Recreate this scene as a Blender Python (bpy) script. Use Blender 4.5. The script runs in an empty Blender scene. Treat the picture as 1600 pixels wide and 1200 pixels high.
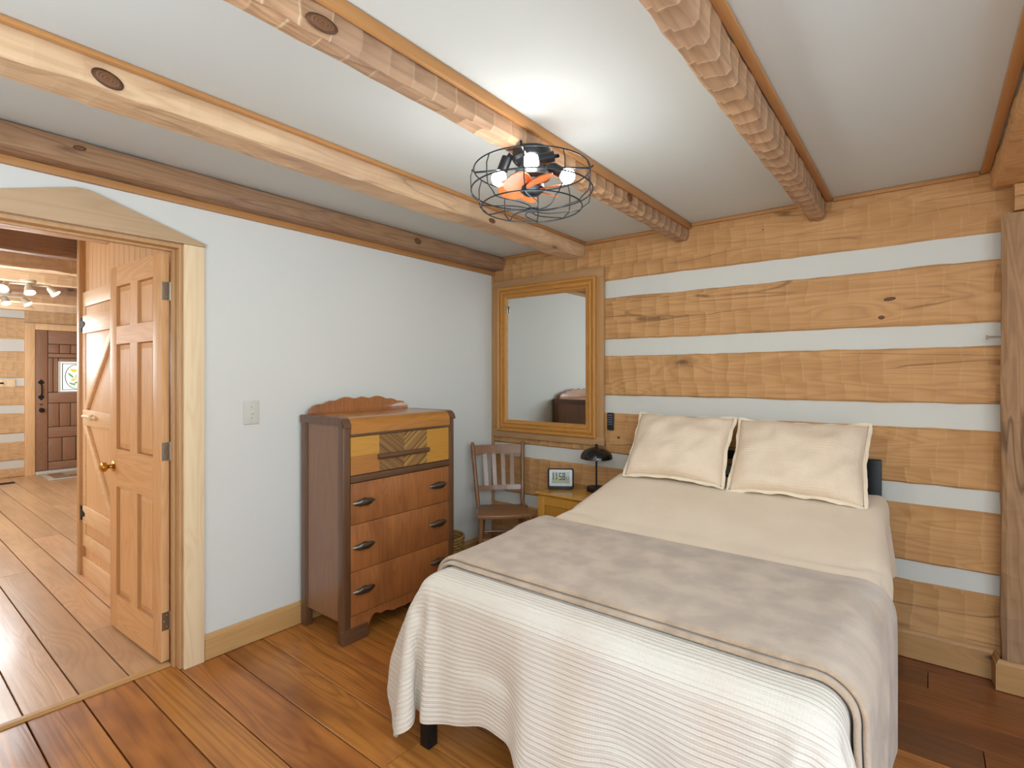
import bpy, bmesh, math, random
from mathutils import Vector, Matrix, noise
rnd = random.Random(7)
PI = math.pi
scene = bpy.context.scene
COL = scene.collection

# ------------------------------------------------------------------ helpers
def lin(h, k=1.0):
    h = h.lstrip('#')
    out = []
    for i in (0, 2, 4):
        c = int(h[i:i+2], 16) / 255.0
        c = c / 12.92 if c <= 0.04045 else ((c + 0.055) / 1.055) ** 2.4
        out.append(min(0.93, c * k))
    return (*out, 1.0)

class NT:
    def __init__(self, name):
        self.m = bpy.data.materials.new(name); self.m.use_nodes = True
        self.t = self.m.node_tree; self.bsdf = self.t.nodes['Principled BSDF']
    def n(self, typ, **kw):
        nd = self.t.nodes.new(typ)
        for k, v in kw.items(): setattr(nd, k, v)
        return nd
    def link(self, a, b): self.t.links.new(a, b)
    def math(self, op, a, b=None, c=None, clamp=False):
        nd = self.n('ShaderNodeMath', operation=op, use_clamp=clamp)
        for i, v in enumerate((a, b, c)):
            if v is None: continue
            if hasattr(v, 'is_linked'): self.link(v, nd.inputs[i])
            else: nd.inputs[i].default_value = v
        return nd.outputs[0]
    def mix(self, f, a, b, blend='MIX'):
        nd = self.n('ShaderNodeMix', data_type='RGBA', blend_type=blend)
        for i, v in ((0, f), (6, a), (7, b)):
            if hasattr(v, 'is_linked'): self.link(v, nd.inputs[i])
            else: nd.inputs[i].default_value = v
        return nd.outputs[2]
    def vmath(self, op, a, b):
        nd = self.n('ShaderNodeVectorMath', operation=op)
        for i, v in enumerate((a, b)):
            if hasattr(v, 'is_linked'): self.link(v, nd.inputs[i])
            else: nd.inputs[i].default_value = v
        return nd.outputs[0]
    def noise(self, vec, scale, detail=2.0, rough=0.5, dist=0.0):
        nd = self.n('ShaderNodeTexNoise')
        self.link(vec, nd.inputs['Vector'])
        nd.inputs['Scale'].default_value = scale; nd.inputs['Detail'].default_value = detail
        nd.inputs['Roughness'].default_value = rough; nd.inputs['Distortion'].default_value = dist
        return nd.outputs[0]
    def smooth(self, v, a, b, lo=0.0, hi=1.0):
        nd = self.n('ShaderNodeMapRange', interpolation_type='SMOOTHSTEP')
        self.link(v, nd.inputs[0])
        for i, x in enumerate((a, b, lo, hi)): nd.inputs[i+1].default_value = x
        return nd.outputs[0]
    def bump(self, h, strength, dist=0.01, normal=None):
        nd = self.n('ShaderNodeBump')
        nd.inputs['Strength'].default_value = strength; nd.inputs['Distance'].default_value = dist
        self.link(h, nd.inputs['Height'])
        if normal is not None: self.link(normal, nd.inputs['Normal'])
        return nd.outputs[0]
    def setp(self, rough=.5, metal=0., spec=.5, coat=0., coat_rough=.1, sheen=0.):
        b = self.bsdf
        b.inputs['Roughness'].default_value = rough; b.inputs['Metallic'].default_value = metal
        b.inputs['Specular IOR Level'].default_value = spec
        b.inputs['Coat Weight'].default_value = coat; b.inputs['Coat Roughness'].default_value = coat_rough
        b.inputs['Sheen Weight'].default_value = sheen

def plain(name, h, rough=.5, metal=0., spec=.5, k=1.0, var=.06, nscale=30., bump=0.):
    t = NT(name); t.setp(rough, metal, spec)
    tc = t.n('ShaderNodeTexCoord').outputs['Object']
    nz = t.noise(tc, nscale, 3)
    c = lin(h, k); d = tuple(x * (1 - var * 2) for x in c[:3]) + (1,)
    t.link(t.mix(nz, d, c), t.bsdf.inputs['Base Color'])
    if bump: t.link(t.bump(nz, bump, .005), t.bsdf.inputs['Normal'])
    return t.m

def emis(name, h, strength):
    t = NT(name)
    t.bsdf.inputs['Base Color'].default_value = lin(h)
    t.bsdf.inputs['Emission Color'].default_value = lin(h)
    t.bsdf.inputs['Emission Strength'].default_value = strength
    return t.m

def wood(name, base, dark, axis=0, k=1.0, freq=1.0, ring=.45, fiber=.35, knots=.5, knotcol='4a2c18', rough=.5,
         bump=.15, hew=0.0, coat=0.0, blotch=None, blotch_amt=.4, attr=False, spec=.4, kscale=1.0, ringn=12.0, along=.7, streak=.3, hx=10.0, hrow=7.5, ridge=.12, crack=0.0):
    t = NT(name); t.setp(rough, 0, spec, coat, .12)
    tc = t.n('ShaderNodeTexCoord').outputs['Object']
    if attr:
        at = t.n('ShaderNodeAttribute', attribute_name='pl')
        r = at.outputs['Fac']; tint = r
    else:
        r = t.n('ShaderNodeObjectInfo').outputs['Random']
    cb = t.n('ShaderNodeCombineXYZ')
    t.link(t.math('MULTIPLY', r, 37.0), cb.inputs[0]); t.link(t.math('MULTIPLY', r, 91.0), cb.inputs[1]); t.link(t.math('MULTIPLY', r, 53.0), cb.inputs[2])
    p0 = t.vmath('ADD', tc, cb.outputs[0])
    s = [8.0, 8.0, 8.0]; s[axis] = along
    P = t.vmath('MULTIPLY', p0, tuple(s))
    s2 = [3.2, 3.2, 3.2]; s2[axis] = 1.3
    PK = t.vmath('MULTIPLY', p0, tuple(x * kscale for x in s2))
    n1 = t.noise(P, 1.0 * freq, 2.0, .5, .25)
    vo = t.n('ShaderNodeTexVoronoi'); t.link(PK, vo.inputs['Vector']); vo.inputs['Scale'].default_value = 1.0
    vo.inputs['Randomness'].default_value = 1.0
    d = vo.outputs['Distance']
    knz = t.noise(p0, 40, 2)
    d2 = t.math('ADD', d, t.math('MULTIPLY', t.math('SUBTRACT', knz, .5), .05))
    infl = t.smooth(d, .0, .38, .22 if knots else 0.0, 0.0)
    n2 = t.math('ADD', n1, infl)
    rg = t.math('PINGPONG', t.math('MULTIPLY', n2, ringn), .5)
    rg = t.math('POWER', t.math('MULTIPLY', rg, 2.0), 1.6)
    s3 = [95.0, 95.0, 95.0]; s3[axis] = 3.0
    fb = t.noise(t.vmath('MULTIPLY', p0, tuple(s3)), 1.0, 3.0, .6)
    s5 = [26.0, 26.0, 26.0]; s5[axis] = 1.1
    stk = t.noise(t.vmath('MULTIPLY', p0, tuple(s5)), 1.0, 3.0, .6)
    rg0 = rg
    rg = t.math('ADD', t.math('MULTIPLY', rg, .75), t.math('MULTIPLY', t.math('SUBTRACT', stk, .42), streak * 2.2))
    amt = t.math('ADD', t.math('MULTIPLY', rg, ring), t.math('MULTIPLY', t.math('SUBTRACT', fb, .35), fiber), clamp=True)
    c = t.mix(amt, lin(base, k), lin(dark, k))
    if blotch:
        s4 = [2.2, 2.2, 2.2]; s4[axis] = .8
        bn = t.noise(t.vmath('MULTIPLY', p0, tuple(s4)), 1.6, 3.0, .6)
        c = t.mix(t.math('MULTIPLY', t.smooth(bn, .45, .68), blotch_amt), c, lin(blotch, k))
    if attr:
        hv = t.n('ShaderNodeHueSaturation'); t.link(c, hv.inputs['Color'])
        t.link(t.math('ADD', t.math('MULTIPLY', t.math('FRACT', t.math('MULTIPLY', r, 7.31)), .26), .86), hv.inputs['Value'])
        t.link(t.math('ADD', t.math('MULTIPLY', t.math('FRACT', t.math('MULTIPLY', r, 13.7)), .007), .4965), hv.inputs['Hue'])
        c = hv.outputs[0]
    if knots:
        vr = t.math('GREATER_THAN', t.n('ShaderNodeSeparateColor').outputs[0], 2.0) if False else None
        sc = t.n('ShaderNodeSeparateColor'); t.link(vo.outputs['Color'], sc.inputs[0])
        sel = t.math('LESS_THAN', sc.outputs[0], knots)
        km = t.math('MULTIPLY', t.smooth(d2, .03, .085, 1.0, 0.0), sel)
        halo = t.math('MULTIPLY', t.smooth(d2, .06, .22, .45, 0.0), sel)
        c = t.mix(halo, c, lin(dark, k * .8))
        c = t.mix(t.math('MULTIPLY', km, .85), c, lin(knotcol, 1.0))
    if crack:
        s6 = [7.0, 7.0, 7.0]; s6[axis] = .55
        cn = t.noise(t.vmath('MULTIPLY', p0, tuple(s6)), 1.0, 2.0, .4)
        cl = t.smooth(t.math('ABSOLUTE', t.math('SUBTRACT', cn, .5)), .0, .011, 1.0, 0.0)
        cl = t.math('MULTIPLY', cl, t.smooth(t.noise(p0, 1.7, 1), .45, .55))
        c = t.mix(t.math('MULTIPLY', cl, crack), c, lin('4a2c16', 1))
    t.link(c, t.bsdf.inputs['Base Color'])
    nm = None
    if hew:
        # adze scoops: parabolic dips along the timber, each row of cuts out of step with the next
        sp = t.n('ShaderNodeSeparateXYZ'); t.link(p0, sp.inputs[0])
        o1, o2 = [q for q in (0, 1, 2) if q != axis]
        wob = t.noise(p0, 4.0, 2)
        rsum = t.math('ADD', sp.outputs[o1], sp.outputs[o2])
        rw = t.math('FLOOR', t.math('ADD', t.math('MULTIPLY', rsum, hrow), t.math('MULTIPLY', wob, .35)))
        wn = t.n('ShaderNodeTexWhiteNoise', noise_dimensions='1D'); t.link(rw, wn.inputs['W'])
        xx = t.math('ADD', t.math('MULTIPLY', sp.outputs[axis], hx), t.math('MULTIPLY', wn.outputs[0], 1.0))
        xx = t.math('ADD', xx, t.math('MULTIPLY', wob, .8))
        fr = t.math('SUBTRACT', t.math('FRACT', xx), .5)
        par = t.math('MULTIPLY', t.math('MULTIPLY', fr, fr), 4.0)
        wn2 = t.n('ShaderNodeTexWhiteNoise', noise_dimensions='2D')
        cv = t.n('ShaderNodeCombineXYZ'); t.link(t.math('FLOOR', xx), cv.inputs[0]); t.link(rw, cv.inputs[1]); t.link(cv.outputs[0], wn2.inputs[0])
        h2 = t.math('ADD', t.math('MULTIPLY', par, .7), t.math('MULTIPLY', wn2.outputs[0], .35))
        h2 = t.math('ADD', h2, t.math('MULTIPLY', t.math('MULTIPLY', fr, wn2.outputs[0]), .9))
        nm = t.bump(h2, hew, .012)
        rdg = t.math('MULTIPLY', t.smooth(par, .72, 1.0), t.math('MULTIPLY', wn2.outputs[0], ridge))
        c = t.mix(rdg, c, lin('f0d3a8', k))
        c = t.mix(t.math('MULTIPLY', t.math('SUBTRACT', wn2.outputs[0], .3), .13, clamp=True), c, lin(dark, k))
        t.link(c, t.bsdf.inputs['Base Color'])
    hgt = t.math('ADD', t.math('MULTIPLY', fb, .6), t.math('MULTIPLY', rg0, -.3))
    nm = t.bump(hgt, bump, .004, nm)
    t.link(nm, t.bsdf.inputs['Normal'])
    return t.m

def fabric(name, base, dark, k=1.0, rib=0.0, rib_w=.02, fuzz=0.2, rough=.9, sheen=.2, across=False, blotch=.3, bscale=3.0, weave=0.0):
    """uv in metres along the cloth: u across the bed, v along it"""
    t = NT(name); t.setp(rough, 0, .15, sheen=sheen)
    uv = t.n('ShaderNodeTexCoord').outputs['UV']
    sp = t.n('ShaderNodeSeparateXYZ'); t.link(uv, sp.inputs[0])
    u, v = sp.outputs[0], sp.outputs[1]
    if across: u, v = v, u
    wob = t.noise(uv, 6.0, 2)
    vv = t.math('ADD', v, t.math('MULTIPLY', wob, .006))
    rb = t.math('SINE', t.math('MULTIPLY', vv, 2 * PI / rib_w))
    rb2 = t.math('SINE', t.math('MULTIPLY', vv, 2 * PI / (rib_w * .43)))
    tu = t.math('SINE', t.math('MULTIPLY', t.math('ADD', u, t.math('MULTIPLY', wob, .01)), 2 * PI / .009))
    fz = t.noise(uv, 260.0, 3, .7)
    big = t.noise(uv, bscale, 3, .55)
    h = t.math('ADD', t.math('MULTIPLY', rb, rib), t.math('MULTIPLY', rb2, rib * .4))
    h = t.math('ADD', h, t.math('MULTIPLY', tu, rib * .22 + weave))
    h = t.math('ADD', h, t.math('MULTIPLY', fz, fuzz * 4))
    f = t.math('ADD', t.math('MULTIPLY', t.smooth(big, .3, .7), blotch), t.math('MULTIPLY', t.math('MULTIPLY', t.math('SUBTRACT', 1.0, rb), .5), rib * .16))
    f = t.math('ADD', f, t.math('MULTIPLY', t.math('SUBTRACT', fz, .5), fuzz), clamp=True)
    t.link(t.mix(f, lin(base, k), lin(dark, k)), t.bsdf.inputs['Base Color'])
    t.link(t.bump(h, .55, .0035), t.bsdf.inputs['Normal'])
    return t.m

def new_obj(name, me, mat=None, parent=None):
    o = bpy.data.objects.new(name, me); COL.objects.link(o)
    if mat is not None:
        for m in (mat if isinstance(mat, (list, tuple)) else [mat]): me.materials.append(m)
    if parent is not None: o.parent = parent
    return o

class MB:
    """collects shapes in one bmesh and links them as ONE mesh object"""
    def __init__(self): self.b = bmesh.new()
    def _merge(self, t, mi=0):
        for f in t.faces: f.material_index = mi
        me = bpy.data.meshes.new('tmp'); t.to_mesh(me); t.free()
        self.b.from_mesh(me); bpy.data.meshes.remove(me); return self
    def box(self, x0, x1, y0, y1, z0, z1, bev=0.0, seg=2, mi=0, mat=None):
        t = bmesh.new(); bmesh.ops.create_cube(t, size=1)
        for v in t.verts:
            v.co = Vector((x0 if v.co.x < 0 else x1, y0 if v.co.y < 0 else y1, z0 if v.co.z < 0 else z1))
        if bev: bmesh.ops.bevel(t, geom=t.edges[:], offset=bev, segments=seg, profile=.5, affect='EDGES')
        if mat is not None: bmesh.ops.transform(t, matrix=mat, verts=t.verts)
        return self._merge(t, mi)
    def tube(self, pts, r, n=10, close=False, mi=0, cap=True, squash=None):
        """sweep a circle along pts; r is a number or a list"""
        pts = [Vector(p) for p in pts]; N = len(pts)
        rs = r if isinstance(r, (list, tuple)) else [r] * N
        t = bmesh.new(); rings = []
        up = Vector((0, 0, 1))
        d0 = (pts[1] - pts[0]).normalized()
        ref = up if abs(d0.dot(up)) < .95 else Vector((1, 0, 0))
        side = d0.cross(ref).normalized()
        for i, p in enumerate(pts):
            if close: d = (pts[(i+1) % N] - pts[i-1]).normalized()
            else: d = (pts[min(i+1, N-1)] - pts[max(i-1, 0)]).normalized()
            side = (side - d * side.dot(d)).normalized(); oth = d.cross(side)
            sx, sy = squash or (1, 1)
            rings.append([t.verts.new(p + side * (math.cos(2*PI*k/n) * rs[i] * sx) + oth * (math.sin(2*PI*k/n) * rs[i] * sy)) for k in range(n)])
        for i in range(N if close else N - 1):
            a, c = rings[i], rings[(i+1) % N]
            for k in range(n): t.faces.new((a[k], a[(k+1) % n], c[(k+1) % n], c[k]))
        if cap and not close:
            t.faces.new(rings[0][::-1]); t.faces.new(rings[-1])
        bmesh.ops.recalc_face_normals(t, faces=t.faces)
        return self._merge(t, mi)
    def lathe(self, prof, n=32, mat=None, mi=0, cap=True):
        """prof: (radius, z) pairs"""
        t = bmesh.new(); rings = []
        for r, z in prof:
            if r < 1e-6: rings.append([t.verts.new((0, 0, z))])
            else: rings.append([t.verts.new((r*math.cos(2*PI*k/n), r*math.sin(2*PI*k/n), z)) for k in range(n)])
        for a, c in zip(rings, rings[1:]):
            for k in range(n):
                q = [a[k % len(a)], a[(k+1) % len(a)], c[(k+1) % len(c)], c[k % len(c)]]
                q = list(dict.fromkeys(q))
                if len(q) > 2: t.faces.new(q)
        if cap:
            for ring in (rings[0], rings[-1]):
                if len(ring) > 2:
                    try: t.faces.new(ring)
                    except ValueError: pass
        bmesh.ops.recalc_face_normals(t, faces=t.faces)
        if mat is not None: bmesh.ops.transform(t, matrix=mat, verts=t.verts)
        return self._merge(t, mi)
    def prism(self, poly, a0, a1, axis='x', bev=0.0, mi=0, mat=None):
        """poly in the two other axes (x: (y,z), y: (x,z), z: (x,y)), extruded a0..a1"""
        def P(u, v, a): return {'x': (a, u, v), 'y': (u, a, v), 'z': (u, v, a)}[axis]
        t = bmesh.new()
        A = [t.verts.new(P(u, v, a0)) for u, v in poly]; B = [t.verts.new(P(u, v, a1)) for u, v in poly]
        n = len(poly)
        t.faces.new(A[::-1]); t.faces.new(B)
        for k in range(n): t.faces.new((A[k], A[(k+1) % n], B[(k+1) % n], B[k]))
        bmesh.ops.recalc_face_normals(t, faces=t.faces)
        if bev: bmesh.ops.bevel(t, geom=t.edges[:], offset=bev, segments=2, profile=.5, affect='EDGES')
        if mat is not None: bmesh.ops.transform(t, matrix=mat, verts=t.verts)
        return self._merge(t, mi)
    def quad(self, pts, mi=0):
        t = bmesh.new(); t.faces.new([t.verts.new(p) for p in pts]); return self._merge(t, mi)
    def ball(self, c, r, mi=0, sc=(1, 1, 1), n=16):
        t = bmesh.new(); bmesh.ops.create_uvsphere(t, u_segments=n*2, v_segments=n, radius=r)
        for v in t.verts: v.co = Vector((v.co.x*sc[0]+c[0], v.co.y*sc[1]+c[1], v.co.z*sc[2]+c[2]))
        return self._merge(t, mi)
    def build(self, name, mat, parent=None, smooth=True, angle=35, loc=None):
        me = bpy.data.meshes.new(name)
        if loc is not None:
            for v in self.b.verts: v.co -= Vector(loc)
        self.b.to_mesh(me); self.b.free()
        if smooth:
            for p in me.polygons: p.use_smooth = True
            me.set_sharp_from_angle(angle=math.radians(angle))
        o = new_obj(name, me, mat, parent)
        if loc is not None: o.location = loc
        return o

def thing(name, label, cat, loc=(0, 0, 0), rotz=0.0, group=None):
    o = bpy.data.objects.new(name, None); COL.objects.link(o)
    o.location = loc; o.rotation_euler = (0, 0, rotz); o.empty_display_size = .1
    return tag(o, label, cat, group)
def tag(o, label, cat, group=None):
    o['label'] = label; o['category'] = cat
    if group: o['group'] = group
    return o
def struct(o):
    o['kind'] = 'structure'; return o

def hewn(axis, a0, a1, u0, u1, v0, v1, step=.09, rows=(3, 3), amp=.004, cham=.008, wav=.004, seed=1, cut=None):
    """hand-hewn timber: a rectangular section swept along an axis, its surface broken in adze facets.
    axis 'x': u=y v=z ; 'y': u=x v=z ; 'z': u=x v=y"""
    rr = random.Random(seed)
    nu, nv = rows
    sec = []
    cu, cv = cham, cham
    for i in range(nu + 1): sec.append((u0 + cu + (u1 - u0 - 2*cu) * i / nu, v0, 0, -1))
    for i in range(nv + 1): sec.append((u1, v0 + cv + (v1 - v0 - 2*cv) * i / nv, 1, 0))
    for i in range(nu + 1): sec.append((u1 - cu - (u1 - u0 - 2*cu) * i / nu, v1, 0, 1))
    for i in range(nv + 1): sec.append((u0, v1 - cv - (v1 - v0 - 2*cv) * i / nv, -1, 0))
    t = bmesh.new(); rings = []
    n = max(2, round((a1 - a0) / step))
    for s in range(n + 1):
        a = a0 + (a1 - a0) * s / n
        ja = 0 if s in (0, n) else (rr.random() - .5) * step * .45
        ring = []
        for q, (u, v, du, dv) in enumerate(sec):
            w = noise.noise(Vector((a * 1.3 + seed * 9.1, q * .35, seed * 3.3))) * wav
            d = (rr.random() - .65) * 2 * amp + w
            aa = a + ja + (0 if s in (0, n) else (rr.random() - .5) * step * .25)
            uu, vv = u + du * d, v + dv * d
            ring.append(t.verts.new({'x': (aa, uu, vv), 'y': (uu, aa, vv), 'z': (uu, vv, aa)}[axis]))
        rings.append(ring)
    m = len(sec)
    for a, c in zip(rings, rings[1:]):
        for k in range(m): t.faces.new((a[k], a[(k+1) % m], c[(k+1) % m], c[k]))
    t.faces.new(rings[0][::-1]); t.faces.new(rings[-1])
    bmesh.ops.recalc_face_normals(t, faces=t.faces)
    mb = MB(); mb._merge(t); return mb
# ------------------------------------------------------------------ materials
W = {}
W['log'] = wood('hewn_log', 'c2925f', '98683c', 0, 1.22, 1.0, .5, .35, .3, '5a3a22', .62, .2, hew=.7, crack=.6, blotch='a87848', blotch_amt=.6)
W['beam_pale'] = wood('pale_beam', 'd0b08c', 'b08660', 1, 1.15, 1.0, .55, .35, .5, '4c3226', .6, .2, hew=.22, ridge=.06, streak=.5, crack=.3, blotch='a98a72', blotch_amt=.5)
W['beam_mid'] = wood('rough_sawn_beam', 'b8906c', '805c40', 1, 1.1, 1.0, .6, .55, .3, '4c3020', .65, .35, hew=1.0, hx=11, hrow=6, ridge=.45, blotch='9c7f6a', blotch_amt=.55)
W['beam_dark'] = wood('brown_beam', 'a6805f', '7d5a40', 1, 1.05, 1.0, .65, .35, .4, '3f2a1e', .6, .25, hew=.12, ridge=.0, streak=.6, crack=.4, blotch='8f7668', blotch_amt=.6)
W['trim_orange'] = wood('stained_trim', 'b4804c', '96663a', 1, 1.1, 1.0, .3, .25, .0, rough=.45)
W['trim_orange_x'] = wood('stained_trim_across', 'b4804c', '96663a', 0, 1.1, 1.0, .3, .25, .0, rough=.45)
W['post'] = wood('weathered_post', 'aa845f', '7f5b40', 2, 1.15, 1.2, .5, .6, .35, '3f2c1f', .75, .5, hew=.3, ridge=.0, streak=.6, crack=.6, blotch='866a55', blotch_amt=.7)
W['casing'] = wood('raw_pine_casing', 'e3cba6', 'cfae82', 2, 1.20, .8, .45, .18, .55, 'a47a50', .6, .06, kscale=1.6)
W['pediment'] = wood('pine_pediment', 'c2a482', 'a98662', 1, 1.10, .8, .35, .18, .4, '5b3f2c', .6, .06, kscale=1.5)
W['jamb'] = wood('pine_jamb', 'c39a6c', 'a87a4c', 2, 1.10, .8, .35, .2, .15, '7a5434', .5, .06)
W['door'] = wood('fir_door', 'c99e70', 'b08152', 2, 1.5, 1.1, .5, .25, .0, rough=.5, bump=.05, spec=.3)
W['door_edge_shade'] = wood('fir_door_shaded_edge', 'aa7a4a', '906238', 2, 1.3, 1.1, .4, .25, .0, rough=.55, bump=.05, spec=.3)  # darker copy of the door wood, shade painted on the panel edges
W['door_x'] = wood('fir_door_rail', 'c99e70', 'b08152', 0, 1.5, 1.1, .5, .25, .0, rough=.5, bump=.05, spec=.3)
W['plank'] = wood('pine_plank', 'd3ac80', 'b98e60', 2, 1.3, .9, .4, .2, .3, '7a5030', .5, .06)
W['plank_x'] = wood('pine_batten', 'd8b68e', 'bd9668', 0, 1.32, .9, .4, .2, .25, '7a5030', .5, .06)
W['base_y'] = wood('baseboard_pine', 'c99d66', 'b07f48', 1, 1.05, .8, .4, .2, .25, '5b3b22', .45, .05, kscale=1.5)
W['base_x'] = wood('baseboard_pine_across', 'bd8d58', 'a2703e', 0, 1.0, .8, .4, .2, .35, '4b2f1c', .45, .05, kscale=1.5)
W['mirror_out'] = wood('grey_brown_board', 'b0875c', '946a43', 0, 1.15, .8, .35, .3, .1, '5b3b22', .6, .1)
W['mirror_out_z'] = wood('grey_brown_upright', 'b48a5c', '986c42', 2, 1.15, .8, .35, .3, .1, '5b3b22', .6, .1)
W['mirror_in'] = wood('honey_moulding', 'bd8440', '98622b', 0, 1.15, .8, .4, .3, .3, '4a2d16', .4, .08, kscale=1.7)
W['mirror_in_z'] = wood('honey_moulding_upright', 'bd8440', '98622b', 2, 1.15, .8, .4, .3, .3, '4a2d16', .4, .08, kscale=1.7)
W['floor'] = wood('heart_pine_floor', 'b87637', '74401c', 0, 1.25, .9, .6, .45, .35, '35190c', .33, .12, coat=.12, blotch='764222', blotch_amt=.7, along=.35, streak=.6, attr=True, kscale=.8)
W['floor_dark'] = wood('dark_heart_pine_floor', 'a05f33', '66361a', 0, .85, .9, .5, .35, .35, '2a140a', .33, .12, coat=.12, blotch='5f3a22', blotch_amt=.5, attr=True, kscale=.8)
W['floor_hall_lit'] = wood('hall_pine_floor_lit', 'cda57d', 'a97f5a', 0, 1.15, .9, .45, .35, .3, '5a3a25', .3, .12, coat=.15, blotch='a98160', blotch_amt=.5, along=.35, streak=.5, attr=True, kscale=.8)  # same planks painted lighter; hall light and glare put into the colour
W['hall_ceiling'] = wood('hall_ceiling_board', 'a98060', '86603f', 0, 1.1, 1, .5, .3, .3, '4a2d16', .6, .2)
W['front_door'] = wood('walnut_front_door', '8c6850', '6f4f3a', 2, 1.35, 1, .4, .35, .2, '3a2418', .5, .1)
W['front_door_x'] = wood('walnut_front_rail', '8c6850', '6f4f3a', 1, 1.35, 1, .4, .35, .2, '3a2418', .5, .1)
W['hall_log'] = wood('hall_log', 'c8a378', 'a47a50', 1, 1.2, 1.0, .5, .35, .4, '5a3a22', .6, .2, hew=.5)
W['groove'] = plain('dark_groove', '3a2417', .9)
W['black'] = plain('black_metal', '191b1d', .45, .3, .5)
W['iron'] = plain('black_iron', '26241f', .75, .1, .3)
W['brass'] = plain('polished_brass', 'b98f45', .22, 1.0, .5, 1.2)
W['steel'] = plain('satin_steel', 'b9b3a4', .35, 1.0)
W['gap'] = plain('subfloor', '140c07', .95)

def plaster(name, h, k, bump=.12, sc=60):
    t = NT(name); t.setp(.85, 0, .25)
    tc = t.n('ShaderNodeTexCoord').outputs['Object']
    a = t.noise(tc, 1.2, 3); b = t.noise(t.vmath('MULTIPLY', tc, (1, .35, 1)), sc, 3, .6)
    c = lin(h, k)
    t.link(t.mix(a, tuple(x * .95 for x in c[:3]) + (1,), c), t.bsdf.inputs['Base Color'])
    t.link(t.bump(b, bump, .004), t.bsdf.inputs['Normal'])
    return t.m
W['wall'] = plaster('white_wall', 'd1d0cb', 1.19, .05)
W['ceil'] = plaster('painted_ceiling', 'cacbc6', 1.06, .18, 35)
W['chink'] = plaster('chinking', 'cdcac2', 1.15, .2, 90)

# ------------------------------------------------------------------ floor
PY = [-4.85, -4.66, -4.47, -4.28, -4.09, -3.90, -3.71, -3.52, -3.31, -3.11, -2.904, -2.716, -2.527, -2.355, -2.153, -1.957, -1.769,
      -1.59, -1.41, -1.22, -1.04, -.857, -.668, -.483, -.287, -.112, .07, .26, .45, .64]
mb = bmesh.new(); layer = mb.faces.layers.float.new('plf')
vals = []
JO = {12: [-.82], 11: [-2.3], 14: [1.30, -1.6], 24: [2.866], 13: [-3.3, 1.9], 16: [-1.5]}
rf = random.Random(11)
for i, (ya, yb) in enumerate(zip(PY, PY[1:])):
    xs = [-7.30]
    jo = sorted(JO.get(i, []) + ([] if i in JO and len(JO[i]) > 1 else [rf.uniform(-5, -2.2), rf.uniform(1.6, 4) if i not in (22, 23, 24) else 4.1]))
    xs += jo + [4.45]
    if yb > .1: xs = [-7.30, -4.1 - .1 * (i % 3), -1.95]
    g = .0022
    if i in (11, 12, 10, 13): g = .0032
    if yb < .1: xs = sorted(xs + [-.095])
    for xa, xb in zip(xs, xs[1:]):
        t = bmesh.new(); bmesh.ops.create_cube(t, size=1)
        for v in t.verts:
            v.co = Vector((xa + .0015 if v.co.x < 0 else xb - .0015, ya + g if v.co.y < 0 else yb - g, -.02 if v.co.z < 0 else 0))
        bmesh.ops.bevel(t, geom=[e for e in t.edges if all(v.co.z > -.01 for v in e.verts)], offset=.0012, segments=1, affect='EDGES')
        k = len(t.faces)
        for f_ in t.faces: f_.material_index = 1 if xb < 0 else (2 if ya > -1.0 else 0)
        me = bpy.data.meshes.new('t'); t.to_mesh(me); t.free(); mb.from_mesh(me); bpy.data.meshes.remove(me)
        vals += [rf.random()] * k
me = bpy.data.meshes.new('floor'); mb.to_mesh(me); mb.free()
for ln in ('plf',):
    if ln in me.attributes: me.attributes.remove(me.attributes[ln])
at = me.attributes.new('pl', 'FLOAT', 'FACE')
at.data.foreach_set('value', vals)
fl = struct(new_obj('floor', me, [W['floor'], W['floor_hall_lit'], W['floor_dark']]))
sf = MB(); sf.box(-7.4, 4.5, -4.9, .75, -.06, -.021); sf.build('subfloor', W['gap'], fl, False)

# ------------------------------------------------------------------ walls and ceiling
ZC = 2.41
w = MB()
w.box(-.115, 0, -2.34, .0, 0, 2.55); w.box(-.115, 0, -3.136, -2.34, 2.078, 2.55); w.box(-.115, 0, -4.85, -3.136, 0, 2.55)
struct(w.build('wall_left', W['wall'], smooth=False))
c = MB(); c.box(-.115, 4.45, -4.85, .30, ZC, ZC + .05)
struct(c.build('ceiling', W['ceil'], smooth=False))
# log wall: chinking plane plus six hewn logs
wb = MB(); wb.box(-.115, 4.45, .016, .12, 0, 2.41)
wb = struct(wb.build('wall_back', W['chink'], smooth=False))
for k, (z0, z1) in enumerate([(.0, .391), (.487, .781), (.883, 1.172), (1.296, 1.577), (1.690, 1.989), (2.114, 2.405)]):
    h = hewn('x', 0.002, 4.44, .0, .10, z0, z1, step=.085, rows=(1, 3), amp=.003, cham=.010, wav=.006, seed=20 + k)
    h.build('log', W['log'], wb, smooth=False)
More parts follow.
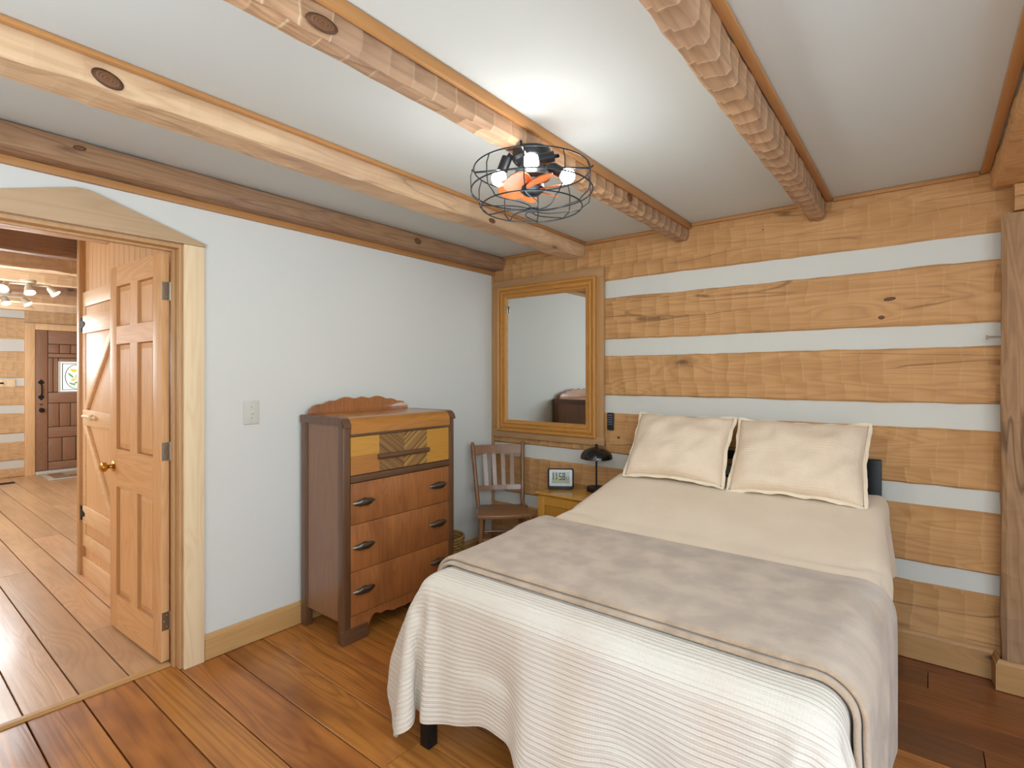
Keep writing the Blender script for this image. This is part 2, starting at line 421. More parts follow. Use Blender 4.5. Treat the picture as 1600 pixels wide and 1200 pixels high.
# the two walls behind the camera, each with a window
w = MB()
w.box(-.115, 2.35, -4.95, -4.85, 0, ZC); w.box(3.5, 4.45, -4.95, -4.85, 0, ZC); w.box(2.35, 3.5, -4.95, -4.85, 0, .85); w.box(2.35, 3.5, -4.95, -4.85, 2.1, ZC)
struct(w.build('wall_front', W['wall'], smooth=False))
w = MB()
w.box(4.45, 4.55, -4.85, -3.3, 0, ZC); w.box(4.45, 4.55, -1.9, .12, 0, ZC); w.box(4.45, 4.55, -3.3, -1.9, 0, .85); w.box(4.45, 4.55, -3.3, -1.9, 2.1, ZC)
struct(w.build('wall_right', W['wall'], smooth=False))
def glassmat():
    t = NT('window_glass'); t.bsdf.inputs['Roughness'].default_value = .02; t.bsdf.inputs['Base Color'].default_value = (.9, .95, 1, 1)
    tr_ = t.n('ShaderNodeBsdfTransparent'); mx = t.n('ShaderNodeMixShader'); mx.inputs[0].default_value = .06
    t.link(tr_.outputs[0], mx.inputs[1]); t.link(t.bsdf.outputs[0], mx.inputs[2])
    t.link(mx.outputs[0], t.t.nodes['Material Output'].inputs['Surface'])
    return t.m
GL = glassmat()
def window(name, axis, p, a0, a1, bars=None):
    f = MB()
    def bx(u0, u1, z0, z1, d0=-.02, d1=.05):
        if axis == 'y': f.box(u0, u1, p + d0 - .05, p + d1 - .05, z0, z1, .004)
        else: f.box(p + d0 + .02, p + d1 + .02, u0, u1, z0, z1, .004)
    bx(a0, a0 + .06, .85, 2.1); bx(a1 - .06, a1, .85, 2.1); bx(a0, a1, .85, .91); bx(a0, a1, 2.04, 2.1)
    for u0, u1 in bars or (((a0+a1)/2 - .015, (a0+a1)/2 + .015),): bx(u0, u1, .9, 2.05, .0, .03)
    bx(a0, a1, 1.45, 1.49, .0, .03)
    fr = struct(f.build(name, W['jamb']))
    g = MB()
    if axis == 'y': g.box(a0 + .05, a1 - .05, p - .056, p - .052, .9, 2.05)
    else: g.box(p + .025, p + .029, a0 + .05, a1 - .05, .9, 2.05)
    g.build('pane', GL, fr)
window('unseen_window_1', 'y', -4.85, 2.35, 3.5, ((2.442, 2.522), (2.664, 2.711)))  # unseen window; bars placed to cast light bands on the bed
m = MB()
m.box(2.37, 3.48, -4.90, -4.893, 1.44, 2.09)
for k in range(26): m.box(2.37, 3.48, -4.902, -4.891, 1.445 + k*.025, 1.449 + k*.025)
struct(m.build('light_blocker', plain('light_blocker_linen', 'd8d0c0', .8), smooth=False))  # unseen blind added to block window light from pillows and log wall
window('window_2', 'x', 4.45, -3.3, -1.9)

# ------------------------------------------------------------------ ceiling beams with their stained fillets
def beam(label, x0, x1, zb, mat, seed, fx0=None, fx1=None, amp=.004, step=.09, rows=(2, 2), y0=-4.84, cham=.01, wav=.006, fill_z=.018):
    t = thing('ceiling_beam', label, 'ceiling beam', (0, 0, 0))
    hewn('y', y0, -.004, x0, x1, zb, ZC - .001, step=step, rows=rows, amp=amp, cham=cham, wav=wav, seed=seed).build('timber', mat, t, smooth=False)
    if fx0 is not None:
        f = MB(); f.box(fx0, fx1, y0, -.026, ZC - fill_z, ZC - .001, .003); f.build('fillet', W['trim_orange'], t)
    return t
b1 = beam('brown hewn beam running along the top of the white wall', .012, .125, 2.302, W['beam_dark'], 41, None, None, .003)
f = MB(); f.box(.002, .026, -4.84, -.004, 2.27, 2.302, .002); f.build('fillet', W['trim_orange'], b1)
b2 = beam('pale beam with a dark oval knot, second from the white wall', .735, .887, 2.306, W['beam_pale'], 42, .889, .912, .004, wav=.014)
b3 = beam('scalloped beam that carries the caged ceiling light', 1.568, 1.662, 2.302, W['beam_mid'], 43, 1.664, 1.682, .004, .075, (3, 2), cham=.018, fill_z=.04)
beam('rough hewn beam nearest the camera between the light and the corner post', 2.335, 2.425, 2.296, W['beam_mid'], 44, 2.427, 2.457, .0035, .07, (3, 2), cham=.012)
beam('golden beam at the right edge over the timber post', 3.10, 3.36, 2.306, W['log'], 45, 3.062, 3.096, .005, y0=-4.84)
x0s = (0.13, .891, 1.69, 2.463)
tr = MB()
for a, b_ in ((.128, .733), (.914, 1.566), (1.684, 2.333), (2.459, 3.06)):
    tr.box(a, b_, -.024, -.004, ZC - .022, ZC - .001, .003)
struct(tr.build('trim_1', W['trim_orange_x']))
tr = MB(); tr.box(.001, .022, -.018, -.002, .0, 2.27, .003)
struct(tr.build('trim_2', W['mirror_out_z']))

def knotmat():
    t = NT('dark_knot'); t.setp(.6, 0, .3)
    tc = t.n('ShaderNodeTexCoord').outputs['UV']
    v = t.n('ShaderNodeVectorMath', operation='LENGTH'); t.link(t.vmath('SUBTRACT', tc, (.5, .5, 0)), v.inputs[0])
    r = v.outputs['Value']
    nz = t.noise(tc, 4, 3)
    rr_ = t.math('ADD', r, t.math('MULTIPLY', nz, .12))
    rg = t.math('PINGPONG', t.math('MULTIPLY', rr_, 9.0), .5)
    c = t.mix(t.math('MULTIPLY', rg, 1.6), lin('5a3a28'), lin('8f6342'))
    c = t.mix(t.smooth(rr_, .40, .52), c, lin('5a3b28'))
    t.link(c, t.bsdf.inputs['Base Color']); return t.m
KM = knotmat()
def knot(parent, c, axis, ra, rb, rot=0.0):
    """oval knot in a timber face; axis is the face normal"""
    b = bmesh.new(); uvl = b.loops.layers.uv.new('UVMap'); n = 24
    def P(u, v, d): return {'x': (c[0] + d, c[1] + u, c[2] + v), '-y': (c[0] + u, c[1] - d, c[2] + v)}[axis]
    rings = []
    for rad, d in ((1.0, -.004), (1.0, .0006), (.6, .0022)):
        rings.append([(rad*math.cos(2*PI*k/n), rad*math.sin(2*PI*k/n), d) for k in range(n)])
    def mk(q):
        u = q[0]*ra*math.cos(rot) - q[1]*rb*math.sin(rot); v = q[0]*ra*math.sin(rot) + q[1]*rb*math.cos(rot)
        return P(u, v, q[2])
    V = [[b.verts.new(mk(q)) for q in r_] for r_ in rings]; top = b.verts.new(mk((0, 0, .0026)))
    def face(vs, qs):
        f = b.faces.new(vs)
        for l, q in zip(f.loops, qs): l[uvl].uv = (.5 + q[0]/2, .5 + q[1]/2)
    for A, B, ra_, rb_ in zip(V, V[1:], rings, rings[1:]):
        for k in range(n): face((A[k], A[(k+1) % n], B[(k+1) % n], B[k]), (ra_[k], ra_[(k+1) % n], rb_[(k+1) % n], rb_[k]))
    for k in range(n): face((V[-1][k], V[-1][(k+1) % n], top), (rings[-1][k], rings[-1][(k+1) % n], (0, 0, 0)))
    bmesh.ops.recalc_face_normals(b, faces=b.faces)
    me = bpy.data.meshes.new('knot'); b.to_mesh(me); b.free()
    for p_ in me.polygons: p_.use_smooth = True
    return new_obj('knot', me, KM, parent)
knot(b1, (.126, -2.77, 2.372), 'x', .022, .009, .1); knot(b1, (.126, -.94, 2.355), 'x', .03, .02)
knot(b2, (.889, -2.868, 2.346), 'x', .042, .024, -.25); knot(b2, (.889, -.437, 2.345), 'x', .05, .02); knot(b2, (.889, -1.05, 2.33), 'x', .03, .014)
knot(b3, (1.664, -2.62, 2.326), 'x', .045, .02, .1); knot(b3, (1.664, -.87, 2.352), 'x', .028, .022)
logs = [q for q in wb.children]
knot(logs[4], (2.71, -.0005, 1.834), '-y', .026, .009, .1); knot(logs[4], (2.675, -.0005, 1.74), '-y', .014, .010)
knot(logs[4], (2.945, -.0005, 1.885), '-y', .012, .006)
knot(logs[5], (2.10, -.0005, 2.30), '-y', .008, .006); knot(logs[2], (1.16, -.0005, 1.0), '-y', .011, .008)
# timber post in the right corner of the log wall
pt = thing('timber_post', 'weathered grey-brown hewn timber post standing against the log wall', 'post', (0, 0, 0))
hewn('z', .0, 2.175, 3.133, 3.37, -.094, -.009, step=.11, rows=(4, 2), amp=.004, cham=.016, wav=.008, seed=51).build('timber', W['post'], pt, smooth=False)
o = hewn('x', 3.172, 3.37, -.115, -.01, 2.18, 2.304, step=.07, rows=(2, 3), amp=.004, cham=.012, wav=.004, seed=52).build('bearing_block', W['log'], pt, smooth=False)
o['label'] = 'golden hewn block on top of the post'
hk = thing('metal_hook', 'pale metal peg sticking out of the timber post', 'hook', (3.128, -.07, 1.612))
h = MB(); h.tube([(.012, 0, 0), (-.045, 0, .002)], .0045, 10); h.build('peg', W['steel'], hk)
h = MB(); h.lathe([(0, -.004), (.009, -.003), (.009, .003), (0, .004)], 14, Matrix.Translation((-.046, 0, .002)) @ Matrix.Rotation(PI/2, 4, 'Y')); h.build('peg_head', W['steel'], hk)

# baseboards
def skirt(name, pts, z1, th, mat, side=1):
    """pts: plan polyline of the wall face"""
    prof = [(0, .004), (th, .004), (th, z1 - .022), (th * .72, z1 - .018), (th * .55, z1 - .006), (th * .3, z1), (0, z1)]
    b = bmesh.new(); rings = []
    N = len(pts)
    for i, p in enumerate(pts):
        p = Vector(p)
        def nrm(a, c):
            d = (Vector(c) - Vector(a)).normalized(); return Vector((d.y, -d.x)) * side
        ns = []
        if i > 0: ns.append(nrm(pts[i-1], pts[i]))
        if i < N - 1: ns.append(nrm(pts[i], pts[i+1]))
        if len(ns) == 2:
            m = (ns[0] + ns[1]).normalized(); m = m / max(.3, m.dot(ns[0]))
        else: m = ns[0]
        rings.append([b.verts.new((p.x + m.x * d, p.y + m.y * d, z)) for d, z in prof])
    n = len(prof)
    for a, c in zip(rings, rings[1:]):
        for k in range(n): b.faces.new((a[k], a[(k+1) % n], c[(k+1) % n], c[k]))
    b.faces.new(rings[0]); b.faces.new(rings[-1][::-1])
    bmesh.ops.recalc_face_normals(b, faces=b.faces)
    m = MB(); m._merge(b); return struct(m.build(name, mat, smooth=False))
skirt('baseboard_left', [(.0005, -2.249), (.0005, -.03)], .128, .018, W['base_y'])
skirt('baseboard_back', [(.03, -.003), (3.118, -.003), (3.126, -.1), (4.44, -.1)], .142, .019, W['base_x'])

# ------------------------------------------------------------------ bedroom doorway
tr = MB(); tr.box(.001, .022, -2.345, -2.252, .0, 2.077, .003)
struct(tr.build('trim_3', W['casing']))
tr = MB(); tr.box(.001, .022, -3.235, -3.131, .0, 2.077, .003)
struct(tr.build('trim_4', W['casing']))
tr = MB(); tr.prism([(-2.247, 2.078), (-2.247, 2.092), (-2.715, 2.237), (-2.762, 2.237), (-3.235, 2.092), (-3.235, 2.078)], .001, .026, 'x', .002)
struct(tr.build('trim_5', W['pediment']))
j = MB()
j.box(-.117, 0.0, -2.359, -2.3405, .0, 2.077, .002); j.box(-.117, 0.0, -3.1355, -3.117, .0, 2.077, .002); j.box(-.117, .0, -3.117, -2.359, 2.058, 2.077, .002)
j.box(-.075, -.045, -2.371, -2.359, .0, 2.058, .002); j.box(-.075, -.045, -3.117, -3.105, 0, 2.058, .002); j.box(-.075, -.045, -3.105, -2.371, 2.046, 2.058, .002)
struct(j.build('trim_6', W['jamb']))
th = MB(); th.prism([(-.118, .001), (-.118, .005), (-.108, .011), (-.082, .011), (-.07, .005), (-.07, .001)], -3.117, -2.372, 'y')
struct(th.build('trim_7', W['base_y'], smooth=False))

# six-panel door, swung open into the hall; local x along the door, y through it, z up
d1 = bpy.data.objects.new('door_1', None); COL.objects.link(d1); struct(d1)
d1.location = (-.117, -2.362, .012); d1.rotation_euler = (0, 0, PI + math.radians(2.2))
DW, DT, DH = .705, .037, 2.036
st = MB(); st.box(.0, .1, 0, DT, 0, DH, .002); st.box(DW - .1, DW, 0, DT, 0, DH, .002)
for z0, z1 in ((.19, .80), (1.012, 1.60), (1.70, 1.925)): st.box(DW/2 - .05, DW/2 + .05, 0, DT, z0, z1, .0)
st.build('door_stile', W['door'], d1)
rl = MB()
for z0, z1 in ((0, .19), (.80, 1.012), (1.60, 1.70), (1.925, DH)): rl.box(.1, DW - .1, .0003, DT - .0003, z0, z1, .0)
rl.build('door_rail', W['door_x'], d1)
for z0, z1 in ((.19, .80), (1.012, 1.60), (1.70, 1.925)):
    for x0, x1 in ((.1, DW/2 - .05), (DW/2 + .05, DW - .1)):
        p = MB(); p.box(x0, x1, .015, DT - .015, z0, z1)
        for s, ya, yb in ((1, DT - .015, DT), (-1, .015, 0.0)):   # raised field and sloping margin
            i0, i1 = .010, .034
            ring = lambda i, y: [(x0+i, y, z0+i), (x1-i, y, z0+i), (x1-i, y, z1-i), (x0+i, y, z1-i)]
            A, B = ring(i0, ya), ring(i1, yb - s*.0085)
            for k in range(4): p.quad([A[k], A[(k+1) % 4], B[(k+1) % 4], B[k]])
            p.quad(B)
            M0 = ring(0, yb)    # sticking
            M1 = ring(.006, ya)
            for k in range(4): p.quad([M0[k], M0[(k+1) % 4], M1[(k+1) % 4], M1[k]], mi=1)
        p.build('door_panel', [W['door'], W['door_edge_shade']], d1, smooth=False)
for z in (.20, 1.045, 1.845):
    h = MB(); h.box(-.0025, 0.0, .003, .034, z - .045, z + .045); h.tube([(-.006, -.003, z - .046), (-.006, -.003, z + .046)], .006, 10)
    for q in (-.028, 0, .028): h.ball((-.003, .012 if q else .024, z + q), .0035, n=6)
    o = h.build('hinge', W['steel'], d1)
kb = MB()
R = Matrix.Translation((DW - .06, DT, .91)) @ Matrix.Rotation(-PI/2, 4, 'X')
kb.lathe([(0, 0), (.031, 0), (.031, .004), (.024, .008), (.012, .012), (.010, .022), (.014, .03), (.025, .038), (.028, .048), (.026, .058), (.016, .064), (0, .065)], 28, R)
o = kb.build('door_knob', W['brass'], d1); o['label'] = 'round brass door knob'

# ------------------------------------------------------------------ hall beyond the doorway
XF = -7.28
hw = MB()
hw.box(XF - .1, XF, -4.85, .65, 0, 2.85)
hf = struct(hw.build('wall_hall_far', W['chink'], smooth=False))
for k, (z0, z1) in enumerate([(-.0, .13), (.24, .50), (.62, .90), (1.02, 1.29), (1.40, 1.78), (1.95, 2.25), (2.36, 2.7)]):
    hewn('y', -4.83, -1.785, XF - .03, XF + .02, z0, z1, .12, (1, 3), .004, .01, .006, 70 + k).build('log', W['hall_log'], hf, smooth=False)
    hewn('y', -.62, .64, XF - .03, XF + .02, z0, z1, .12, (1, 3), .004, .01, .006, 80 + k).build('log', W['hall_log'], hf, smooth=False)
hewn('y', -1.784, -.62, XF - .03, XF + .02, 2.20, 2.7, .12, (1, 3), .004, .01, .006, 90).build('log', W['hall_log'], hf, smooth=False)
hs = MB(); hs.box(XF, -.115, -4.95, -4.85, 0, 2.85); struct(hs.build('wall_hall_left', W['hall_log'], smooth=False))
hs = MB(); hs.box(XF, -1.975, .65, .75, 0, 2.85); hs.box(-1.97, -1.89, -2.255, .65, 0, 2.85); struct(hs.build('wall_hall_right', W['hall_log'], smooth=False))
hc = MB(); hc.box(XF, -.116, -4.85, .65, 2.56, 2.62); struct(hc.build('ceiling_hall', W['hall_ceiling'], smooth=False))
hb_lab = ['first dark beam in the hall ceiling beyond the doorway', 'second beam in the hall ceiling, with a knot', 'third hall ceiling beam, lit orange by the track light',
          'fourth hall ceiling beam beyond the doorway', 'fifth hall ceiling beam beyond the doorway', 'sixth hall ceiling beam, close to the front door wall']
for k, x in enumerate((-2.03, -2.84, -3.66, -4.52, -5.5, -6.4)):
    y1 = .64 if x < -2 else -2.32
    if k == 0: x = -2.08
    tag(hewn('y', -4.84, y1, x - .12, x, 2.30, 2.56, .11, (2, 3), .005, .01, .006, 100 + k).build('hall_beam', W['beam_dark' if k in (0, 3) else 'beam_pale'], smooth=False), hb_lab[k], 'ceiling beam', 'hall ceiling beams')
tag(hewn('y', -4.84, -2.32, -1.30, -1.16, 2.28, 2.56, .11, (2, 3), .005, .01, .006, 111).build('hall_beam', W['beam_pale'], smooth=False),
    'pale waney beam just behind the top of the doorway', 'ceiling beam', 'hall ceiling beams')

# plank closet wall and its Z-braced door behind the open door
pw = MB(); pw.box(-1.975, -.116, -2.28, -2.255, 0, 2.56)
for k in range(19):
    x = -1.95 + k * .097
    pw.box(x, x + .093, -2.288, -2.279, 0.0, 2.54, .003, 1)
pw = struct(pw.build('wall_closet', W['plank']))
d2 = bpy.data.objects.new('door_2', None); COL.objects.link(d2); struct(d2)
m = MB()
m.box(-1.99, -1.93, -2.325, -2.255, 0, 2.50, .003)
m.build('corner_post', W['jamb'], d2)
m = MB(); m.box(-1.93, -.30, -2.306, -2.288, 1.93, 2.035, .002); m.box(-1.93, -.30, -2.306, -2.288, .21, .30, .002)
m.box(-1.93, -.13, -2.306, -2.288, .0, .13, .002); m.box(-1.93, -1.86, -2.306, -2.288, .30, 1.93, .002)
m.build('door_frame', W['plank_x'], d2)
m = MB(); m.box(-1.855, -1.13, -2.302, -2.288, .305, 1.925, .002); m.build('plank_leaf', W['plank'], d2)
for z0, z1 in ((1.735, 1.86), (1.085, 1.195), (.395, .51)):
    m = MB(); m.box(-1.86, -1.13, -2.322, -2.302, z0, z1, .003); m.build('batten', W['plank_x'], d2)
for p in ([(-1.85, 1.195), (-1.77, 1.195), (-1.15, 1.735), (-1.24, 1.735)], [(-1.85, 1.085), (-1.77, 1.085), (-1.15, .51), (-1.24, .51)]):
    m = MB(); m.prism(p, -2.321, -2.302, 'y', .003); m.build('brace', W['plank_x'], d2)
for z in (1.80, .455):
    m = MB(); m.box(-1.905, -1.875, -2.325, -2.318, z - .05, z + .05); m.prism([(-1.875, z - .03), (-1.875, z + .03), (-1.80, z + .01), (-1.80, z - .01)], -2.327, -2.322, 'y'); m.build('strap_hinge', W['iron'], d2)
m = MB(); m.tube([(-1.80, -2.333, 1.15), (-1.50, -2.333, 1.15)], .011, 10); m.ball((-1.56, -2.34, 1.15), .02, n=8); m.build('door_latch', W['casing'], d2)

# front door at the far end of the hall
fd = bpy.data.objects.new('door_3', None); COL.objects.link(fd); struct(fd)
X0 = XF + .022
m = MB(); m.box(XF, X0 + .03, -1.785, -1.675, 0, 2.19, .004); m.box(XF, X0 + .03, -.735, -.625, 0, 2.19, .004); m.box(XF, X0 + .028, -1.675, -.735, 2.10, 2.19, .004)
m.build('door_casing', W['plank'], fd)
m = MB(); m.box(XF, X0 - .012, -1.675, -.735, .05, 2.10); m.build('door_leaf', W['groove'], fd)
def fp(y0, y1, z0, z1, nm='board', mat='front_door', d=0.0):
    q = MB(); q.box(X0 - .012, X0 + d, y0 + .004, y1 - .004, z0 + .004, z1 - .004, .004); return q.build(nm, W[mat], fd)
fp(-1.675, -1.53, .05, 2.10, d=.006); fp(-.88, -.735, .05, 2.10, d=.006)
for z0, z1 in ((1.90, 2.10), (1.70, 1.765), (1.03, 1.19), (.52, .68), (.05, .17)): fp(-1.53, -.88, z0, z1, 'rail', 'front_door_x', .004)
for k in range(5): fp(-1.53 + .13*k, -1.40 + .13*k, 1.765, 1.90); fp(-1.53 + .13*k, -1.40 + .13*k, .68, 1.03)
fp(-1.53, -1.47, 1.19, 1.70); fp(-1.47, -1.41, 1.19, 1.70); fp(-1.0, -.94, 1.19, 1.70); fp(-.94, -.88, 1.19, 1.70)
for k in range(4): fp(-1.53 + .1625*k, -1.3675 + .1625*k, .17, .52)
fp(-1.41, -1.0, 1.65, 1.70, 'rail', 'front_door_x')
sg = emis('lit_leaded_glass', 'dfe8df', .9)
m = MB(); m.box(X0, X0 + .014, -1.41, -1.0, 1.19, 1.65); mm = m.build('stained_glass', sg, fd)
m = MB()
for b_ in ((-1.41, -1.39, 1.19, 1.65), (-1.02, -1.0, 1.19, 1.65), (-1.39, -1.02, 1.19, 1.205), (-1.39, -1.02, 1.635, 1.65)): m.box(X0 + .01, X0 + .024, *b_)
m.build('pane_frame', plain('white_frame', 'e8e6df', .5), mm)
m = MB(); lead = plain('lead_came', '4a3d35', .6, .3)
for b_ in ((-1.372, -1.362, 1.22, 1.62), (-1.048, -1.038, 1.22, 1.62), (-1.372, -1.038, 1.22, 1.23), (-1.372, -1.038, 1.61, 1.62)): m.box(X0 + .012, X0 + .018, *b_)
m.tube([(X0 + .015, -1.205 + .13*math.cos(a*PI/16), 1.42 + .18*math.sin(a*PI/16)) for a in range(32)], .005, 6, True)
m.build('lead_came', lead, mm)
def petals(nm, cs, h, st):
    m = MB()
    for (y, z, a, b_, rot) in cs:
        m.prism([(y + a*math.cos(t*PI/6)*math.cos(rot) - b_*math.sin(t*PI/6)*math.sin(rot), z + a*math.cos(t*PI/6)*math.sin(rot) + b_*math.sin(t*PI/6)*math.cos(rot)) for t in range(12)], X0 + .0142, X0 + .016, 'x')
    m.build(nm, emis(nm + '_glass', h, st), mm, False)
petals('yellow_flower', [(-1.225, 1.51, .032, .022, .6), (-1.255, 1.52, .025, .018, -.5), (-1.17, 1.45, .03, .022, .2), (-1.145, 1.47, .025, .018, 1.2), (-1.24, 1.375, .03, .018, .3)], 'e0b040', .8)
petals('green_leaf', [(-1.27, 1.44, .05, .014, -.8), (-1.19, 1.34, .05, .014, .5), (-1.25, 1.31, .045, .013, -.4), (-1.21, 1.42, .04, .006, 1.5)], '6f9a50', .6)
m = MB()
for z in (1.33, 1.13):
    m.prism([(-1.605 + dy, z + dz) for dy, dz in ((0, .055), (.03, .02), (.035, -.005), (.01, -.02), (-.01, -.02), (-.035, -.005), (-.03, .02))] if z > 1.2 else
            [(-1.605 + dy, z + dz) for dy, dz in ((0, -.055), (.03, -.02), (.035, .005), (.01, .02), (-.01, .02), (-.035, .005), (-.03, -.02))][::-1], X0 + .006, X0 + .012, 'x')
m.tube([(X0 + .01, -1.605, 1.32), (X0 + .05, -1.605, 1.28), (X0 + .055, -1.605, 1.23), (X0 + .05, -1.605, 1.18), (X0 + .01, -1.605, 1.14)], .009, 8)
m.prism([(-1.605, 1.0), (-1.58, 1.03), (-1.605, 1.02), (-1.63, 1.03)], X0 + .006, X0 + .012, 'x')
m.ball((X0 + .04, -1.605, .935), .032, n=10); m.tube([(X0, -1.605, .935), (X0 + .04, -1.605, .935)], .02, 10)
m.build('door_handle', W['iron'], fd)
m = MB(); m.box(XF, X0 + .06, -1.672, -.738, .0, .045, .005); m.build('threshold', plain('white_threshold', 'd8d4cb', .5), fd)

rg = thing('door_mat', 'patchwork mat lying in front of the far front door', 'mat', (X0 + .42, -1.15, .002))
m = MB(); m.box(-.32, .32, -.5, .5, 0, .012, .003); m.build('mat_border', plain('mat_cream', 'c9beac', .9, nscale=200, bump=.3), rg)
mats = [plain('mat_rust', 'a5785c', .95), plain('mat_sand', 'c0a88a', .95), plain('mat_olive', '93886b', .95)]
m = MB()
for i in range(2):
    for jx in range(5): m.box(-.25 + i*.25 + .004, -.25 + (i+1)*.25 - .004, -.43 + jx*.172 + .004, -.43 + (jx+1)*.172 - .004, .0118, .014, mi=(i*2 + jx) % 3)
m.build('mat_patch', mats, rg, False)
v = thing('floor_vent', 'dark floor register in the hall boards near the far log wall', 'vent', (-6.75, -2.12, .001))
m = MB(); m.box(-.06, .06, -.16, .16, 0, .005, .002); m.build('vent_frame', W['iron'], v)
m = MB()
for k in range(9): m.box(-.05, .05, -.14 + k*.033, -.125 + k*.033, .0048, .007)
m.build('louvre', W['groove'], v)
v = thing('wooden_box', 'small pale wooden outlet cover on the far hall log wall', 'wall plate', (XF + .002, -1.98, 1.33))
m = MB(); m.box(0, .03, -.16, .1, -.055, .055, .006); m.build('cover', W['casing'], v)
m = MB(); m.box(.029, .033, -.06, -.02, -.012, .012, .002); m.build('slot', W['iron'], v)

# track lights in the hall
glow = emis('spot_glow', 'fff3dd', 9.0)
cream = plain('cream_enamel', 'd8cdb8', .4)
def track(label, x, y, heads):
    t = thing('track_light', label, 'ceiling light', (x, y, 2.295), 0, 'hall track lights')
    m = MB(); m.lathe([(0, 0), (.06, 0), (.06, -.015), (.05, -.025), (0, -.025)], 24); m.build('ceiling_plate', cream, t)
    m = MB(); m.tube([(0, -.16, -.035), (0, .16, -.035)], .011, 10); m.build('rail', cream, t)
    for dy, tilt, roll in heads:
        R = Matrix.Translation((.0, dy, -.045)) @ Matrix.Rotation(roll, 4, 'X') @ Matrix.Rotation(tilt, 4, 'Y')
        m = MB(); m.lathe([(0, .0), (.018, -.003), (.026, -.02), (.034, -.055), (.043, -.085), (.040, -.085), (.030, -.05), (0, -.03)], 20, R); hd = m.build('spot_head', cream, t)
        m = MB(); m.lathe([(0, -.078), (.037, -.08), (.037, -.072), (0, -.065)], 20, R); m.build('spot_bulb', glow, hd)
track('three-headed white spotlight rail on the hall beams, the nearer one', -3.50, -2.35, [(-.14, -.7, -.5), (0, -.55, 0.1), (.14, -.35, .7)])
track('spotlight rail farther along the hall beams, near the left frame edge', -4.60, -2.36, [(-.14, -.6, -.3), (0, -.5, 0.2), (.14, -.4, .6)])
# ------------------------------------------------------------------ dresser (local origin at its back left foot; x = out from wall, y = along wall)
DF = dict(spec=.5, coat=.35)
dk = wood('dresser_walnut', '8c664b', '6e4b36', 2, 1.1, 1.2, .35, .4, 0, rough=.35, bump=.05, **DF)
dk2 = wood('dresser_dark_edge', '6d4c36', '513624', 2, 1.05, 1.2, .35, .4, 0, rough=.35, bump=.05, **DF)
dfr = wood('dresser_front_veneer', '9c6236', '744324', 2, 1.35, 1.5, .5, .4, 0, rough=.35, bump=.04, blotch='5e351d', blotch_amt=.5, **DF)
dtop = wood('dresser_waterfall_veneer', 'a87034', '8a5526', 1, 1.3, 1.2, .5, .35, 0, rough=.28, bump=.04, **DF)
gold = wood('gold_veneer', 'c08a3c', 'a9732c', 1, 1.15, 1.5, .3, .25, 0, rough=.35, bump=.03, **DF)
gold2 = wood('gold_veneer_lower', 'ac7038', '935c2a', 1, 1.15, 1.5, .3, .25, 0, rough=.35, bump=.03, **DF)
def chev(name, sgn):
    t = NT(name); t.setp(.35, 0, .5, .3)
    tc = t.n('ShaderNodeTexCoord').outputs['Object']; sp = t.n('ShaderNodeSeparateXYZ'); t.link(tc, sp.inputs[0])
    s = t.math('ADD', t.math('MULTIPLY', sp.outputs[1], .75 * sgn), sp.outputs[2])
    n = t.noise(tc, 6, 2)
    cb = t.n('ShaderNodeCombineXYZ'); t.link(t.math('MULTIPLY', s, 38.0), cb.inputs[0])
    st = t.noise(cb.outputs[0], 1.0, 3, .6)
    t.link(t.mix(t.smooth(st, .35, .65), lin('64452a', 1.1), lin('9a7040' if sgn > 0 else 'b98c4c', 1.05)), t.bsdf.inputs['Base Color'])
    return t.m
v1, v2 = chev('striped_veneer_left', 1), chev('striped_veneer_right', -1)
DY = .83
ds = thing('dresser', 'tall walnut waterfall dresser with four drawers and a scalloped back rail against the white wall', 'dresser', (.02, -1.737, 0))
DX = .42
for y0, y1, s in ((0.0, .02, 1), (DY - .02, DY, -1)):
    m = MB(); m.box(.05, DX - .03, y0 + (.006 if s > 0 else 0), y1 - (0 if s > 0 else .006), .115, 1.17); m.build('side_panel', dk, ds)
for y0 in (0.0, DY - .045):
    m = MB(); m.box(DX - .055, DX, y0, y0 + .045, .0, 1.17, .006)
    for q in (.012, .022, .032): m.box(DX - .002, DX + .0035, y0 + q - .003, y0 + q + .003, .09, 1.165, .0015)
    m.build('front_post', dk2, ds)
    m = MB(); m.box(.0, .055, y0, y0 + .045, .0, 1.17, .005); m.box(.06, .068, y0 - .0 if y0 > .1 else y0 + .001, y0 + .02, .115, 1.165); m.build('rear_post', dk2, ds)
m = MB()   # rounded waterfall top
arc = [(DX + .006 - .055 + .055*math.sin(a*PI/16), 1.155 + .055*math.cos(a*PI/16)) for a in range(9)]
m.prism([(0, 1.17), (0, 1.21)] + arc + [(DX + .006, 1.120), (DX - .02, 1.120), (DX - .02, 1.16)], .045, DY - .045, 'y')
m.build('waterfall_top', dtop, ds, angle=30)
for y0, y1 in ((-.004, .045), (DY - .045, DY + .004)):
    m = MB(); m.prism([(0, 1.168), (0, 1.21)] + [(x + .003, z + .001) for x, z in arc] + [(DX + .009, 1.165), (DX - .03, 1.165)], y0, y1, 'y')
    m.build('top_end_band', dk2, ds, angle=30)
m = MB(); m.box(.0, DX - .03, .01, DY - .01, .13, .15); m.box(.002, .012, .03, DY - .03, .12, 1.17); m.build('carcass_back', dk2, ds)
m = MB(); m.box(.02, DX - .03, .02, DY - .02, 1.09, 1.15); m.box(.3, DX - .012, .045, DY - .045, .15, 1.12); m.build('carcass', W['groove'], ds)
m = MB(); m.box(DX - .012, DX + .004, .045, DY - .045, 1.106, 1.113, .002); m.box(DX - .012, DX + .007, .045, DY - .045, 1.113, 1.121, .002); m.build('top_moulding', dk2, ds)
